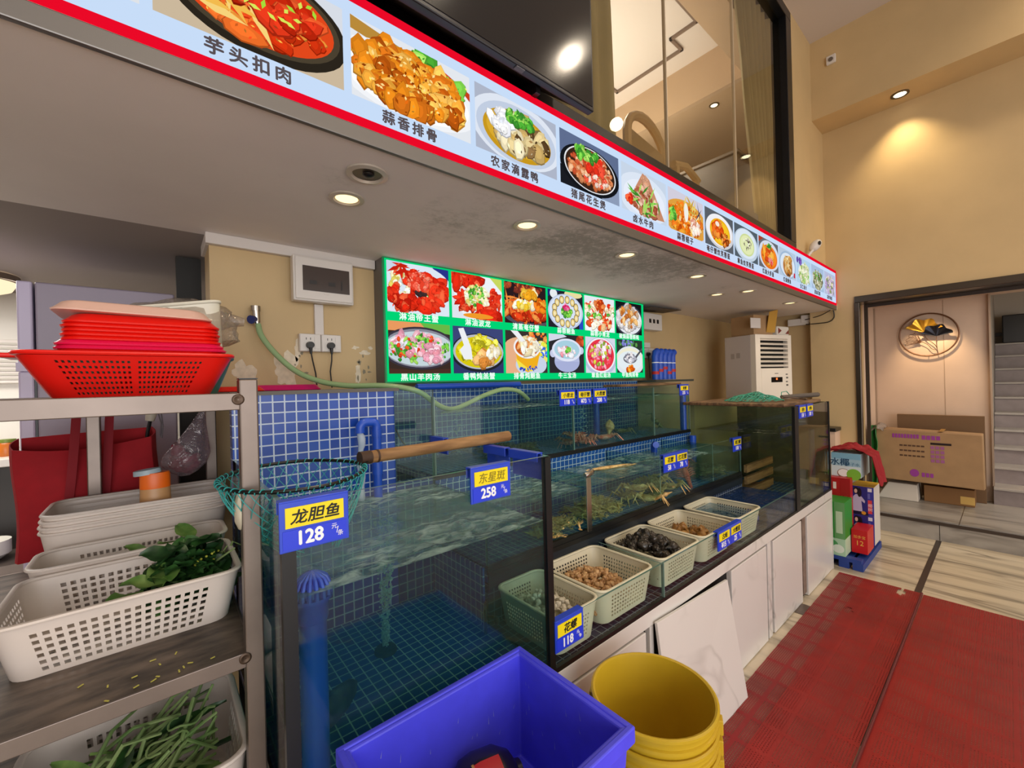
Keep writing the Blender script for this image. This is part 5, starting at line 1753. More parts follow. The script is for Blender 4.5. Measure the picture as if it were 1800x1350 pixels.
hoop = [hoop_pt(2 * pi * i / 40) for i in range(40)]
MB().tube(hoop, 0.0042, 8, closed=True).build('hoop', M_black, nt_, smooth=True)
MB().tube([hoop_pt(0.12), (0.42, 1.098, 1.212)], 0.0042, 8).tube([hoop_pt(-0.12), (0.42, 1.088, 1.212)], 0.0042, 8).build('hoop_neck', M_black, nt_, smooth=True)
wr = MB()
for i in range(46):
    a = 2 * pi * i / 46
    p = hoop_pt(a)
    t = (hoop_pt(a + .05) - hoop_pt(a - .05)).normalized()
    s1 = t.cross(Vector((0, 0, 1))).normalized()
    pts = [p + t * (0.012 * (j / 8 - .5)) + s1 * 0.0055 * cos(2 * pi * j / 8) + Vector((0, 0, .0055 * sin(2 * pi * j / 8))) for j in range(9)]
    wr.tube(pts, 0.0013, 4)


def bag_pt(u, v):
    """u around, v 0 at the hoop .. 1 at the bag's bottom"""
    a = 2 * pi * u
    p = hoop_pt(a)
    k = 1 - 0.62 * v ** 1.6
    return Vector((hcx + (p.x - hcx) * k + 0.03 * v * v, hcy + (p.y - hcy) * k, p.z - 0.165 * v + 0.02 * v * sin(3 * a)))


NU, NV = 34, 9
for j in range(NV):
    for i in range(NU):
        o_ = 0.5 * (j % 2)
        p0 = bag_pt((i + o_) / NU, j / NV)
        for d in (-0.5, 0.5):
            wr.tube([p0, bag_pt((i + o_ + d) / NU, (j + 1) / NV)], 0.0010, 3, caps=False)
wr.build('netting', M_net, nt_)
nb = MB().blob((0.135, 1.03, 1.150), (0.022, 0.03, 0.05), None, 12, 8, 0.25, 4.0).build('net_float', mat('off_white_float', '#d8d2bc', 0.7), nt_, smooth=True)

# second, small net on the wooden board of the end tank
n2 = thing('landing_net', (3.2, 1.1, 1.24), 'crumpled green hand net with a grey handle on the wooden board', 'net')
MB().tube([(3.30, 1.02, 1.262), (3.50, 0.95, 1.264), (3.66, 0.90, 1.266)], [0.012, 0.016, 0.0165], 12).build('handle', mat('grey_handle', '#5b534c', 0.6), n2, smooth=True)
cr_ = MB()


def heapz(x, y):
    d = ((x - 3.1) / 0.21) ** 2 + ((y - 1.13) / 0.17) ** 2
    return 1.243 + 0.045 * max(0, 1 - d) * (1 + 0.6 * noise.noise(Vector((x * 18, y * 18, 2))))


for i in range(26):
    for (dx_, dy_) in ((1, 1), (1, -1)):
        pts = []
        for j in range(15):
            x = 2.88 + 0.45 * i / 25 + dx_ * 0.012 * (j % 2)
            y = 1.13 + dy_ * 0.16 * (j / 7 - 1)
            if ((x - 3.1) / 0.215) ** 2 + ((y - 1.13) / 0.175) ** 2 < 1:
                pts.append((x, y, heapz(x, y) + rnd.uniform(0, .004)))
        if len(pts) > 1:
            cr_.tube(pts, 0.0018, 4)
for j in range(16):
    pts = [(2.88 + 0.45 * i / 22 + rnd.uniform(-.005, .005), 1.13 + 0.16 * (j / 7.5 - 1), 0) for i in range(23)]
    pts = [(x, y, heapz(x, y) + .002) for x, y, z in pts if ((x - 3.1) / 0.215) ** 2 + ((y - 1.13) / 0.175) ** 2 < 1]
    if len(pts) > 1:
        cr_.tube(pts, 0.0018, 4)
cr_.tube([(3.42, 1.06, 1.25), (3.46, 1.07, 1.29), (3.50, 1.05, 1.295), (3.54, 1.03, 1.25)], 0.003, 6)
cr_.build('netting', M_netg, n2)
MB().tube([(3.2, 0.98, 1.244), (3.3, 1.02, 1.262), (3.36, 0.93, 1.25), (3.34, 0.885, 1.246)], 0.006, 8).build('wire_fork', mat('rusty_wire', '#5a4534', 0.6), n2, smooth=True)

# ------------------------------------------------------------------ crates and buckets in front


def make_crate(loc, label, grp):
    t = thing('storage_crate', loc, label, 'crate', grp)
    W, D, H, th = 0.44, 0.325, 0.245, 0.012
    hw, hd = W / 2, D / 2
    tp = 0.014
    m = MB()
    bo = [(-hw + tp, -hd + tp), (hw - tp, -hd + tp), (hw - tp, hd - tp), (-hw + tp, hd - tp)]
    to = [(-hw, -hd), (hw, -hd), (hw, hd), (-hw, hd)]
    ins = lambda q, k: [(x - k * (1 if x > 0 else -1), y - k * (1 if y > 0 else -1)) for x, y in q]
    v = [(x, y, 0) for x, y in bo] + [(x, y, H) for x, y in to] + [(x, y, H) for x, y in ins(to, th)] + [(x, y, 0.01) for x, y in ins(bo, th)]
    f = [(3, 2, 1, 0)]
    for i in range(4):
        j = (i + 1) % 4
        f += [(i, j, 4 + j, 4 + i), (4 + i, 4 + j, 8 + j, 8 + i), (8 + i, 8 + j, 12 + j, 12 + i)]
    f.append((12, 13, 14, 15))
    m.add(v, f)
    m.build('crate_body', M_crate, t, local=True, bevel=0.004)
    rm = MB()
    e = 0.009
    rm.box(-hw - e, hw + e, -hd - e, -hd + .004, H - 0.03, H + .003).box(-hw - e, hw + e, hd - .004, hd + e, H - 0.03, H + .003)
    rm.box(-hw - e, -hw + .004, -hd, hd, H - 0.03, H + .003).box(hw - .004, hw + e, -hd, hd, H - 0.03, H + .003)
    rm.build('rim', M_crate, t, local=True, bevel=0.003)
    rb = MB()
    for y in (-0.09, -0.03, 0.03, 0.09):
        rb.box(hw - 0.012, hw + 0.007, y - 0.004, y + 0.004, 0.02, H - 0.02)
    for x in (-0.15, -0.05, 0.05, 0.15):
        rb.box(x - .004, x + .004, -hd - 0.007, -hd + .012, 0.02, H - .02).box(x - .004, x + .004, hd - .012, hd + 0.007, 0.02, H - .02)
    rb.build('rib', M_crate, t, local=True)
    return t


cb = make_crate((0.467, 0.652, 0.0), 'blue-violet crate on the floor under two others', 'blue-violet crates')
cmid = copy_tree(cb)
cmid.location = (0.467, 0.652, 0.2425)
cmid['label'] = 'blue-violet crate in the middle of its stack of three'
ctop = copy_tree(cb)
ctop.location = (0.467, 0.652, 0.4795)
ctop['label'] = 'empty blue-violet plastic crate topmost before the big tank, a dark jar in it'
sc = MB()
for i in range(26):
    wall = i % 2
    if wall:
        x, z = rnd.uniform(0.28, 0.65), rnd.uniform(0.54, 0.69)
        y = 0.652 + 0.1505 - 0.014 * (0.72 - z) / 0.245 - 0.0008
        sc.poly([(x, y, z), (x + .002, y, z), (x + .004 + rnd.uniform(-.004, .004), y + 0.0004, z + rnd.uniform(.006, .02))])
    else:
        y, z = rnd.uniform(0.53, 0.78), rnd.uniform(0.54, 0.69)
        x = 0.467 + 0.208 - 0.014 * (0.72 - z) / 0.245 - 0.0008
        sc.poly([(x, y, z), (x, y + .002, z), (x + .0004, y + .003 + rnd.uniform(-.004, .004), z + rnd.uniform(.006, .022))])
sc.build('scratch', mat('pale_scratch', '#8f94e8', 0.6), ctop)

jar = thing('wine_jar', (0.52, 0.715, 0.559), 'dark rounded jar with a red label lying in the blue-violet crate', 'jar', rotz=radians(-12))
JM = Matrix.Rotation(pi / 2, 3, 'Y')
MB().lathe([(0.001, -0.068), (0.05, -0.068), (0.061, -0.058), (0.066, -0.03), (0.063, 0.015), (0.046, 0.044), (0.024, 0.056), (0.022, 0.067), (0.001, 0.069)], 32, (0, 0, 0), M=JM).build('jar_body', mat('dark_glaze', '#1a1214', 0.25), jar, local=True, smooth=True)
MB().lathe([(0.0645, -0.045), (0.0668, -0.03), (0.0655, -0.005), (0.0642, 0.012)], 16, (0, 0, 0), M=JM, a0=radians(186), a1=radians(250)).build('jar_label', mat('label_red', '#c01c22', 0.5), jar, local=True, smooth=True)
MB().lathe([(0.0648, -0.049), (0.0655, -0.044)], 16, (0, 0, 0), M=JM, a0=radians(184), a1=radians(252)).build('label_band', mat('label_gold', '#b98a4a', 0.4), jar, local=True, smooth=True)
ja = radians(218)
MB().blob((-0.018, 0.0668 * sin(ja), -0.0668 * cos(ja)), (0.013, 0.013, 0.0016), Matrix.Rotation(radians(38), 3, 'X'), 18, 8).build('label_medal', mat('medal_gold', '#c9a25a', 0.35, 0.4), jar, local=True, smooth=True)

M_buck = M_bucket


def make_bucket(loc, label, grp):
    t = thing('bucket', loc, label, 'bucket', grp)
    R, h = 0.150, 0.36
    r0 = 0.122
    prof = [(0.001, 0.0), (r0, 0.0), (R - 0.006, h - 0.075), (R - 0.001, h - 0.073), (R - 0.001, h - 0.066), (R - 0.004, h - 0.064), (R - 0.003, h - 0.038), (R + 0.003, h - 0.036), (R + 0.003, h - 0.028), (R - 0.002, h - 0.026), (R, h - 0.008), (R + 0.006, h - 0.006), (R + 0.006, h), (R + 0.001, h + 0.002), (R - 0.004, h), (R - 0.006, h - 0.01), (r0 - 0.004, 0.006), (0.001, 0.006)]
    MB().lathe(prof, 48).build('bucket_body', M_buck, t, local=True, smooth=True)
    lg = MB()
    for a in (radians(-60), radians(120)):
        lg.box(-0.012, 0.012, -0.012, 0.006, h - 0.066, h - 0.03, M=Matrix.Translation((R * cos(a), R * sin(a), 0)) @ Matrix.Rotation(a + pi / 2, 4, 'Z'))
    lg.build('handle_lug', M_buck, t, local=True, bevel=0.002)
    return t


b0 = make_bucket((0.955, 0.606, 0.0), 'yellow bucket hidden within the stack, lower one', 'stacked yellow buckets')
for i in range(1, 6):
    b_ = copy_tree(b0)
    b_.location = (0.955 + 0.002 * (i % 2), 0.606, 0.048 * i)
    b_['label'] = 'empty yellow bucket topmost of the stack beside the blue crate' if i == 5 else 'yellow bucket hidden within the stack, lower one'

# ------------------------------------------------------------------ red mesh mats


def mat_cloth(name, base, pitch, holes):
    m = bpy.data.materials.new(name)
    m.use_nodes = True
    nt = m.node_tree
    L = nt.links
    b = nt.nodes['Principled BSDF']
    b.inputs['Roughness'].default_value = 0.5
    tc = nt.nodes.new('ShaderNodeTexCoord')
    n = nt.nodes.new('ShaderNodeTexNoise')
    n.inputs['Scale'].default_value = 5
    n.inputs['Detail'].default_value = 4
    L.new(tc.outputs['Object'], n.inputs['Vector'])
    r = nt.nodes.new('ShaderNodeValToRGB')
    r.color_ramp.elements[0].position = 0.3
    r.color_ramp.elements[1].position = 0.7
    c = hx(base)
    r.color_ramp.elements[0].color = tuple(x * 0.82 for x in c[:3]) + (1,)
    r.color_ramp.elements[1].color = tuple(min(1, x * 1.12) for x in c[:3]) + (1,)
    L.new(n.outputs['Fac'], r.inputs[0])
    L.new(r.outputs[0], b.inputs['Base Color'])
    if holes:
        mp = nt.nodes.new('ShaderNodeMapping')
        mp.inputs['Scale'].default_value = (1 / pitch, 1 / (pitch * 0.8), 1)
        L.new(tc.outputs['Object'], mp.inputs[0])
        br = nt.nodes.new('ShaderNodeTexBrick')
        br.inputs['Scale'].default_value = 1.0
        br.inputs['Brick Width'].default_value = 1.0
        br.inputs['Row Height'].default_value = 1.0
        br.inputs['Mortar Size'].default_value = holes
        br.inputs['Mortar Smooth'].default_value = 0.3
        L.new(mp.outputs[0], br.inputs['Vector'])
        # solid bands every hand-width
        sp_ = nt.nodes.new('ShaderNodeSeparateXYZ')
        L.new(tc.outputs['Object'], sp_.inputs[0])
        band = None
        for ax, per, wd in ((0, 0.152, 0.11), (1, 0.118, 0.10)):
            d = nt.nodes.new('ShaderNodeMath')
            d.operation = 'DIVIDE'
            d.inputs[1].default_value = per
            L.new(sp_.outputs[ax], d.inputs[0])
            fr_ = nt.nodes.new('ShaderNodeMath')
            fr_.operation = 'FRACT'
            L.new(d.outputs[0], fr_.inputs[0])
            lt = nt.nodes.new('ShaderNodeMath')
            lt.operation = 'LESS_THAN'
            lt.inputs[1].default_value = wd
            L.new(fr_.outputs[0], lt.inputs[0])
            if band is None:
                band = lt
            else:
                mxn = nt.nodes.new('ShaderNodeMath')
                mxn.operation = 'MAXIMUM'
                L.new(band.outputs[0], mxn.inputs[0])
                L.new(lt.outputs[0], mxn.inputs[1])
                band = mxn
        mxn = nt.nodes.new('ShaderNodeMath')
        mxn.operation = 'MAXIMUM'
        L.new(br.outputs['Fac'], mxn.inputs[0])
        L.new(band.outputs[0], mxn.inputs[1])
        L.new(mxn.outputs[0], b.inputs['Alpha'])
    return m


M_mat1 = mat_cloth('red_mesh_mat', '#860d12', 0.0105, 0.28)
M_mat2 = mat_cloth('red_mesh_mat_dense', '#8d110b', 0.0115, 0.38)


def mat_mesh(name, x0, x1, y0, y1, z, m, label, nx, ny, holes=(), edge=True):
    t = thing(name, ((x0 + x1) / 2, (y0 + y1) / 2, 0), label, 'mat', 'red mesh floor mats')
    mb = MB()
    dx_, dy_ = (x1 - x0) / nx, (y1 - y0) / ny
    for j in range(ny):
        for i in range(nx):
            cx, cy = x0 + (i + .5) * dx_, y0 + (j + .5) * dy_
            if any(((cx - hx0) / a) ** 2 + ((cy - hy0) / b_) ** 2 + 0.5 * noise.noise(Vector((cx * 60, cy * 60, 1))) < 1 for hx0, hy0, a, b_ in holes):
                continue
            q = []
            for (a, b_) in ((0, 0), (1, 0), (1, 1), (0, 1)):
                x, y = x0 + (i + a) * dx_, y0 + (j + b_) * dy_
                q.append((x, y, z + 0.0018 * (1 + sin(x * 41)) * 0.5))
            mb.poly(q)
    mb.build('mesh_sheet', m, t)
    return t


mat_mesh('floor_mat', 0.9, 3.672, 0.60, 0.802, 0.004, M_mat1, 'thin see-through red mesh mat strip along the marble stand', 140, 14)
mat_mesh('floor_mat', 0.9, 3.665, 0.385, 0.665, 0.0075, M_mat2, 'red mesh mat strip with a torn hole, lapped over the mat by the stand', 200, 22, holes=((3.1, 0.64, 0.045, 0.018), (3.60, 0.47, 0.06, 0.018)))
mat_mesh('floor_mat', 0.6, 3.66, -1.6, 0.372, 0.005, M_mat2, 'widest red mesh mat at the lower right of the floor', 140, 90)
ed = MB().tube([(0.9, 0.378, 0.008), (2.2, 0.376, 0.009), (3.668, 0.380, 0.008)], 0.006, 8).build('mat_ridge', mat('dark_red_edge', '#5e0c0c', 0.5), smooth=True)
tag(ed, 'dark red rolled mat edge running between the two mats', 'mat edge')
dg = MB().box(2.86, 3.0, 0.80, 0.846, 0.0, 0.003).build('drain_grate', M_steel)
tag(dg, 'small steel drain grate on the floor beside the stand', 'drain')
# ------------------------------------------------------------------ steel rack at the near left
rk = thing('steel_rack', (-0.2, 1.45, 0.0), 'stainless steel shelf rack at the near left edge', 'rack')
RX0, RX1, RY0, RY1 = -0.56, 0.158, 1.0, 1.90


def post(x, y, ztop):
    MB().box(x - 0.0165, x + 0.0165, y, y + 0.033, 0, ztop).build('post', M_steel, rk, bevel=0.003)


post(0.1395, RY0, 1.424)
post(0.143, RY1, 1.42)
post(-0.165, RY1, 1.42)
post(-0.56, RY0, 1.424)
post(-0.56, RY1, 1.42)
for z0, z1 in ((1.362, 1.396), (0.842, 0.872), (0.46, 0.49)):
    for bx_ in ((RX0, 0.124, RY0 + 0.001, RY0 + 0.006), (RX0, 0.128, RY1 + 0.027, RY1 + 0.032), (0.134, 0.139, RY0 + 0.03, RY1), (RX0, RX0 + 0.005, RY0 + 0.03, RY1)):
        MB().box(*bx_, z0, z1).build('rail', M_steel, rk, bevel=0.0015)
for z, nm, m in ((1.388, 'shelf', M_steel), (0.866, 'shelf', M_shelfsteel), (0.484, 'shelf', M_shelfsteel)):
    MB().box(RX0, 0.136, RY0 + 0.006, RY1 + 0.027, z - 0.002, z + 0.004).build(nm, m, rk)
wd = MB().lathe([(0.001, 0.0002), (0.005, 0.0003), (0.007, 0.0012), (0.009, 0.0012), (0.011, 0.0)], 16, M=Matrix.Rotation(pi / 2, 3, 'X')).build('weld_spot', mat('burnt_weld', '#4d3d31', 0.4, 0.7), rk, local=True, loc=Vector((0.121, 0.999, 1.383)) - rk.location, smooth=True)
wd2 = copy_tree(wd, rk)
wd2.location = Vector((0.122, 0.999, 0.862)) - rk.location
MB().box(0.123, 0.156, 1.0, 1.033, 1.424, 1.426).build('post_cap', M_black, rk)
cd = MB()
for i in range(14):
    x, y = rnd.uniform(-0.12, 0.08), rnd.uniform(1.008, 1.12)
    G = Matrix.Translation((x, y, 0.8712)) @ Matrix.Rotation(rnd.uniform(0, 3), 4, 'Z')
    cd.box(-0.004 * rnd.random() - .002, 0.004, -0.0012, 0.0012, 0, 0.0012, M=G)
o = cd.build('vegetable_scraps', mat('yellow_scrap', '#c9c05a', 0.6))
tag(o, 'yellow-green vegetable scraps scattered on the shelf lip', 'scraps', kind='stuff')

# top shelf: colanders and trays
gb = make_basket('colander_basket', 'dark green plastic basket nested under the red one on the rack top', 'basket', M_green_pl, 0.285, 0.21, 0.082, loc=(-0.013, 1.235, 1.3925), r=0.035, flare=0.028, hx_=18, hy=8, hz=6, zlo=0.12, zhi=0.8, mx=0.1)
rb = make_basket('colander_basket', 'bright red plastic basket under the stack of trays on the rack top', 'basket', M_red, 0.318, 0.22, 0.083, rim_r=0.0055, loc=(-0.034, 1.195, 1.394), r=0.03, flare=0.04, hx_=27, hy=10, hz=7, zlo=0.08, zhi=0.9, mx=0.06, my=0.1, hole=0.52, split=True)
ht = MB()
for sx in (-1,):
    ht.box(sx * 0.168 - 0.018, sx * 0.168 + 0.018, -0.04, 0.04, 0.077, 0.086)
ht.build('handle', M_red, rb, local=True, bevel=0.004)


def tray_mb(W, D, h, r=0.03):
    """upside-down shallow tray with a rolled rim below"""
    def ring(a, b_, z, rr_):
        out = []
        for cx, cy, s in ((a - rr_, -b_ + rr_, -pi / 2), (a - rr_, b_ - rr_, 0), (-a + rr_, b_ - rr_, pi / 2), (-a + rr_, -b_ + rr_, pi)):
            for k in range(7):
                an = s + pi / 2 * k / 6
                out.append((cx + rr_ * cos(an), cy + rr_ * sin(an), z))
        return out
    mb = MB()
    a, b_ = W / 2, D / 2
    rings = [ring(a - .006, b_ - .006, 0.0, r), ring(a, b_, 0.001, r), ring(a + .001, b_ + .001, 0.004, r), ring(a - .003, b_ - .003, 0.007, r), ring(a - 0.012, b_ - 0.012, h * 0.85, r), ring(a - 0.018, b_ - 0.018, h, r)]
    n = len(rings[0])
    vs = [p for q in rings for p in q]
    fs = [(j * n + i, j * n + (i + 1) % n, (j + 1) * n + (i + 1) % n, (j + 1) * n + i) for j in range(len(rings) - 1) for i in range(n)]
    fs.append(tuple((len(rings) - 1) * n + i for i in range(n)))
    fs.append(tuple(range(n - 1, -1, -1)))
    mb.add(vs, fs)
    return mb


z = 1.4785
trn = 0
base_tray = None
for i, (m, W, lab) in enumerate([(M_red, 0.262, 'lowest red tray of the stack, resting on the red basket'), (M_pinkred, 0.268, 'lower pink-red tray in the stack'), (M_pinkred, 0.262, 'upper pink-red tray in the stack'),
                                 (M_red, 0.248, 'red tray just above the pink-red ones'), (M_red, 0.246, 'second red tray above the pink-red ones'), (M_red, 0.246, 'third red tray above the pink-red ones'),
                                 (M_red, 0.245, 'fourth red tray above the pink-red ones'), (M_red, 0.244, 'topmost red tray, right under the frosted lid')]):
    o = tray_mb(W, 0.17, 0.02).build('tray', m, smooth=True)
    o.location = (-0.018 + 0.002 * (i % 2), 1.205, z)
    tag(o, lab, 'tray', 'trays stacked on the rack top')
    z += 0.0082 if i != 2 else 0.0095
o = tray_mb(0.245, 0.18, 0.022).build('frosted_lid', M_lid, smooth=True)
o.location = (-0.03, 1.21, z + 0.012)
o.rotation_euler = (0, 0.02, 0)
tag(o, 'pale frosted lid covering the red tray stack', 'lid')

# bagged white basket behind
wbk = make_basket('bagged_basket', 'white perforated basket wrapped in a clear bag behind the red trays', 'basket', mat('clean_white_plastic', '#e9e7d6', 0.4), 0.26, 0.2, 0.13, loc=(0.035, 1.53, 1.503), r=0.03, flare=0.02, hx_=16, hy=10, hz=5)
M_bag = clear_mat('clear_bag', '#e6e0da', 1.6, 0.12, 0.16, '#d8d0c8', 0.6, 22)
bg = MB().blob((0.045, 1.53, 1.575), (0.165, 0.13, 0.085), None, 28, 16, 0.22, 5.0, freq=3.0)
bg.tube([(0.15, 1.52, 1.59), (0.19, 1.515, 1.585), (0.222, 1.51, 1.575)], [0.035, 0.02, 0.012], 10)
bg.build('plastic_wrap', M_bag, wbk, smooth=True).rotation_euler = (0, 0, 0)
wbk.rotation_euler = (0, -0.2, 0)
sup = make_basket('white_basket', 'white basket propping up the bagged one behind the red trays', 'basket', M_wbasket, 0.25, 0.2, 0.09, loc=(0.0, 1.53, 1.393), r=0.03, flare=0.02, hx_=14, hy=10, hz=4)
mt = tray_mb(0.32, 0.1, 0.024, 0.02).build('magenta_tray', M_magenta, smooth=True)
mt.location = (0.385, 1.99, 1.3975)
tag(mt, 'flat magenta tray lying on the ledge above the blue tiles', 'tray')
rt = tray_mb(0.16, 0.14, 0.02, 0.02).build('red_dish', M_red, smooth=True)
rt.location = (0.235, 1.93, 1.3975)
tag(rt, 'red dish on the ledge beside the magenta tray, behind the rack post', 'dish')

# middle shelf: white baskets
BK = dict(r=0.035, flare=0.022, hx_=17, hy=11, hz=6, zlo=0.09, zhi=0.86, mx=0.05, my=0.06, hole=0.58)
fb = make_basket('white_basket', 'largest white basket of dark greens at the front of the middle shelf', 'basket', M_wbasket, 0.385, 0.275, 0.112, rim_r=0.0065, loc=(-0.055, 1.305, 0.8705), **BK)
sb = make_basket('white_basket', 'white basket behind the front one with two loose leaves in it', 'basket', M_wbasket, 0.385, 0.17, 0.125, rim_r=0.006, loc=(-0.052, 1.535, 0.8705), r=0.04, flare=0.022, hx_=20, hy=8, hz=5, zlo=0.2, zhi=0.86, mx=0.08, my=0.12, hole=0.58)
BK2 = dict(r=0.045, flare=0.022, hx_=34, hy=18, hz=8, zlo=0.2, zhi=0.8, mx=0.14, my=0.14)
s0 = make_basket('white_basket', 'lowest white basket of the nested stack of four', 'basket', M_wbasket, 0.415, 0.24, 0.16, loc=(-0.045, 1.762, 0.8705), group='nested white baskets', **BK2)
for i, lab in enumerate(('second white basket from the bottom of the nested stack', 'third white basket from the bottom of the nested stack', 'topmost white basket of the nested stack, holding the orange-capped bottle')):
    q = copy_tree(s0)
    q.location = (-0.045 + .002 * i, 1.762, 0.8705 + 0.0155 * (i + 1))
    q['label'] = lab
bt_ = thing('sauce_bottle', (-0.015, 1.70, 0.985), 'beige squeeze bottle with an orange cap standing in the top white basket', 'bottle')
MB().lathe([(0.001, -0.055), (0.034, -0.055), (0.038, -0.05), (0.038, 0.08), (0.036, 0.125), (0.033, 0.132), (0.001, 0.132)], 28, (0, 0, 0), sy=0.72).build('bottle_body', mat('beige_bottle', '#c08f5e', 0.4), bt_, local=True, smooth=True)
ocap = MB().lathe([(0.0365, 0.125), (0.037, 0.128), (0.0365, 0.165), (0.034, 0.172), (0.001, 0.174)], 28, (0, 0, 0), sy=0.72).build('orange_cap', mat('orange_cap', '#ef6a10', 0.4), bt_, local=True, smooth=True)
MB().lathe([(0.0335, 0.170), (0.032, 0.184), (0.001, 0.187)], 28, (0, 0, 0), sy=0.7, M=EUL(0, -0.1, 0)).build('flip_lid', mat('grey_lid', '#9fb0b8', 0.4), ocap, local=True, smooth=True)


def leaf(mb, M, L, W, curl, wave, mi=0, nu=5, nv=7, seed=0.0):
    def fn(u, v):
        s = u * 2 - 1
        prof = sin(pi * min(1, v * 0.93 + 0.05)) ** 0.65 * (1.1 - 0.25 * v)
        x = s * W / 2 * prof
        y = L * v
        z = curl * L * v * v + abs(s) * W * 0.18 + wave * W * sin(v * 9 + seed) * abs(s)
        return M @ Vector((x, y, z))
    mb.grid(fn, nu, nv, mi)


def greens(name, cx, cy, z0, ax, ay, h, n, L, W, label, cat, mats, seed, grp=None, stems=0, tilt=(0.2, 1.3)):
    r = random.Random(seed)
    t = thing(name, (cx, cy, z0), label, cat, grp)
    for k, m in enumerate(mats):
        mb = MB()
        for i in range(n[k]):
            u, v = r.uniform(-1, 1), r.uniform(-1, 1)
            zz_ = z0 + h * (0.25 + 0.75 * r.random()) * max(0.2, 1 - 0.5 * (u * u + v * v))
            M = Matrix.Translation((cx + u * ax, cy + v * ay, zz_)) @ Matrix.Rotation(r.uniform(0, 2 * pi), 4, 'Z') @ Matrix.Rotation(r.uniform(*tilt) - 0.5, 4, 'X') @ Matrix.Rotation(r.uniform(-.6, .6), 4, 'Y')
            leaf(mb, M, L * r.uniform(.7, 1.2), W * r.uniform(.7, 1.2), r.uniform(-.5, .1), r.uniform(0, .12), seed=r.random() * 6)
        o = mb.build('leaves', m, t, smooth=True)
    if stems:
        mb = MB()
        for i in range(stems):
            x, y = cx + r.uniform(-ax, ax), cy + r.uniform(-ay, ay)
            a = r.uniform(-0.5, 0.9)
            l = r.uniform(.06, .12)
            mb.tube([(x, y, z0 + h * r.random() * .7), (x + l * .5 * cos(a), y + l * .5 * sin(a), z0 + h * r.uniform(.3, .8)), (x + l * cos(a), y + l * sin(a), z0 + h * r.uniform(.2, .9))], [.0035, .003, .002], 6)
        mb.build('stems', M_stem, t, smooth=True)
    return t


M_bud = mat('yellow_flower_bud', '#b9b83a', 0.5)
g1 = greens('leafy_greens', 0.05, 1.315, 0.895, 0.05, 0.055, 0.135, (190, 34), 0.06, 0.056, 'dark leafy greens heaped at the inner end of the front white basket', 'vegetables', (M_leaf1, mat('mid_green_leaf', '#2f5a2a', 0.42, col2='#4f7f3c', vscale=28)), 3, stems=10)
bd_ = MB()
for i in range(22):
    bd_.blob((0.07 + rnd.gauss(0, .018), 1.30 + rnd.gauss(0, .03), 0.995 + rnd.gauss(0, .008)), (.003, .003, .003), None, 6, 4)
bd_.build('flower_buds', M_bud, g1, smooth=True)
lf = MB()
for (x, y, z_, a, m_) in ((-0.035, 1.22, 0.955, 2.2, 0), (-0.005, 1.225, 0.965, 1.2, 0), (0.01, 1.235, 0.97, 0.4, 0)):
    leaf(lf, Matrix.Translation((x, y, z_)) @ Matrix.Rotation(a, 4, 'Z') @ Matrix.Rotation(0.5, 4, 'X'), 0.075, 0.06, -.3, .08, seed=a)
lf.build('outer_leaves', M_leaf2, g1, smooth=True)
lf = MB()
for (x, y, z_, a) in ((-0.03, 1.50, 0.955, 1.0), (0.03, 1.505, 0.965, 2.4), (0.06, 1.51, 0.98, 0.5), (-0.06, 1.5, 0.945, 2.9)):
    leaf(lf, Matrix.Translation((x, y, z_)) @ Matrix.Rotation(a, 4, 'Z') @ Matrix.Rotation(0.7, 4, 'X'), 0.07, 0.05, -.2, .05, seed=a)
lvs = lf.build('loose_leaves', M_leaf2, smooth=True)
tag(lvs, 'pale loose leaves lying in the second white basket', 'vegetables')
lsupp = MB()

# bottom shelf
lb_ = make_basket('white_basket', 'tall white basket of long-stemmed greens on the bottom shelf', 'basket', M_wbasket, 0.36, 0.345, 0.168, rim_r=0.007, loc=(-0.052, 1.19, 0.4885), r=0.05, flare=0.02, hx_=12, hy=9, hz=4, zlo=0.1, zhi=0.86, mx=0.12, my=0.1, hole=0.6)
lb2 = make_basket('white_basket', 'white basket behind the tall one on the bottom shelf', 'basket', M_wbasket, 0.36, 0.22, 0.27, rim_r=0.006, loc=(-0.055, 1.48, 0.4885), r=0.04, flare=0.02, hx_=22, hy=10, hz=8, zlo=0.35, zhi=0.93, mx=0.08, my=0.14, hole=0.58)
g2 = greens('long_greens', -0.05, 1.19, 0.50, 0.105, 0.085, 0.17, (26, 18), 0.13, 0.03, 'long-stemmed leafy greens tangled in the tall white basket', 'vegetables', (M_leaf1, M_leaf2), 11, tilt=(0.2, 0.9))
stm = MB()
for i in range(42):
    r = rnd
    x, y = -0.13 + r.random() * .17, 1.10 + r.random() * .17
    a = r.uniform(-0.3, 1.2)
    l = r.uniform(.08, .16)
    z0_ = r.uniform(.58, .66)
    pts = [(x, y, z0_), (x + l * .4 * cos(a), y + l * .4 * sin(a), z0_ + r.uniform(0, .05)), (min(x + l * cos(a), .085), min(y + l * sin(a), 1.31), z0_ + r.uniform(-.02, .08))]
    stm.tube(pts, [.0045, .004, .003], 6)
stm.build('stems', M_stem, g2, smooth=True)
crl = MB()
for cx, cy, cz, rr_, a0 in ((0.0, 1.14, .68, .035, 0.2), (0.03, 1.18, .69, .03, 2.0)):
    crl.tube([(cx + rr_ * cos(a0 + 4.2 * i / 14), cy + rr_ * sin(a0 + 4.2 * i / 14) * .7, cz - 0.01 + .004 * sin(i)) for i in range(15)], .0022, 6)
crl.build('curled_stem', M_stem, g2, smooth=True)

# hanging bags on the back of the rack
tt = thing('tote_bag', (-0.16, 2.0, 1.15), 'large red felt tote bag hanging behind the rack', 'bag')
TY = 1.99


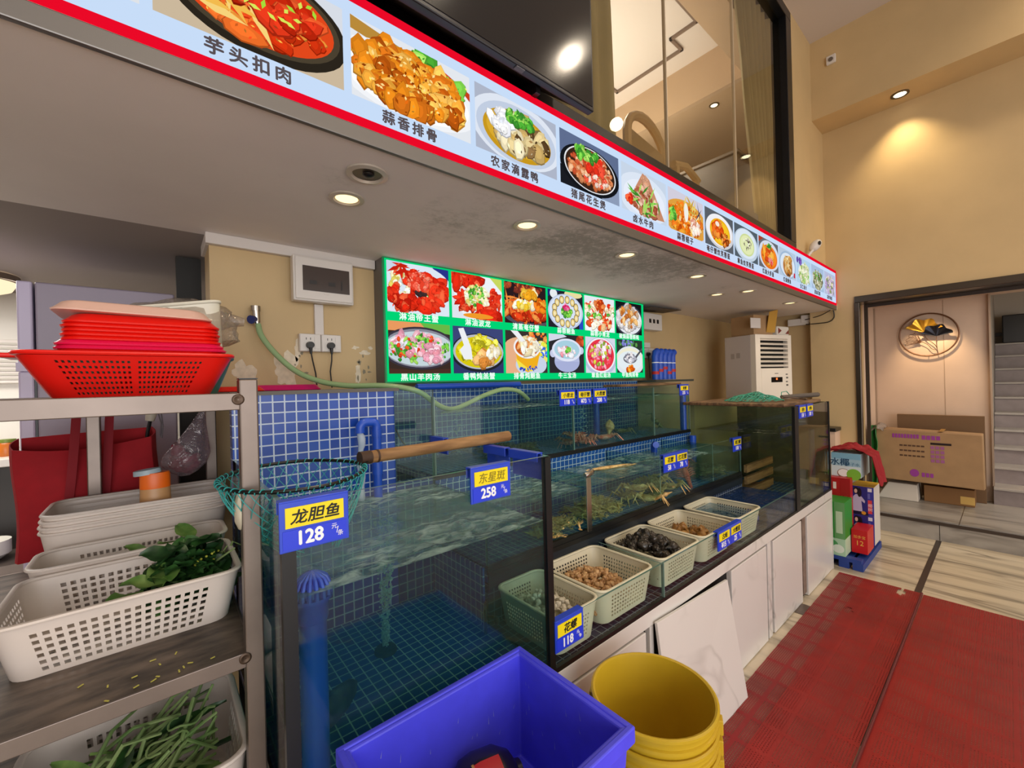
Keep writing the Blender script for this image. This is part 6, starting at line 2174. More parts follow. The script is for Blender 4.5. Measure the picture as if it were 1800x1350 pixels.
def tote_pt(u, v):
    x = -0.345 + 0.325 * u
    z = 0.88 + (1.235 - 0.88) * v + 0.012 * u - 0.02 * sin(u * pi) * v
    y = TY - 0.045 * sin(pi * v) * (1 - abs(2 * u - 1) ** 2) - 0.012 * sin(u * 7) * v
    return (x + 0.006 * sin(v * 5), y, z)


MB().grid(tote_pt, 24, 14).build('front_panel', M_tote, tt, smooth=True, solid=0.003)
MB().grid(lambda u, v: (-0.345 + 0.325 * u, TY + 0.075 + 0.02 * sin(u * pi), 0.88 + 0.385 * v + 0.01 * u), 16, 6).build('back_panel', M_tote, tt, smooth=True, solid=0.003)
for u in (0, 1):
    MB().grid(lambda a, v, u=u: (tote_pt(u, v)[0] + (0.012 * sin(a * pi) * (1 if u else -1)), tote_pt(u, v)[1] + a * (TY + 0.075 - tote_pt(u, v)[1]), tote_pt(u, v)[2] + a * 0.03 * v), 6, 10).build('side_panel', M_tote, tt, smooth=True, solid=0.003)
for (xa, xb) in ((-0.235, -0.205), (-0.148, -0.128)):
    st_ = MB()
    st_.grid(lambda u, v, xa=xa, xb=xb: ((xa + (xb - xa) * v ** 0.7) + (u - .5) * 0.022, TY - 0.052 - .004 * v + 0.01 * v, 1.02 + 0.335 * v), 2, 12)
    st_.build('strap', mat('red_strap', '#8a0e1c', 0.8), tt, smooth=True, solid=0.003)
um = thing('umbrella', (-0.02, 2.03, 1.2), 'folded umbrella with a white handle and wrist strap in the red tote', 'umbrella')
MB().tube([(-0.055, 2.035, 1.05), (-0.035, 2.03, 1.26), (-0.026, 2.028, 1.31)], 0.006, 8).build('shaft', M_black, um, smooth=True)
MB().tube([(-0.029, 2.028, 1.30), (-0.02, 2.026, 1.345)], [0.013, 0.019], 12).build('handle', mat('off_white_handle', '#c9bfae', 0.5), um, smooth=True)
MB().tube([(-0.012, 2.022, 1.335), (0.004, 2.02, 1.33), (0.008, 2.02, 1.28), (0.004, 2.02, 1.235), (0.0, 2.02, 1.245), (0.003, 2.02, 1.29), (-0.004, 2.021, 1.325)], 0.0022, 6).build('wrist_strap', mat('strap_grey', '#6a6266', 0.7), um, smooth=True)

pb = thing('plastic_bag', (0.09, 1.86, 1.25), 'clear plastic bag of dark red meat hanging from the rack post', 'bag')


def bagp(u, v):
    a = 2 * pi * u
    # v 0 top knot .. 1 bottom
    rx = 0.008 + 0.058 * min(1, v * 1.5) ** 1.2 * (1 if v < 0.8 else max(0.02, (1 - v) / 0.2) ** 0.6)
    ry = rx * 0.55
    cx = 0.118 - 0.055 * min(1, v * 1.3)
    k = 1 + 0.10 * sin(5 * a + 4 * v) * (1 - v)
    return (cx + rx * cos(a) * k, 1.86 + ry * sin(a) * k, 1.335 - 0.225 * v)


MB().grid(bagp, 30, 18, closed_u=True).build('bag_film', clear_mat('bag_film', '#e4d8dc', 1.8, 0.1, 0.2, '#c9b6bd', 0.7, 26), pb, smooth=True)
MB().blob((0.068, 1.86, 1.155), (0.046, 0.022, 0.032), None, 16, 10, 0.5, 3.0, freq=2.2).blob((0.045, 1.86, 1.195), (0.02, 0.016, 0.03), None, 12, 8, 0.4, 7.0, freq=2.2).build('red_meat', mat('dark_red_meat', '#6d1226', 0.35, col2='#a52a48', vscale=30), pb, smooth=True)

# ------------------------------------------------------------------ back wall fittings
dbx = thing('breaker_box', (0.585, 2.05, 1.9), 'white wall breaker box with a smoked window near the green sign', 'breaker box')
MB().box(0.455, 0.716, 2.0, YB - 0.031, 1.792, 1.993).build('box_body', M_whiteplastic, dbx, bevel=0.006)
MB().box(0.463, 0.708, 1.993, 2.001, 1.80, 1.985).build('box_door', M_whiteplastic, dbx, bevel=0.003)
dbd = bpy.data.objects['box_door']
MB().box(0.492, 0.694, 1.9915, 1.9935, 1.838, 1.948).build('smoked_window', mat('smoked_window', '#4a403c', 0.2), dbd)
sw_ = MB()
for x in (0.52, 0.60):
    sw_.box(x, x + 0.03, 1.9905, 1.9918, 1.868, 1.885)
sw_.box(0.655, 0.662, 1.9905, 1.9918, 1.855, 1.895)
sw_.build('breaker', mat('breaker_dark', '#2a2625', 0.5), dbd)
MB().box(0.58, 0.604, 1.991, 1.9935, 1.826, 1.833).build('latch', M_whiteplastic, dbd, bevel=0.001)
tk = MB().box(0.556, 0.595, YB - 0.018, YB, 1.652, 1.793).build('cable_duct', M_white, bevel=0.002)
tag(tk, 'white cable duct between the breaker box and the sockets', 'duct')


def socket(x0, x1, z0, z1, label, switch=True):
    t = thing('wall_socket', ((x0 + x1) / 2, YB - 0.004, (z0 + z1) / 2), label, 'socket')
    MB().box(x0, x1, YB - 0.03, YB, z0, z1).build('socket_box', M_whiteplastic, t, bevel=0.003)
    fp = MB().box(x0 + .002, x1 - .002, YB - 0.034, YB - 0.029, z0 + .002, z1 - .002).build('face_plate', M_whiteplastic, t, bevel=0.002)
    w_ = x1 - x0
    m = MB()
    for k in (-1, 1):
        cx = x0 + w_ * 0.40 + k * 0.009
        m.box(cx - .0015, cx + .0015, YB - 0.0346, YB - 0.034, z1 - 0.028, z1 - 0.018)
    m.build('socket_slot', M_black, fp)
    if switch:
        MB().box(x1 - w_ * 0.32, x1 - w_ * 0.07, YB - 0.036, YB - 0.033, z0 + .012, z1 - .012).build('rocker_switch', M_whiteplastic, fp, bevel=0.001)
    return t


socket(0.486, 0.577, 1.572, 1.653, 'white wall socket nearer the rack, with a black plug')
socket(0.579, 0.668, 1.572, 1.653, 'white wall socket nearer the green sign, with a black plug')


def plug(x, z, pts, label):
    t = thing('power_plug', (x, YB - 0.05, z), label, 'plug')
    MB().cyl((x, YB - 0.0365, z), (x, YB - 0.062, z), 0.017, 0.014, 16).build('plug_body', M_black, t, smooth=True)
    MB().tube([(x, YB - 0.05, z - 0.012), (x + .001, YB - 0.05, z - 0.04)], [0.008, 0.005], 10).build('strain_relief', M_black, t, smooth=True)
    MB().tube([(x + .001, YB - 0.05, z - 0.035)] + pts, 0.0032, 8).build('cord', M_cable, t, smooth=True)


plug(0.527, 1.60, [(0.535, YB - .045, 1.53), (0.548, YB - .04, 1.47), (0.552, YB - .04, 1.405)], 'black plug in the socket nearer the rack')
plug(0.617, 1.60, [(0.618, YB - .045, 1.53), (0.612, YB - .04, 1.48), (0.618, YB - .04, 1.405)], 'black plug in the socket nearer the green sign')

tp = thing('water_tap', (0.32, 2.05, 1.7), 'small metal wall tap feeding the green hose', 'tap')
MB().tube([(0.318, YB, 1.705), (0.318, 2.045, 1.705)], 0.012, 12).tube([(0.32, 2.04, 1.688), (0.317, 2.04, 1.755)], [0.014, 0.017], 14).tube([(0.317, 2.04, 1.735), (0.317, 2.04, 1.756)], 0.0195, 14).build('tap_body', M_chrome, tp, smooth=True)
MB().tube([(0.312, 2.036, 1.70), (0.296, 2.02, 1.695)], [0.014, 0.018], 10).build('tap_handle', mat('blue_handle', '#1f2d6a', 0.4), tp, smooth=True)
MB().tube([(0.321, 2.04, 1.69), (0.324, 2.04, 1.668)], 0.011, 12).build('tap_nozzle', M_chrome, tp, smooth=True)
hp = [(0.324, 2.038, 1.68), (0.335, 2.02, 1.625), (0.385, 1.99, 1.545), (0.45, 1.95, 1.475), (0.53, 1.90, 1.432), (0.62, 1.82, 1.411), (0.72, 1.72, 1.408), (0.80, 1.66, 1.395), (0.86, 1.63, 1.372), (0.92, 1.63, 1.33), (0.99, 1.66, 1.30), (1.07, 1.70, 1.29), (1.16, 1.72, 1.31), (1.26, 1.72, 1.345), (1.38, 1.72, 1.372), (1.5, 1.73, 1.36), (1.6, 1.76, 1.31)]


def smooth_path(p, n=6):
    out = []
    for i in range(len(p) - 1):
        p0, p1, p2, p3 = [Vector(p[max(0, min(len(p) - 1, i + k))]) for k in (-1, 0, 1, 2)]
        for j in range(n):
            t = j / n
            out.append(0.5 * ((2 * p1) + (-p0 + p2) * t + (2 * p0 - 5 * p1 + 4 * p2 - p3) * t * t + (-p0 + 3 * p1 - 3 * p2 + p3) * t ** 3))
    out.append(Vector(p[-1]))
    return out


o = MB().tube(smooth_path(hp), 0.0115, 12).build('garden_hose', M_hose, smooth=True)
tag(o, 'pale green hose running from the wall tap into the upper tank', 'hose')
o = MB().tube(smooth_path([(0.70, 1.93, 1.38), (0.705, 1.75, 1.345), (0.71, 1.60, 1.26), (0.73, 1.54, 1.18), (0.765, 1.515, 1.155), (0.84, 1.513, 1.15)]), 0.0035, 8).build('air_tube', M_cable, smooth=True)
tag(o, 'thin black air tube looping at the near end of the upper tank', 'tube')

cu = thing('breaker_box', (3.33, 2.05, 1.92), 'second breaker box, half behind the green sign', 'breaker box')
MB().box(3.18, 3.465, 2.0, YB, 1.84, 1.985).build('box_body', M_whiteplastic, cu, bevel=0.006)
sw_ = MB()
for x in (3.255, 3.315, 3.375):
    sw_.box(x, x + 0.032, 1.9985, 2.0, 1.90, 1.935)
sw_.build('breaker', M_black, cu)
hd = MB().hexa([(3.11, 1.90, 2.0), (3.62, 1.90, 2.025), (3.62, YB, 2.025), (3.11, YB, 2.0)], [(3.11, 1.90, 2.006), (3.62, 1.90, 2.031), (3.62, YB, 2.031), (3.11, YB, 2.006)]).build('cover_board', mat('brown_board', '#4a3c30', 0.6))
tag(hd, 'dark brown board fixed under the soffit past the green sign', 'board')
socket(3.2, 3.305, 1.595, 1.685, 'white wall socket just past the green sign', False)
socket(3.31, 3.405, 1.595, 1.685, 'white wall socket farther past the green sign, near the blue tubes', False)
MBx = MB().box(3.22, 3.36, YB - 0.02, YB, 1.69, 1.735).build('cable_duct', M_white, bevel=0.002)
tag(MBx, 'short white cable duct above the far sockets', 'duct')
plug(3.28, 1.63, [(3.285, YB - .05, 1.55), (3.295, YB - .05, 1.42)], 'black plug in the far socket just past the sign')
plug(3.375, 1.635, [(3.42, YB - .06, 1.63), (3.46, YB - .08, 1.58), (3.46, YB - .08, 1.42)], 'black plug in the farthest socket beside the blue tubes')
tb = thing('tube_bundle', (3.35, 1.9, 1.41), 'bundle of blue tubes with red marks standing on the plank', 'tubes')
M_tubered = mat('red_marks', '#c02020', 0.5)
for i in range(5):
    x = 3.2 + 0.068 * i
    MB().tube([(x, 1.92, 1.405), (x, 1.92, 1.60), (x + .008, 1.92, 1.635), (x + .035, 1.92, 1.645)], 0.03, 10).build('blue_tube', M_bluepipe, tb, smooth=True)
    MB().tube([(x, 1.92, 1.545), (x, 1.92, 1.552)], 0.031, 10).build('tube_band', M_num, tb, smooth=True)
    MB().tube([(x, 1.92, 1.45 + .02 * (i % 3)), (x, 1.92, 1.475 + .02 * (i % 3))], 0.0308, 10).build('tube_mark', M_tubered, tb, smooth=True)
lg_ = MB().box(3.0, 3.62, 1.80, YB, 1.385, 1.402).build('wall_ledge', mat('dark_ledge', '#3a3e38', 0.5))
tag(lg_, 'dark ledge board under the blue tubes beyond the upper tanks', 'ledge')

# ------------------------------------------------------------------ air conditioner
AR = radians(-17)
ac = thing('air_conditioner', (4.2, 1.5, 0), 'tall white floor-standing air conditioner behind the end tank', 'air conditioner', rotz=AR)
MB().box(0, 0.5, 0.05, 0.33, 0, 1.80).build('cabinet', M_acside, ac, local=True, bevel=0.006)
fm_ = MB()
fm_.box(0, 0.065, 0, 0.05, 0, 1.80).box(0.45, 0.5, 0, 0.05, 0, 1.80).box(0.065, 0.45, 0, 0.05, 1.765, 1.80).box(0.065, 0.45, 0, 0.05, 0, 1.485)
fm_.build('front_shell', M_ac, ac, local=True)
MB().box(0.065, 0.45, 0.045, 0.052, 1.48, 1.77).build('outlet_dark', mat('ac_inside', '#15130f', 0.7), ac, local=True)
for i in range(7):
    z = 1.505 + 0.041 * i
    MB().box(0.065, 0.45, -0.002, 0.02, -0.006, 0.006, M=Matrix.Translation((0, 0, z)) @ Matrix.Rotation(0.5, 4, 'X')).build('louver', M_ac, ac, local=True)
acp = MB().box(0.07, 0.445, -0.003, 0.003, 0.2, 1.478).build('front_panel', M_ac, ac, local=True, bevel=0.002)
MB().box(0.20, 0.355, -0.005, -0.002, 1.352, 1.40).build('display', mat('ac_display', '#100a08', 0.15), acp, local=True)
MB().box(0.265, 0.285, -0.0056, -0.005, 1.374, 1.393).build('display_digit', emat('display_glow', '#ff7a3a', 1.6), acp, local=True)
m = MB().box(0.25, 0.30, -0.0036, -0.003, 1.432, 1.438)
for k, (a, c, d) in enumerate(((0.405, 1.42, .02), (0.41, 1.385, .03), (0.405, 1.35, .02), (0.41, 1.315, .03))):
    m.box(a, a + .028, -0.0036, -0.003, c, c + d * .5)
m.build('sticker_print', mat('print_grey', '#5a554f', 0.5), acp, local=True)
MB().box(-0.0015, 0, 0.16, 0.2, 1.59, 1.64).box(-0.0015, 0, 0.22, 0.26, 1.585, 1.635).build('side_sticker', mat('sticker_grey', '#a79d98', 0.5), ac, local=True)
ob = thing('cardboard_box', (4.42, 1.56, 1.801), 'open cardboard box with a raised flap on top of the air conditioner', 'box', rotz=AR)
MB().box(-0.12, 0.10, -0.06, 0.14, 0, 0.14).build('box_body', M_cart, ob, local=True)
MB().grid(lambda u, v: (0.02 + 0.1 * u, -0.062 - 0.03 * v, 0.02 + 0.14 * v + 0.02 * v * u), 4, 6).build('flap', mat('yellow_cardboard', '#c0923a', 0.7), ob, local=True, solid=0.003, smooth=True)
MB().box(-0.17, -0.06, -0.075, -0.07, 0.045, 0.115).build('paper_sheet', M_white, ob, local=True)
ob.scale = (1.2, 1.2, 1.35)
pk = thing('paper_packet', (4.65, 1.455, 1.801), 'white printed packet beside the box on the air conditioner', 'packet', rotz=AR + 0.1)
MB().box(-0.08, 0.09, -0.04, 0.08, 0, 0.075).build('packet_body', mat('packet_white', '#dcd6cc', 0.5), pk, local=True, bevel=0.01)
MB().poly([(-0.07, -0.0408, .012), (-0.02, -0.0408, .04), (-0.07, -0.0408, .062)]).poly([(0.03, -0.0408, .015), (0.08, -0.0408, .015), (0.08, -0.0408, .05)]).build('packet_print', mat('packet_print', '#7a2a22', 0.5), pk, local=True)
pk.scale = (1.2, 1.2, 1.2)
jb = thing('junction_box', (5.03, 1.35, 1.98), 'pair of white junction boxes on the wall under the soffit', 'junction box')
MB().box(5.09, 5.149, 1.31, 1.5, 1.93, 2.0).build('box_body', M_whiteplastic, jb, bevel=0.004)
MB().box(5.085, 5.149, 1.295, 1.38, 1.95, 2.03).build('box_cover', M_whiteplastic, jb, bevel=0.004)
wr_ = MB().tube(smooth_path([(5.02, 1.09, 2.035), (5.035, 1.09, 1.97), (5.04, 1.13, 1.93), (5.04, 1.22, 1.925), (5.06, 1.33, 1.93)]), 0.005, 6).tube(smooth_path([(5.0, 1.11, 2.036), (5.03, 1.2, 2.0), (5.08, 1.34, 1.98)]), 0.004, 6).build('sign_cable', M_cable, smooth=True)
tag(wr_, 'black cables drooping from the end of the light box to the wall', 'cable')

# ------------------------------------------------------------------ boxes stacked past the end tank


def carton(name, label, x0, x1, y0, y1, z0, z1, base, prints, grp=None, side=None):
    """prints are drawn on the -X face: (u0, v0, u1, v1, colour), u runs towards -Y"""
    t = thing(name, ((x0 + x1) / 2, (y0 + y1) / 2, z0), label, 'box', grp)
    MB().box(x0, x1, y0, y1, z0, z1).build('carton_body', base, t, bevel=0.002)
    mb = MB()
    k = [0]

    def put(poly_, c):
        k[0] += 1
        mb.poly([(x0 - 0.0006 - 0.00004 * k[0], y1 - (y1 - y0) * u, z0 + (z1 - z0) * v) for u, v in poly_], 0, hx(c))
    for pr in prints:
        if pr[0] == 'p':
            put(pr[1], pr[2])
        elif pr[0] == 'e':
            _, cx, cy, rx, ry, c = pr
            put([(cx + rx * cos(2 * pi * i / 24), cy + ry * sin(2 * pi * i / 24)) for i in range(24)], c)
        else:
            u0, v0, u1, v1, c = pr
            put([(u0, v0), (u1, v0), (u1, v1), (u0, v1)], c)
    if prints:
        mb.build('printed_face', M_print, t)
    return t


RX = (pi / 2, 0, -pi / 2)
pal = MB()
for y in (0.72, 0.80, 0.90):
    pal.box(3.79, 4.45, y - .03, y + .03, 0.0, 0.05)
for x in (3.82, 4.1, 4.42):
    pal.box(x - .03, x + .03, 0.70, 0.96, 0.05, 0.075)
o = pal.build('plastic_pallet', mat('blue_pallet', '#1f3d8a', 0.5))
tag(o, 'low blue plastic pallet under the stacked drink boxes', 'pallet')
m_gr = mat('green_carton', '#1f8a2e', 0.45)
c1 = carton('drink_box', 'pale green printed carton at the bottom of the stack nearest the end tank', 3.8, 4.02, 0.79, 0.93, 0.076, 0.20, mat('pale_green_carton', '#b8d0b0', 0.5), [(0, 0, 1, 1, '#a9cfae'), ('e', .4, .6, .3, .3, '#4c9a5a'), ('e', .7, .4, .25, .25, '#dfeadc')])
c2 = carton('drink_box', 'bright green carton on the pale green one', 3.8, 4.02, 0.79, 0.93, 0.201, 0.468, m_gr, [(.55, 0, 1, 1, '#5f9a5c'), (.62, .15, .9, .75, '#b9d2b0'), (.05, .1, .3, .3, '#e8f0e4'), ('e', .3, .75, .2, .08, '#146a22')])
c3 = carton('drink_box', 'small red carton with a gold numeral at the foot of the stack', 3.95, 4.16, 0.69, 0.785, 0.076, 0.25, mat('red_carton', '#c4161c', 0.4), [])
text('12', 0.05, (3.9493, 0.737, 0.15), c3, mat('gold_print', '#e8b04a', 0.4), 'numeral', rot=RX)
text('加多宝', 0.024, (3.9493, 0.737, 0.195), c3, mat('gold_print_b', '#e8b04a', 0.4), 'lettering', rot=RX)
c3b = carton('drink_box', 'red carton under the tall dark red one, behind the green cartons', 4.03, 4.11, 0.80, 0.93, 0.076, 0.25, mat('red_carton_b', '#a81218', 0.4), [])
c4 = carton('drink_box', 'tall dark red carton behind the bright green one', 4.03, 4.11, 0.80, 0.93, 0.251, 0.605, mat('dark_red_carton', '#b0141a', 0.4), [(.52, .0, 1, 1, '#a3131a'), (.30, .15, .44, .55, '#d8b020'), (.18, .75, .34, .9, '#e8d8d0')])
text('凉茶王', 0.055, (4.0285, 0.828, 0.44), c4, mat('gold_print_c', '#e0a838', 0.4), 'lettering', rot=RX, sx=0.5)
WM = [(0, 0, 1, 1, '#2b2a80'), (.72, 0, 1, 1, '#3a3aa0'), (0, 0, .75, .12, '#15153a'), ('p', [(.06, .12), (.1, .62), (.2, .7), (.34, .72), (.5, .62), (.62, .5), (.6, .42), (.46, .5), (.5, .12)], '#c9c0dc'), ('e', .24, .84, .13, .12, '#1a1420'), ('e', .38, .78, .1, .16, '#1a1420'), ('e', .22, .82, .07, .075, '#e6bfa8'), (.74, .08, .92, .55, '#d8404a'), (.74, .6, .84, .78, '#6a6ab8'), (.74, .84, .92, .96, '#e8e4ec'), ('e', .55, .08, .1, .06, '#e0a030')]
m_wb = mat('white_box_side', '#d6cfc8', 0.5)
c5 = carton('drink_box', 'blue drink box showing a woman in white, lower of the two', 4.2, 4.42, 0.69, 0.83, 0.076, 0.30, m_wb, WM, 'blue boxes with a woman in white')
c6 = carton('drink_box', 'blue drink box showing a woman in white, upper of the two', 4.2, 4.42, 0.69, 0.83, 0.301, 0.525, m_wb, WM, 'blue boxes with a woman in white')
MB().box(4.2, 4.42, 0.69, 0.83, 0.525, 0.527).build('yellow_top', mat('yellow_top', '#e0b020', 0.5), c6)
for c, z in ((c5, 0.14), (c6, 0.365)):
    text('椰\n树', 0.03, (4.199, 0.712, z), c, mat('pink_print', '#f0d8d8', 0.5), 'lettering', rot=RX)
c7u = carton('drink_box', 'plain carton hidden beneath the pale blue one', 4.2, 4.42, 0.835, 0.95, 0.076, 0.55, m_wb, [])
c7 = carton('coconut_water_carton', 'pale blue coconut water carton under the red cloth', 4.1, 4.4, 0.745, 0.93, 0.606, 0.79, mat('pale_blue_carton', '#b8d0d8', 0.5), [(0, 0, 1, 1, '#cfdde0'), (0, .45, 1, 1, '#9fc0d0'), (0, .75, 1, 1, '#7fb0c8'), ('e', .42, .14, .22, .2, '#8a6a50'), ('e', .42, .16, .19, .16, '#f0f0ea'), ('e', .76, .12, .24, .24, '#7cb83a')])
text('水椰', 0.062, (4.0985, 0.875, 0.715), c7, mat('navy_print', '#234a6a', 0.5), 'lettering', rot=RX, bold=0.001)
text('椰子水', 0.03, (4.0985, 0.795, 0.705), c7, mat('navy_print_b', '#4a7a98', 0.5), 'lettering', rot=RX)


def cloth_pt(u, v):
    # across the top of the carton, then down over its right (-Y) side
    s = v * 0.42
    y = 0.95 - min(s, 0.24)
    drop = max(0, s - 0.24)
    n_ = noise.noise(Vector((u * 4, v * 5, 1)))
    z = 0.80 + 0.05 * sin(pi * min(1, s / 0.24)) * (0.6 + 0.5 * n_) - drop * 1.25 + 0.03 * noise.noise(Vector((u * 9, v * 9, 4)))
    if drop > 0:
        y = 0.71 - 0.03 - drop * 0.25 - 0.012 * sin(u * 12)
    z = max(z, 0.797) if drop == 0 else z
    return (4.09 + 0.27 * u + 0.015 * n_, y, z)


o = MB().grid(cloth_pt, 26, 30).build('red_cloth', M_redcloth, smooth=True, solid=0.006)
tag(o, 'crumpled red cloth draped over the coconut water carton', 'cloth')

# ------------------------------------------------------------------ corridor: cartons and wall art
bgx = thing('cardboard_box', (5.6, 0.53, 0.34), 'big flat-screen cardboard box with purple print in the doorway', 'box')
MB().hexa([(5.5, 0.155, 0.36), (5.75, 0.155, 0.33), (5.75, 0.87, 0.345), (5.5, 0.87, 0.37)], [(5.48, 0.16, 0.845), (5.72, 0.16, 0.84), (5.72, 0.872, 0.86), (5.48, 0.872, 0.862)]).build('box_body', M_cart, bgx, bevel=0.006)
pm_ = MB()


def bp_(u, v):
    return (5.4985 - 0.0195 * v + 0.0, 0.87 - 0.713 * u, 0.365 + 0.485 * v)


def bquad(u0, v0, u1, v1, c, k=0):
    q = [bp_(u0, v0), bp_(u1, v0), bp_(u1, v1), bp_(u0, v1)]
    pm_.poly([(x - 0.001 - .0002 * k, y, z) for x, y, z in q], 0, hx(c))


PUR = '#9a3f9c'
for i in range(9):
    bquad(.17 + .03 * i, .86, .192 + .03 * i, .94, PUR)
for i in range(4):
    bquad(.46 + .045 * i, .85, .495 + .045 * i, .93, PUR)
bquad(.54, .76, .73, .80, '#1e1216', 1)
for j, v in enumerate((.70, .60, .50)):
    for i in range(6):
        bquad(.24 + .042 * i, v, .272 + .042 * i, v + .03, '#5a4030', 1)
for j in range(4):
    for i in range(3):
        bquad(.54 + .045 * i, .42 + .085 * j, .575 + .045 * i, .48 + .085 * j, '#a06090')
pts = [bp_(.38 + .045 * cos(2 * pi * i / 20), .18 + .075 * sin(2 * pi * i / 20)) for i in range(20)]
pm_.poly([(x - .001, y, z) for x, y, z in pts], 0, hx(PUR))
for i in range(3):
    bquad(.45 + .04 * i, .12, .48 + .04 * i, .2, PUR)
pm_.build('purple_print', M_print, bgx)
MB().box(5.47, 5.73, 0.40, 0.43, 0.861, 0.8625).build('packing_tape', mat('tape', '#b88a4a', 0.3), bgx)
ub = thing('cardboard_box', (5.75, 0.35, 0.17), 'low brown box under the big carton in the doorway', 'box')
MB().box(5.62, 5.85, 0.22, 0.55, 0.171, 0.325).build('box_body', mat('brown_box', '#8a6238', 0.7), ub, bevel=0.004)
MB().box(5.6185, 5.62, 0.22, 0.31, 0.19, 0.26).build('box_label', mat('box_label_yellow', '#d8b060', 0.6), ub)
wbx = MB().hexa([(5.52, 0.58, 0.171), (5.8, 0.58, 0.171), (5.8, 0.88, 0.171), (5.52, 0.88, 0.171)], [(5.56, 0.59, 0.325), (5.8, 0.59, 0.325), (5.8, 0.80, 0.325), (5.56, 0.80, 0.325)]).build('foam_block', mat('white_foam', '#cfc7bc', 0.7), bevel=0.006)
tag(wbx, 'white foam block wedged under the big carton', 'foam block')
fl2 = MB().box(5.86, 5.90, 0.155, 0.76, 0.171, 0.985).build('flat_carton', mat('dark_cardboard', '#6e5236', 0.75), bevel=0.003)
tag(fl2, 'flat brown cardboard sheet standing behind the big carton', 'box')
gbg = MB().grid(lambda u, v: (5.42 + 0.06 * sin(u * pi) + 0.02 * v, 0.91 - 0.05 * u + 0.02 * noise.noise(Vector((u * 5, v * 6, 3))), 0.172 + 0.72 * v), 10, 14).build('green_sack', mat('green_sack', '#2f7a38', 0.5), smooth=True, solid=0.004)
tag(gbg, 'folded green sack standing beside the big carton', 'sack')
cbag = MB().grid(lambda u, v: (5.44 + 0.25 * v + 0.02 * sin(u * 9), 0.90 - 0.09 * u, 0.871 + 0.03 * sin(u * pi) + 0.012 * sin(v * 11) - 0.14 * max(0, .25 - v)), 10, 14).build('clear_sheet', clear_mat('packing_film', '#e0d8d0', 1.5, 0.15, 0.3, '#d0c4b8'), smooth=True, solid=0.002)
tag(cbag, 'clear plastic film lying over the end of the big carton', 'plastic film')

art = thing('wall_art', (5.995, 0.525, 1.79), 'round wire wall art with gold and black ginkgo leaves', 'wall art')
RA = 0.215
X0 = 5.975
rg = [(X0, 0.525 + RA * cos(2 * pi * i / 60), 1.79 + RA * sin(2 * pi * i / 60)) for i in range(60)]
MB().tube(rg, 0.007, 8, closed=True).build('ring', M_brownwire, art, smooth=True)


def ginkgo(cy, cz, R0, a0, a1, m, lobes, name, wire=False, seed=0):
    n = 28
    if wire:
        mb = MB()
        for i in range(11):
            a = a0 + (a1 - a0) * i / 10
            rr_ = R0 * (0.92 + 0.08 * cos(i * 2.2))
            mb.tube([(X0, cy, cz), (X0, cy + rr_ * .5 * cos(a + .08), cz + rr_ * .5 * sin(a + .08)), (X0, cy + rr_ * cos(a), cz + rr_ * sin(a))], 0.0016, 5)
        pts = [(X0, cy + R0 * (0.95 + .07 * cos(lobes * t_ * 2 * pi)) * cos(a0 + (a1 - a0) * t_), cz + R0 * (0.95 + .07 * cos(lobes * t_ * 2 * pi)) * sin(a0 + (a1 - a0) * t_)) for t_ in [i / n for i in range(n + 1)]]
        mb.tube([(X0, cy, cz)] + pts + [(X0, cy, cz)], 0.002, 5)
        return mb.build(name, M_brownwire, art, smooth=True)
    mb = MB()

    def fn(u, v):
        a = a0 + (a1 - a0) * u
        rr_ = R0 * v * (0.93 + 0.09 * cos(lobes * u * 2 * pi + seed) * v)
        return (X0 - 0.012 - 0.02 * v * v + 0.006 * sin(u * 22) * v, cy + rr_ * cos(a), cz + rr_ * sin(a))
    mb.grid(fn, n, 8)
    return mb.build(name, m, art, smooth=True, solid=0.002)


ginkgo(0.555, 1.82, 0.14, radians(20), radians(165), M_gold, 3, 'gold_leaf')
ginkgo(0.465, 1.77, 0.12, radians(15), radians(170), M_darkleaf, 3, 'black_leaf', seed=1)
ginkgo(0.575, 1.715, 0.12, radians(-10 + 0), radians(70), M_brownwire, 3, 'wire_leaf', wire=True)
MB().tube(smooth_path([(X0, 0.555, 1.825), (X0, 0.54, 1.76), (X0, 0.475, 1.68), (X0, 0.46, 1.62), (X0, 0.455, 1.582)]), 0.003, 6).tube(smooth_path([(X0, 0.465, 1.775), (X0, 0.468, 1.72), (X0, 0.463, 1.65)]), 0.003, 6).tube(smooth_path([(X0, 0.575, 1.725), (X0, 0.53, 1.69), (X0, 0.50, 1.645), (X0, 0.465, 1.63)]), 0.0025, 6).tube([(X0, 0.525, 1.575), (6.0, 0.525, 1.575)], .003, 5).build('stem_wire', M_brownwire, art, smooth=True)
ceiling_spot(5.70, 0.48, 2.13, 'warm spotlight in the corridor ceiling shining on the ginkgo art', 0.03, 40, None, tgt=(6.0, 0.50, 1.45), ang=66, col=(1, 0.72, 0.42))

# ------------------------------------------------------------------ fridge and kitchen at the far left
fg = thing('refrigerator', (-0.15, 2.7, 0), 'tall lavender-grey refrigerator standing behind the rack', 'refrigerator')
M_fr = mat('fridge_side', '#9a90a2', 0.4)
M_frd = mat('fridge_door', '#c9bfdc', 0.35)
MB().box(-0.358, 0.06, 2.4, 2.98, 0, 1.84).build('cabinet', M_fr, fg, bevel=0.006)
fdr = MB().box(-0.405, -0.364, 2.4, 2.98, 1.505, 1.84).build('door', M_frd, fg, bevel=0.006)
MB().box(-0.405, -0.364, 2.4, 2.98, 0.05, 1.495).build('door', M_frd, fg, bevel=0.006)
MB().box(-0.364, -0.358, 2.402, 2.97, 0.06, 1.49).build('door_seal', M_black, fg)
MB().box(-0.41, -0.362, 2.398, 2.41, 1.495, 1.53).build('hinge_cover', M_frd, fdr, bevel=0.002)
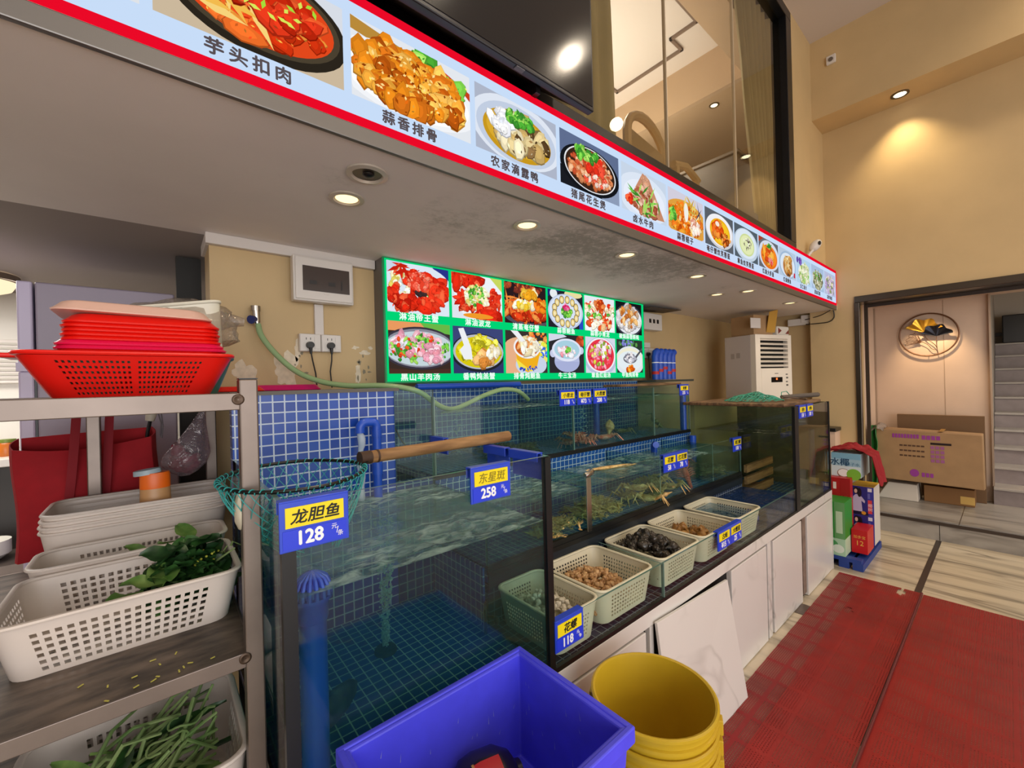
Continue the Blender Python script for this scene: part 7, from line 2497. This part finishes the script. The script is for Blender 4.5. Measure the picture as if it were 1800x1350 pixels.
dp = MB().box(0.07, 0.162, 2.45, 2.52, 0, 2.025).build('door_post', mat('dark_olive_post', '#1d1a15', 0.6))
tag(dp, 'dark upright board in the gap between the fridge and the tiled wall', 'post')
kc = thing('kitchen_counter', (-1.0, 3.4, 0), 'white kitchen counter with a dark open front beyond the fridge', 'counter')
MB().box(-2.2, 0.55, 3.15, 3.74, 1.06, 1.1).build('worktop', mat('white_worktop', '#dcd6cc', 0.3), kc, bevel=0.004)
MB().box(-2.2, 0.55, 3.2, 3.74, 0.0, 1.06).build('counter_front', mat('dark_counter', '#37332f', 0.5), kc)
sk = MB().box(-1.6, -0.42, 2.85, 3.14, 0.62, 0.66).box(-1.58, -1.54, 2.87, 2.91, 0, .62).box(-0.48, -0.44, 2.87, 2.91, 0, .62).box(-1.58, -1.54, 3.08, 3.12, 0, .62).box(-0.48, -0.44, 3.08, 3.12, 0, .62).build('steel_bench', M_steel)
tag(sk, 'low steel bench in front of the kitchen counter', 'bench')
for i, (x, c, lab) in enumerate(((-0.62, '#e8e4d8', 'stack of white dishes on the steel bench'), (-0.78, '#b8b0a0', 'stack of grey bowls on the steel bench'))):
    o = MB().lathe([(0.001, 0), (0.05, 0), (0.085, 0.03), (0.085, 0.09), (0.08, 0.09), (0.001, 0.08)], 24, (x, 2.98, 0.661)).build('bowl_stack', mat('bowl_%d' % i, c, 0.4), smooth=True)
    tag(o, lab, 'dishes')
sj = thing('sauce_jar', (-0.66, 3.3, 1.1), 'small amber jar with a green lid on the kitchen counter', 'jar')
MB().lathe([(0.001, 0), (0.036, 0), (0.038, 0.01), (0.038, 0.06), (0.03, 0.07), (0.001, 0.07)], 20, (-0.60, 3.3, 1.1005)).build('jar_body', mat('amber_jar', '#b5621a', 0.3), sj, smooth=True)
MB().lathe([(0.033, 0.07), (0.033, 0.085), (0.001, 0.087)], 20, (-0.60, 3.3, 1.1005)).build('jar_lid', mat('green_lid', '#6a7a2a', 0.4), sj, smooth=True)
vf = thing('ventilator', (-0.66, 3.72, 1.6), 'square white ventilator on the kitchen wall', 'fan')
MB().box(-0.80, -0.56, 3.70, 3.75, 1.48, 1.73).build('vent_frame', M_white, vf, bevel=0.004)
v_ = MB()
for i in range(9):
    v_.box(-0.785, -0.575, 3.693, 3.70, 1.50 + .025 * i, 1.512 + .025 * i)
v_.build('grille', mat('vent_grille', '#b9b4aa', 0.5), vf)
MB().tube(smooth_path([(-0.575, 3.69, 1.66), (-0.61, 3.66, 1.60), (-0.60, 3.66, 1.54), (-0.56, 3.69, 1.50), (-0.53, 3.74, 1.49)]), 0.005, 6).build('cord', M_cable, vf, smooth=True)
kl = thing('ceiling_lamp', (-0.68, 3.3, 2.02), 'round glowing dome lamp on the kitchen ceiling', 'light')
MB().lathe([(0.20, 0.0), (0.20, -0.03), (0.18, -0.035)], 32, (-0.74, 3.3, 2.015)).build('lamp_rim', mat('lamp_rim', '#6a5a4a', 0.5), kl, smooth=True)
MB().lathe([(0.19, -0.03), (0.17, -0.07), (0.11, -0.095), (0.001, -0.105)], 32, (-0.74, 3.3, 2.015)).build('lamp_shade', emat('dome_glow', '#ffe9c0', 1.15), kl, smooth=True)
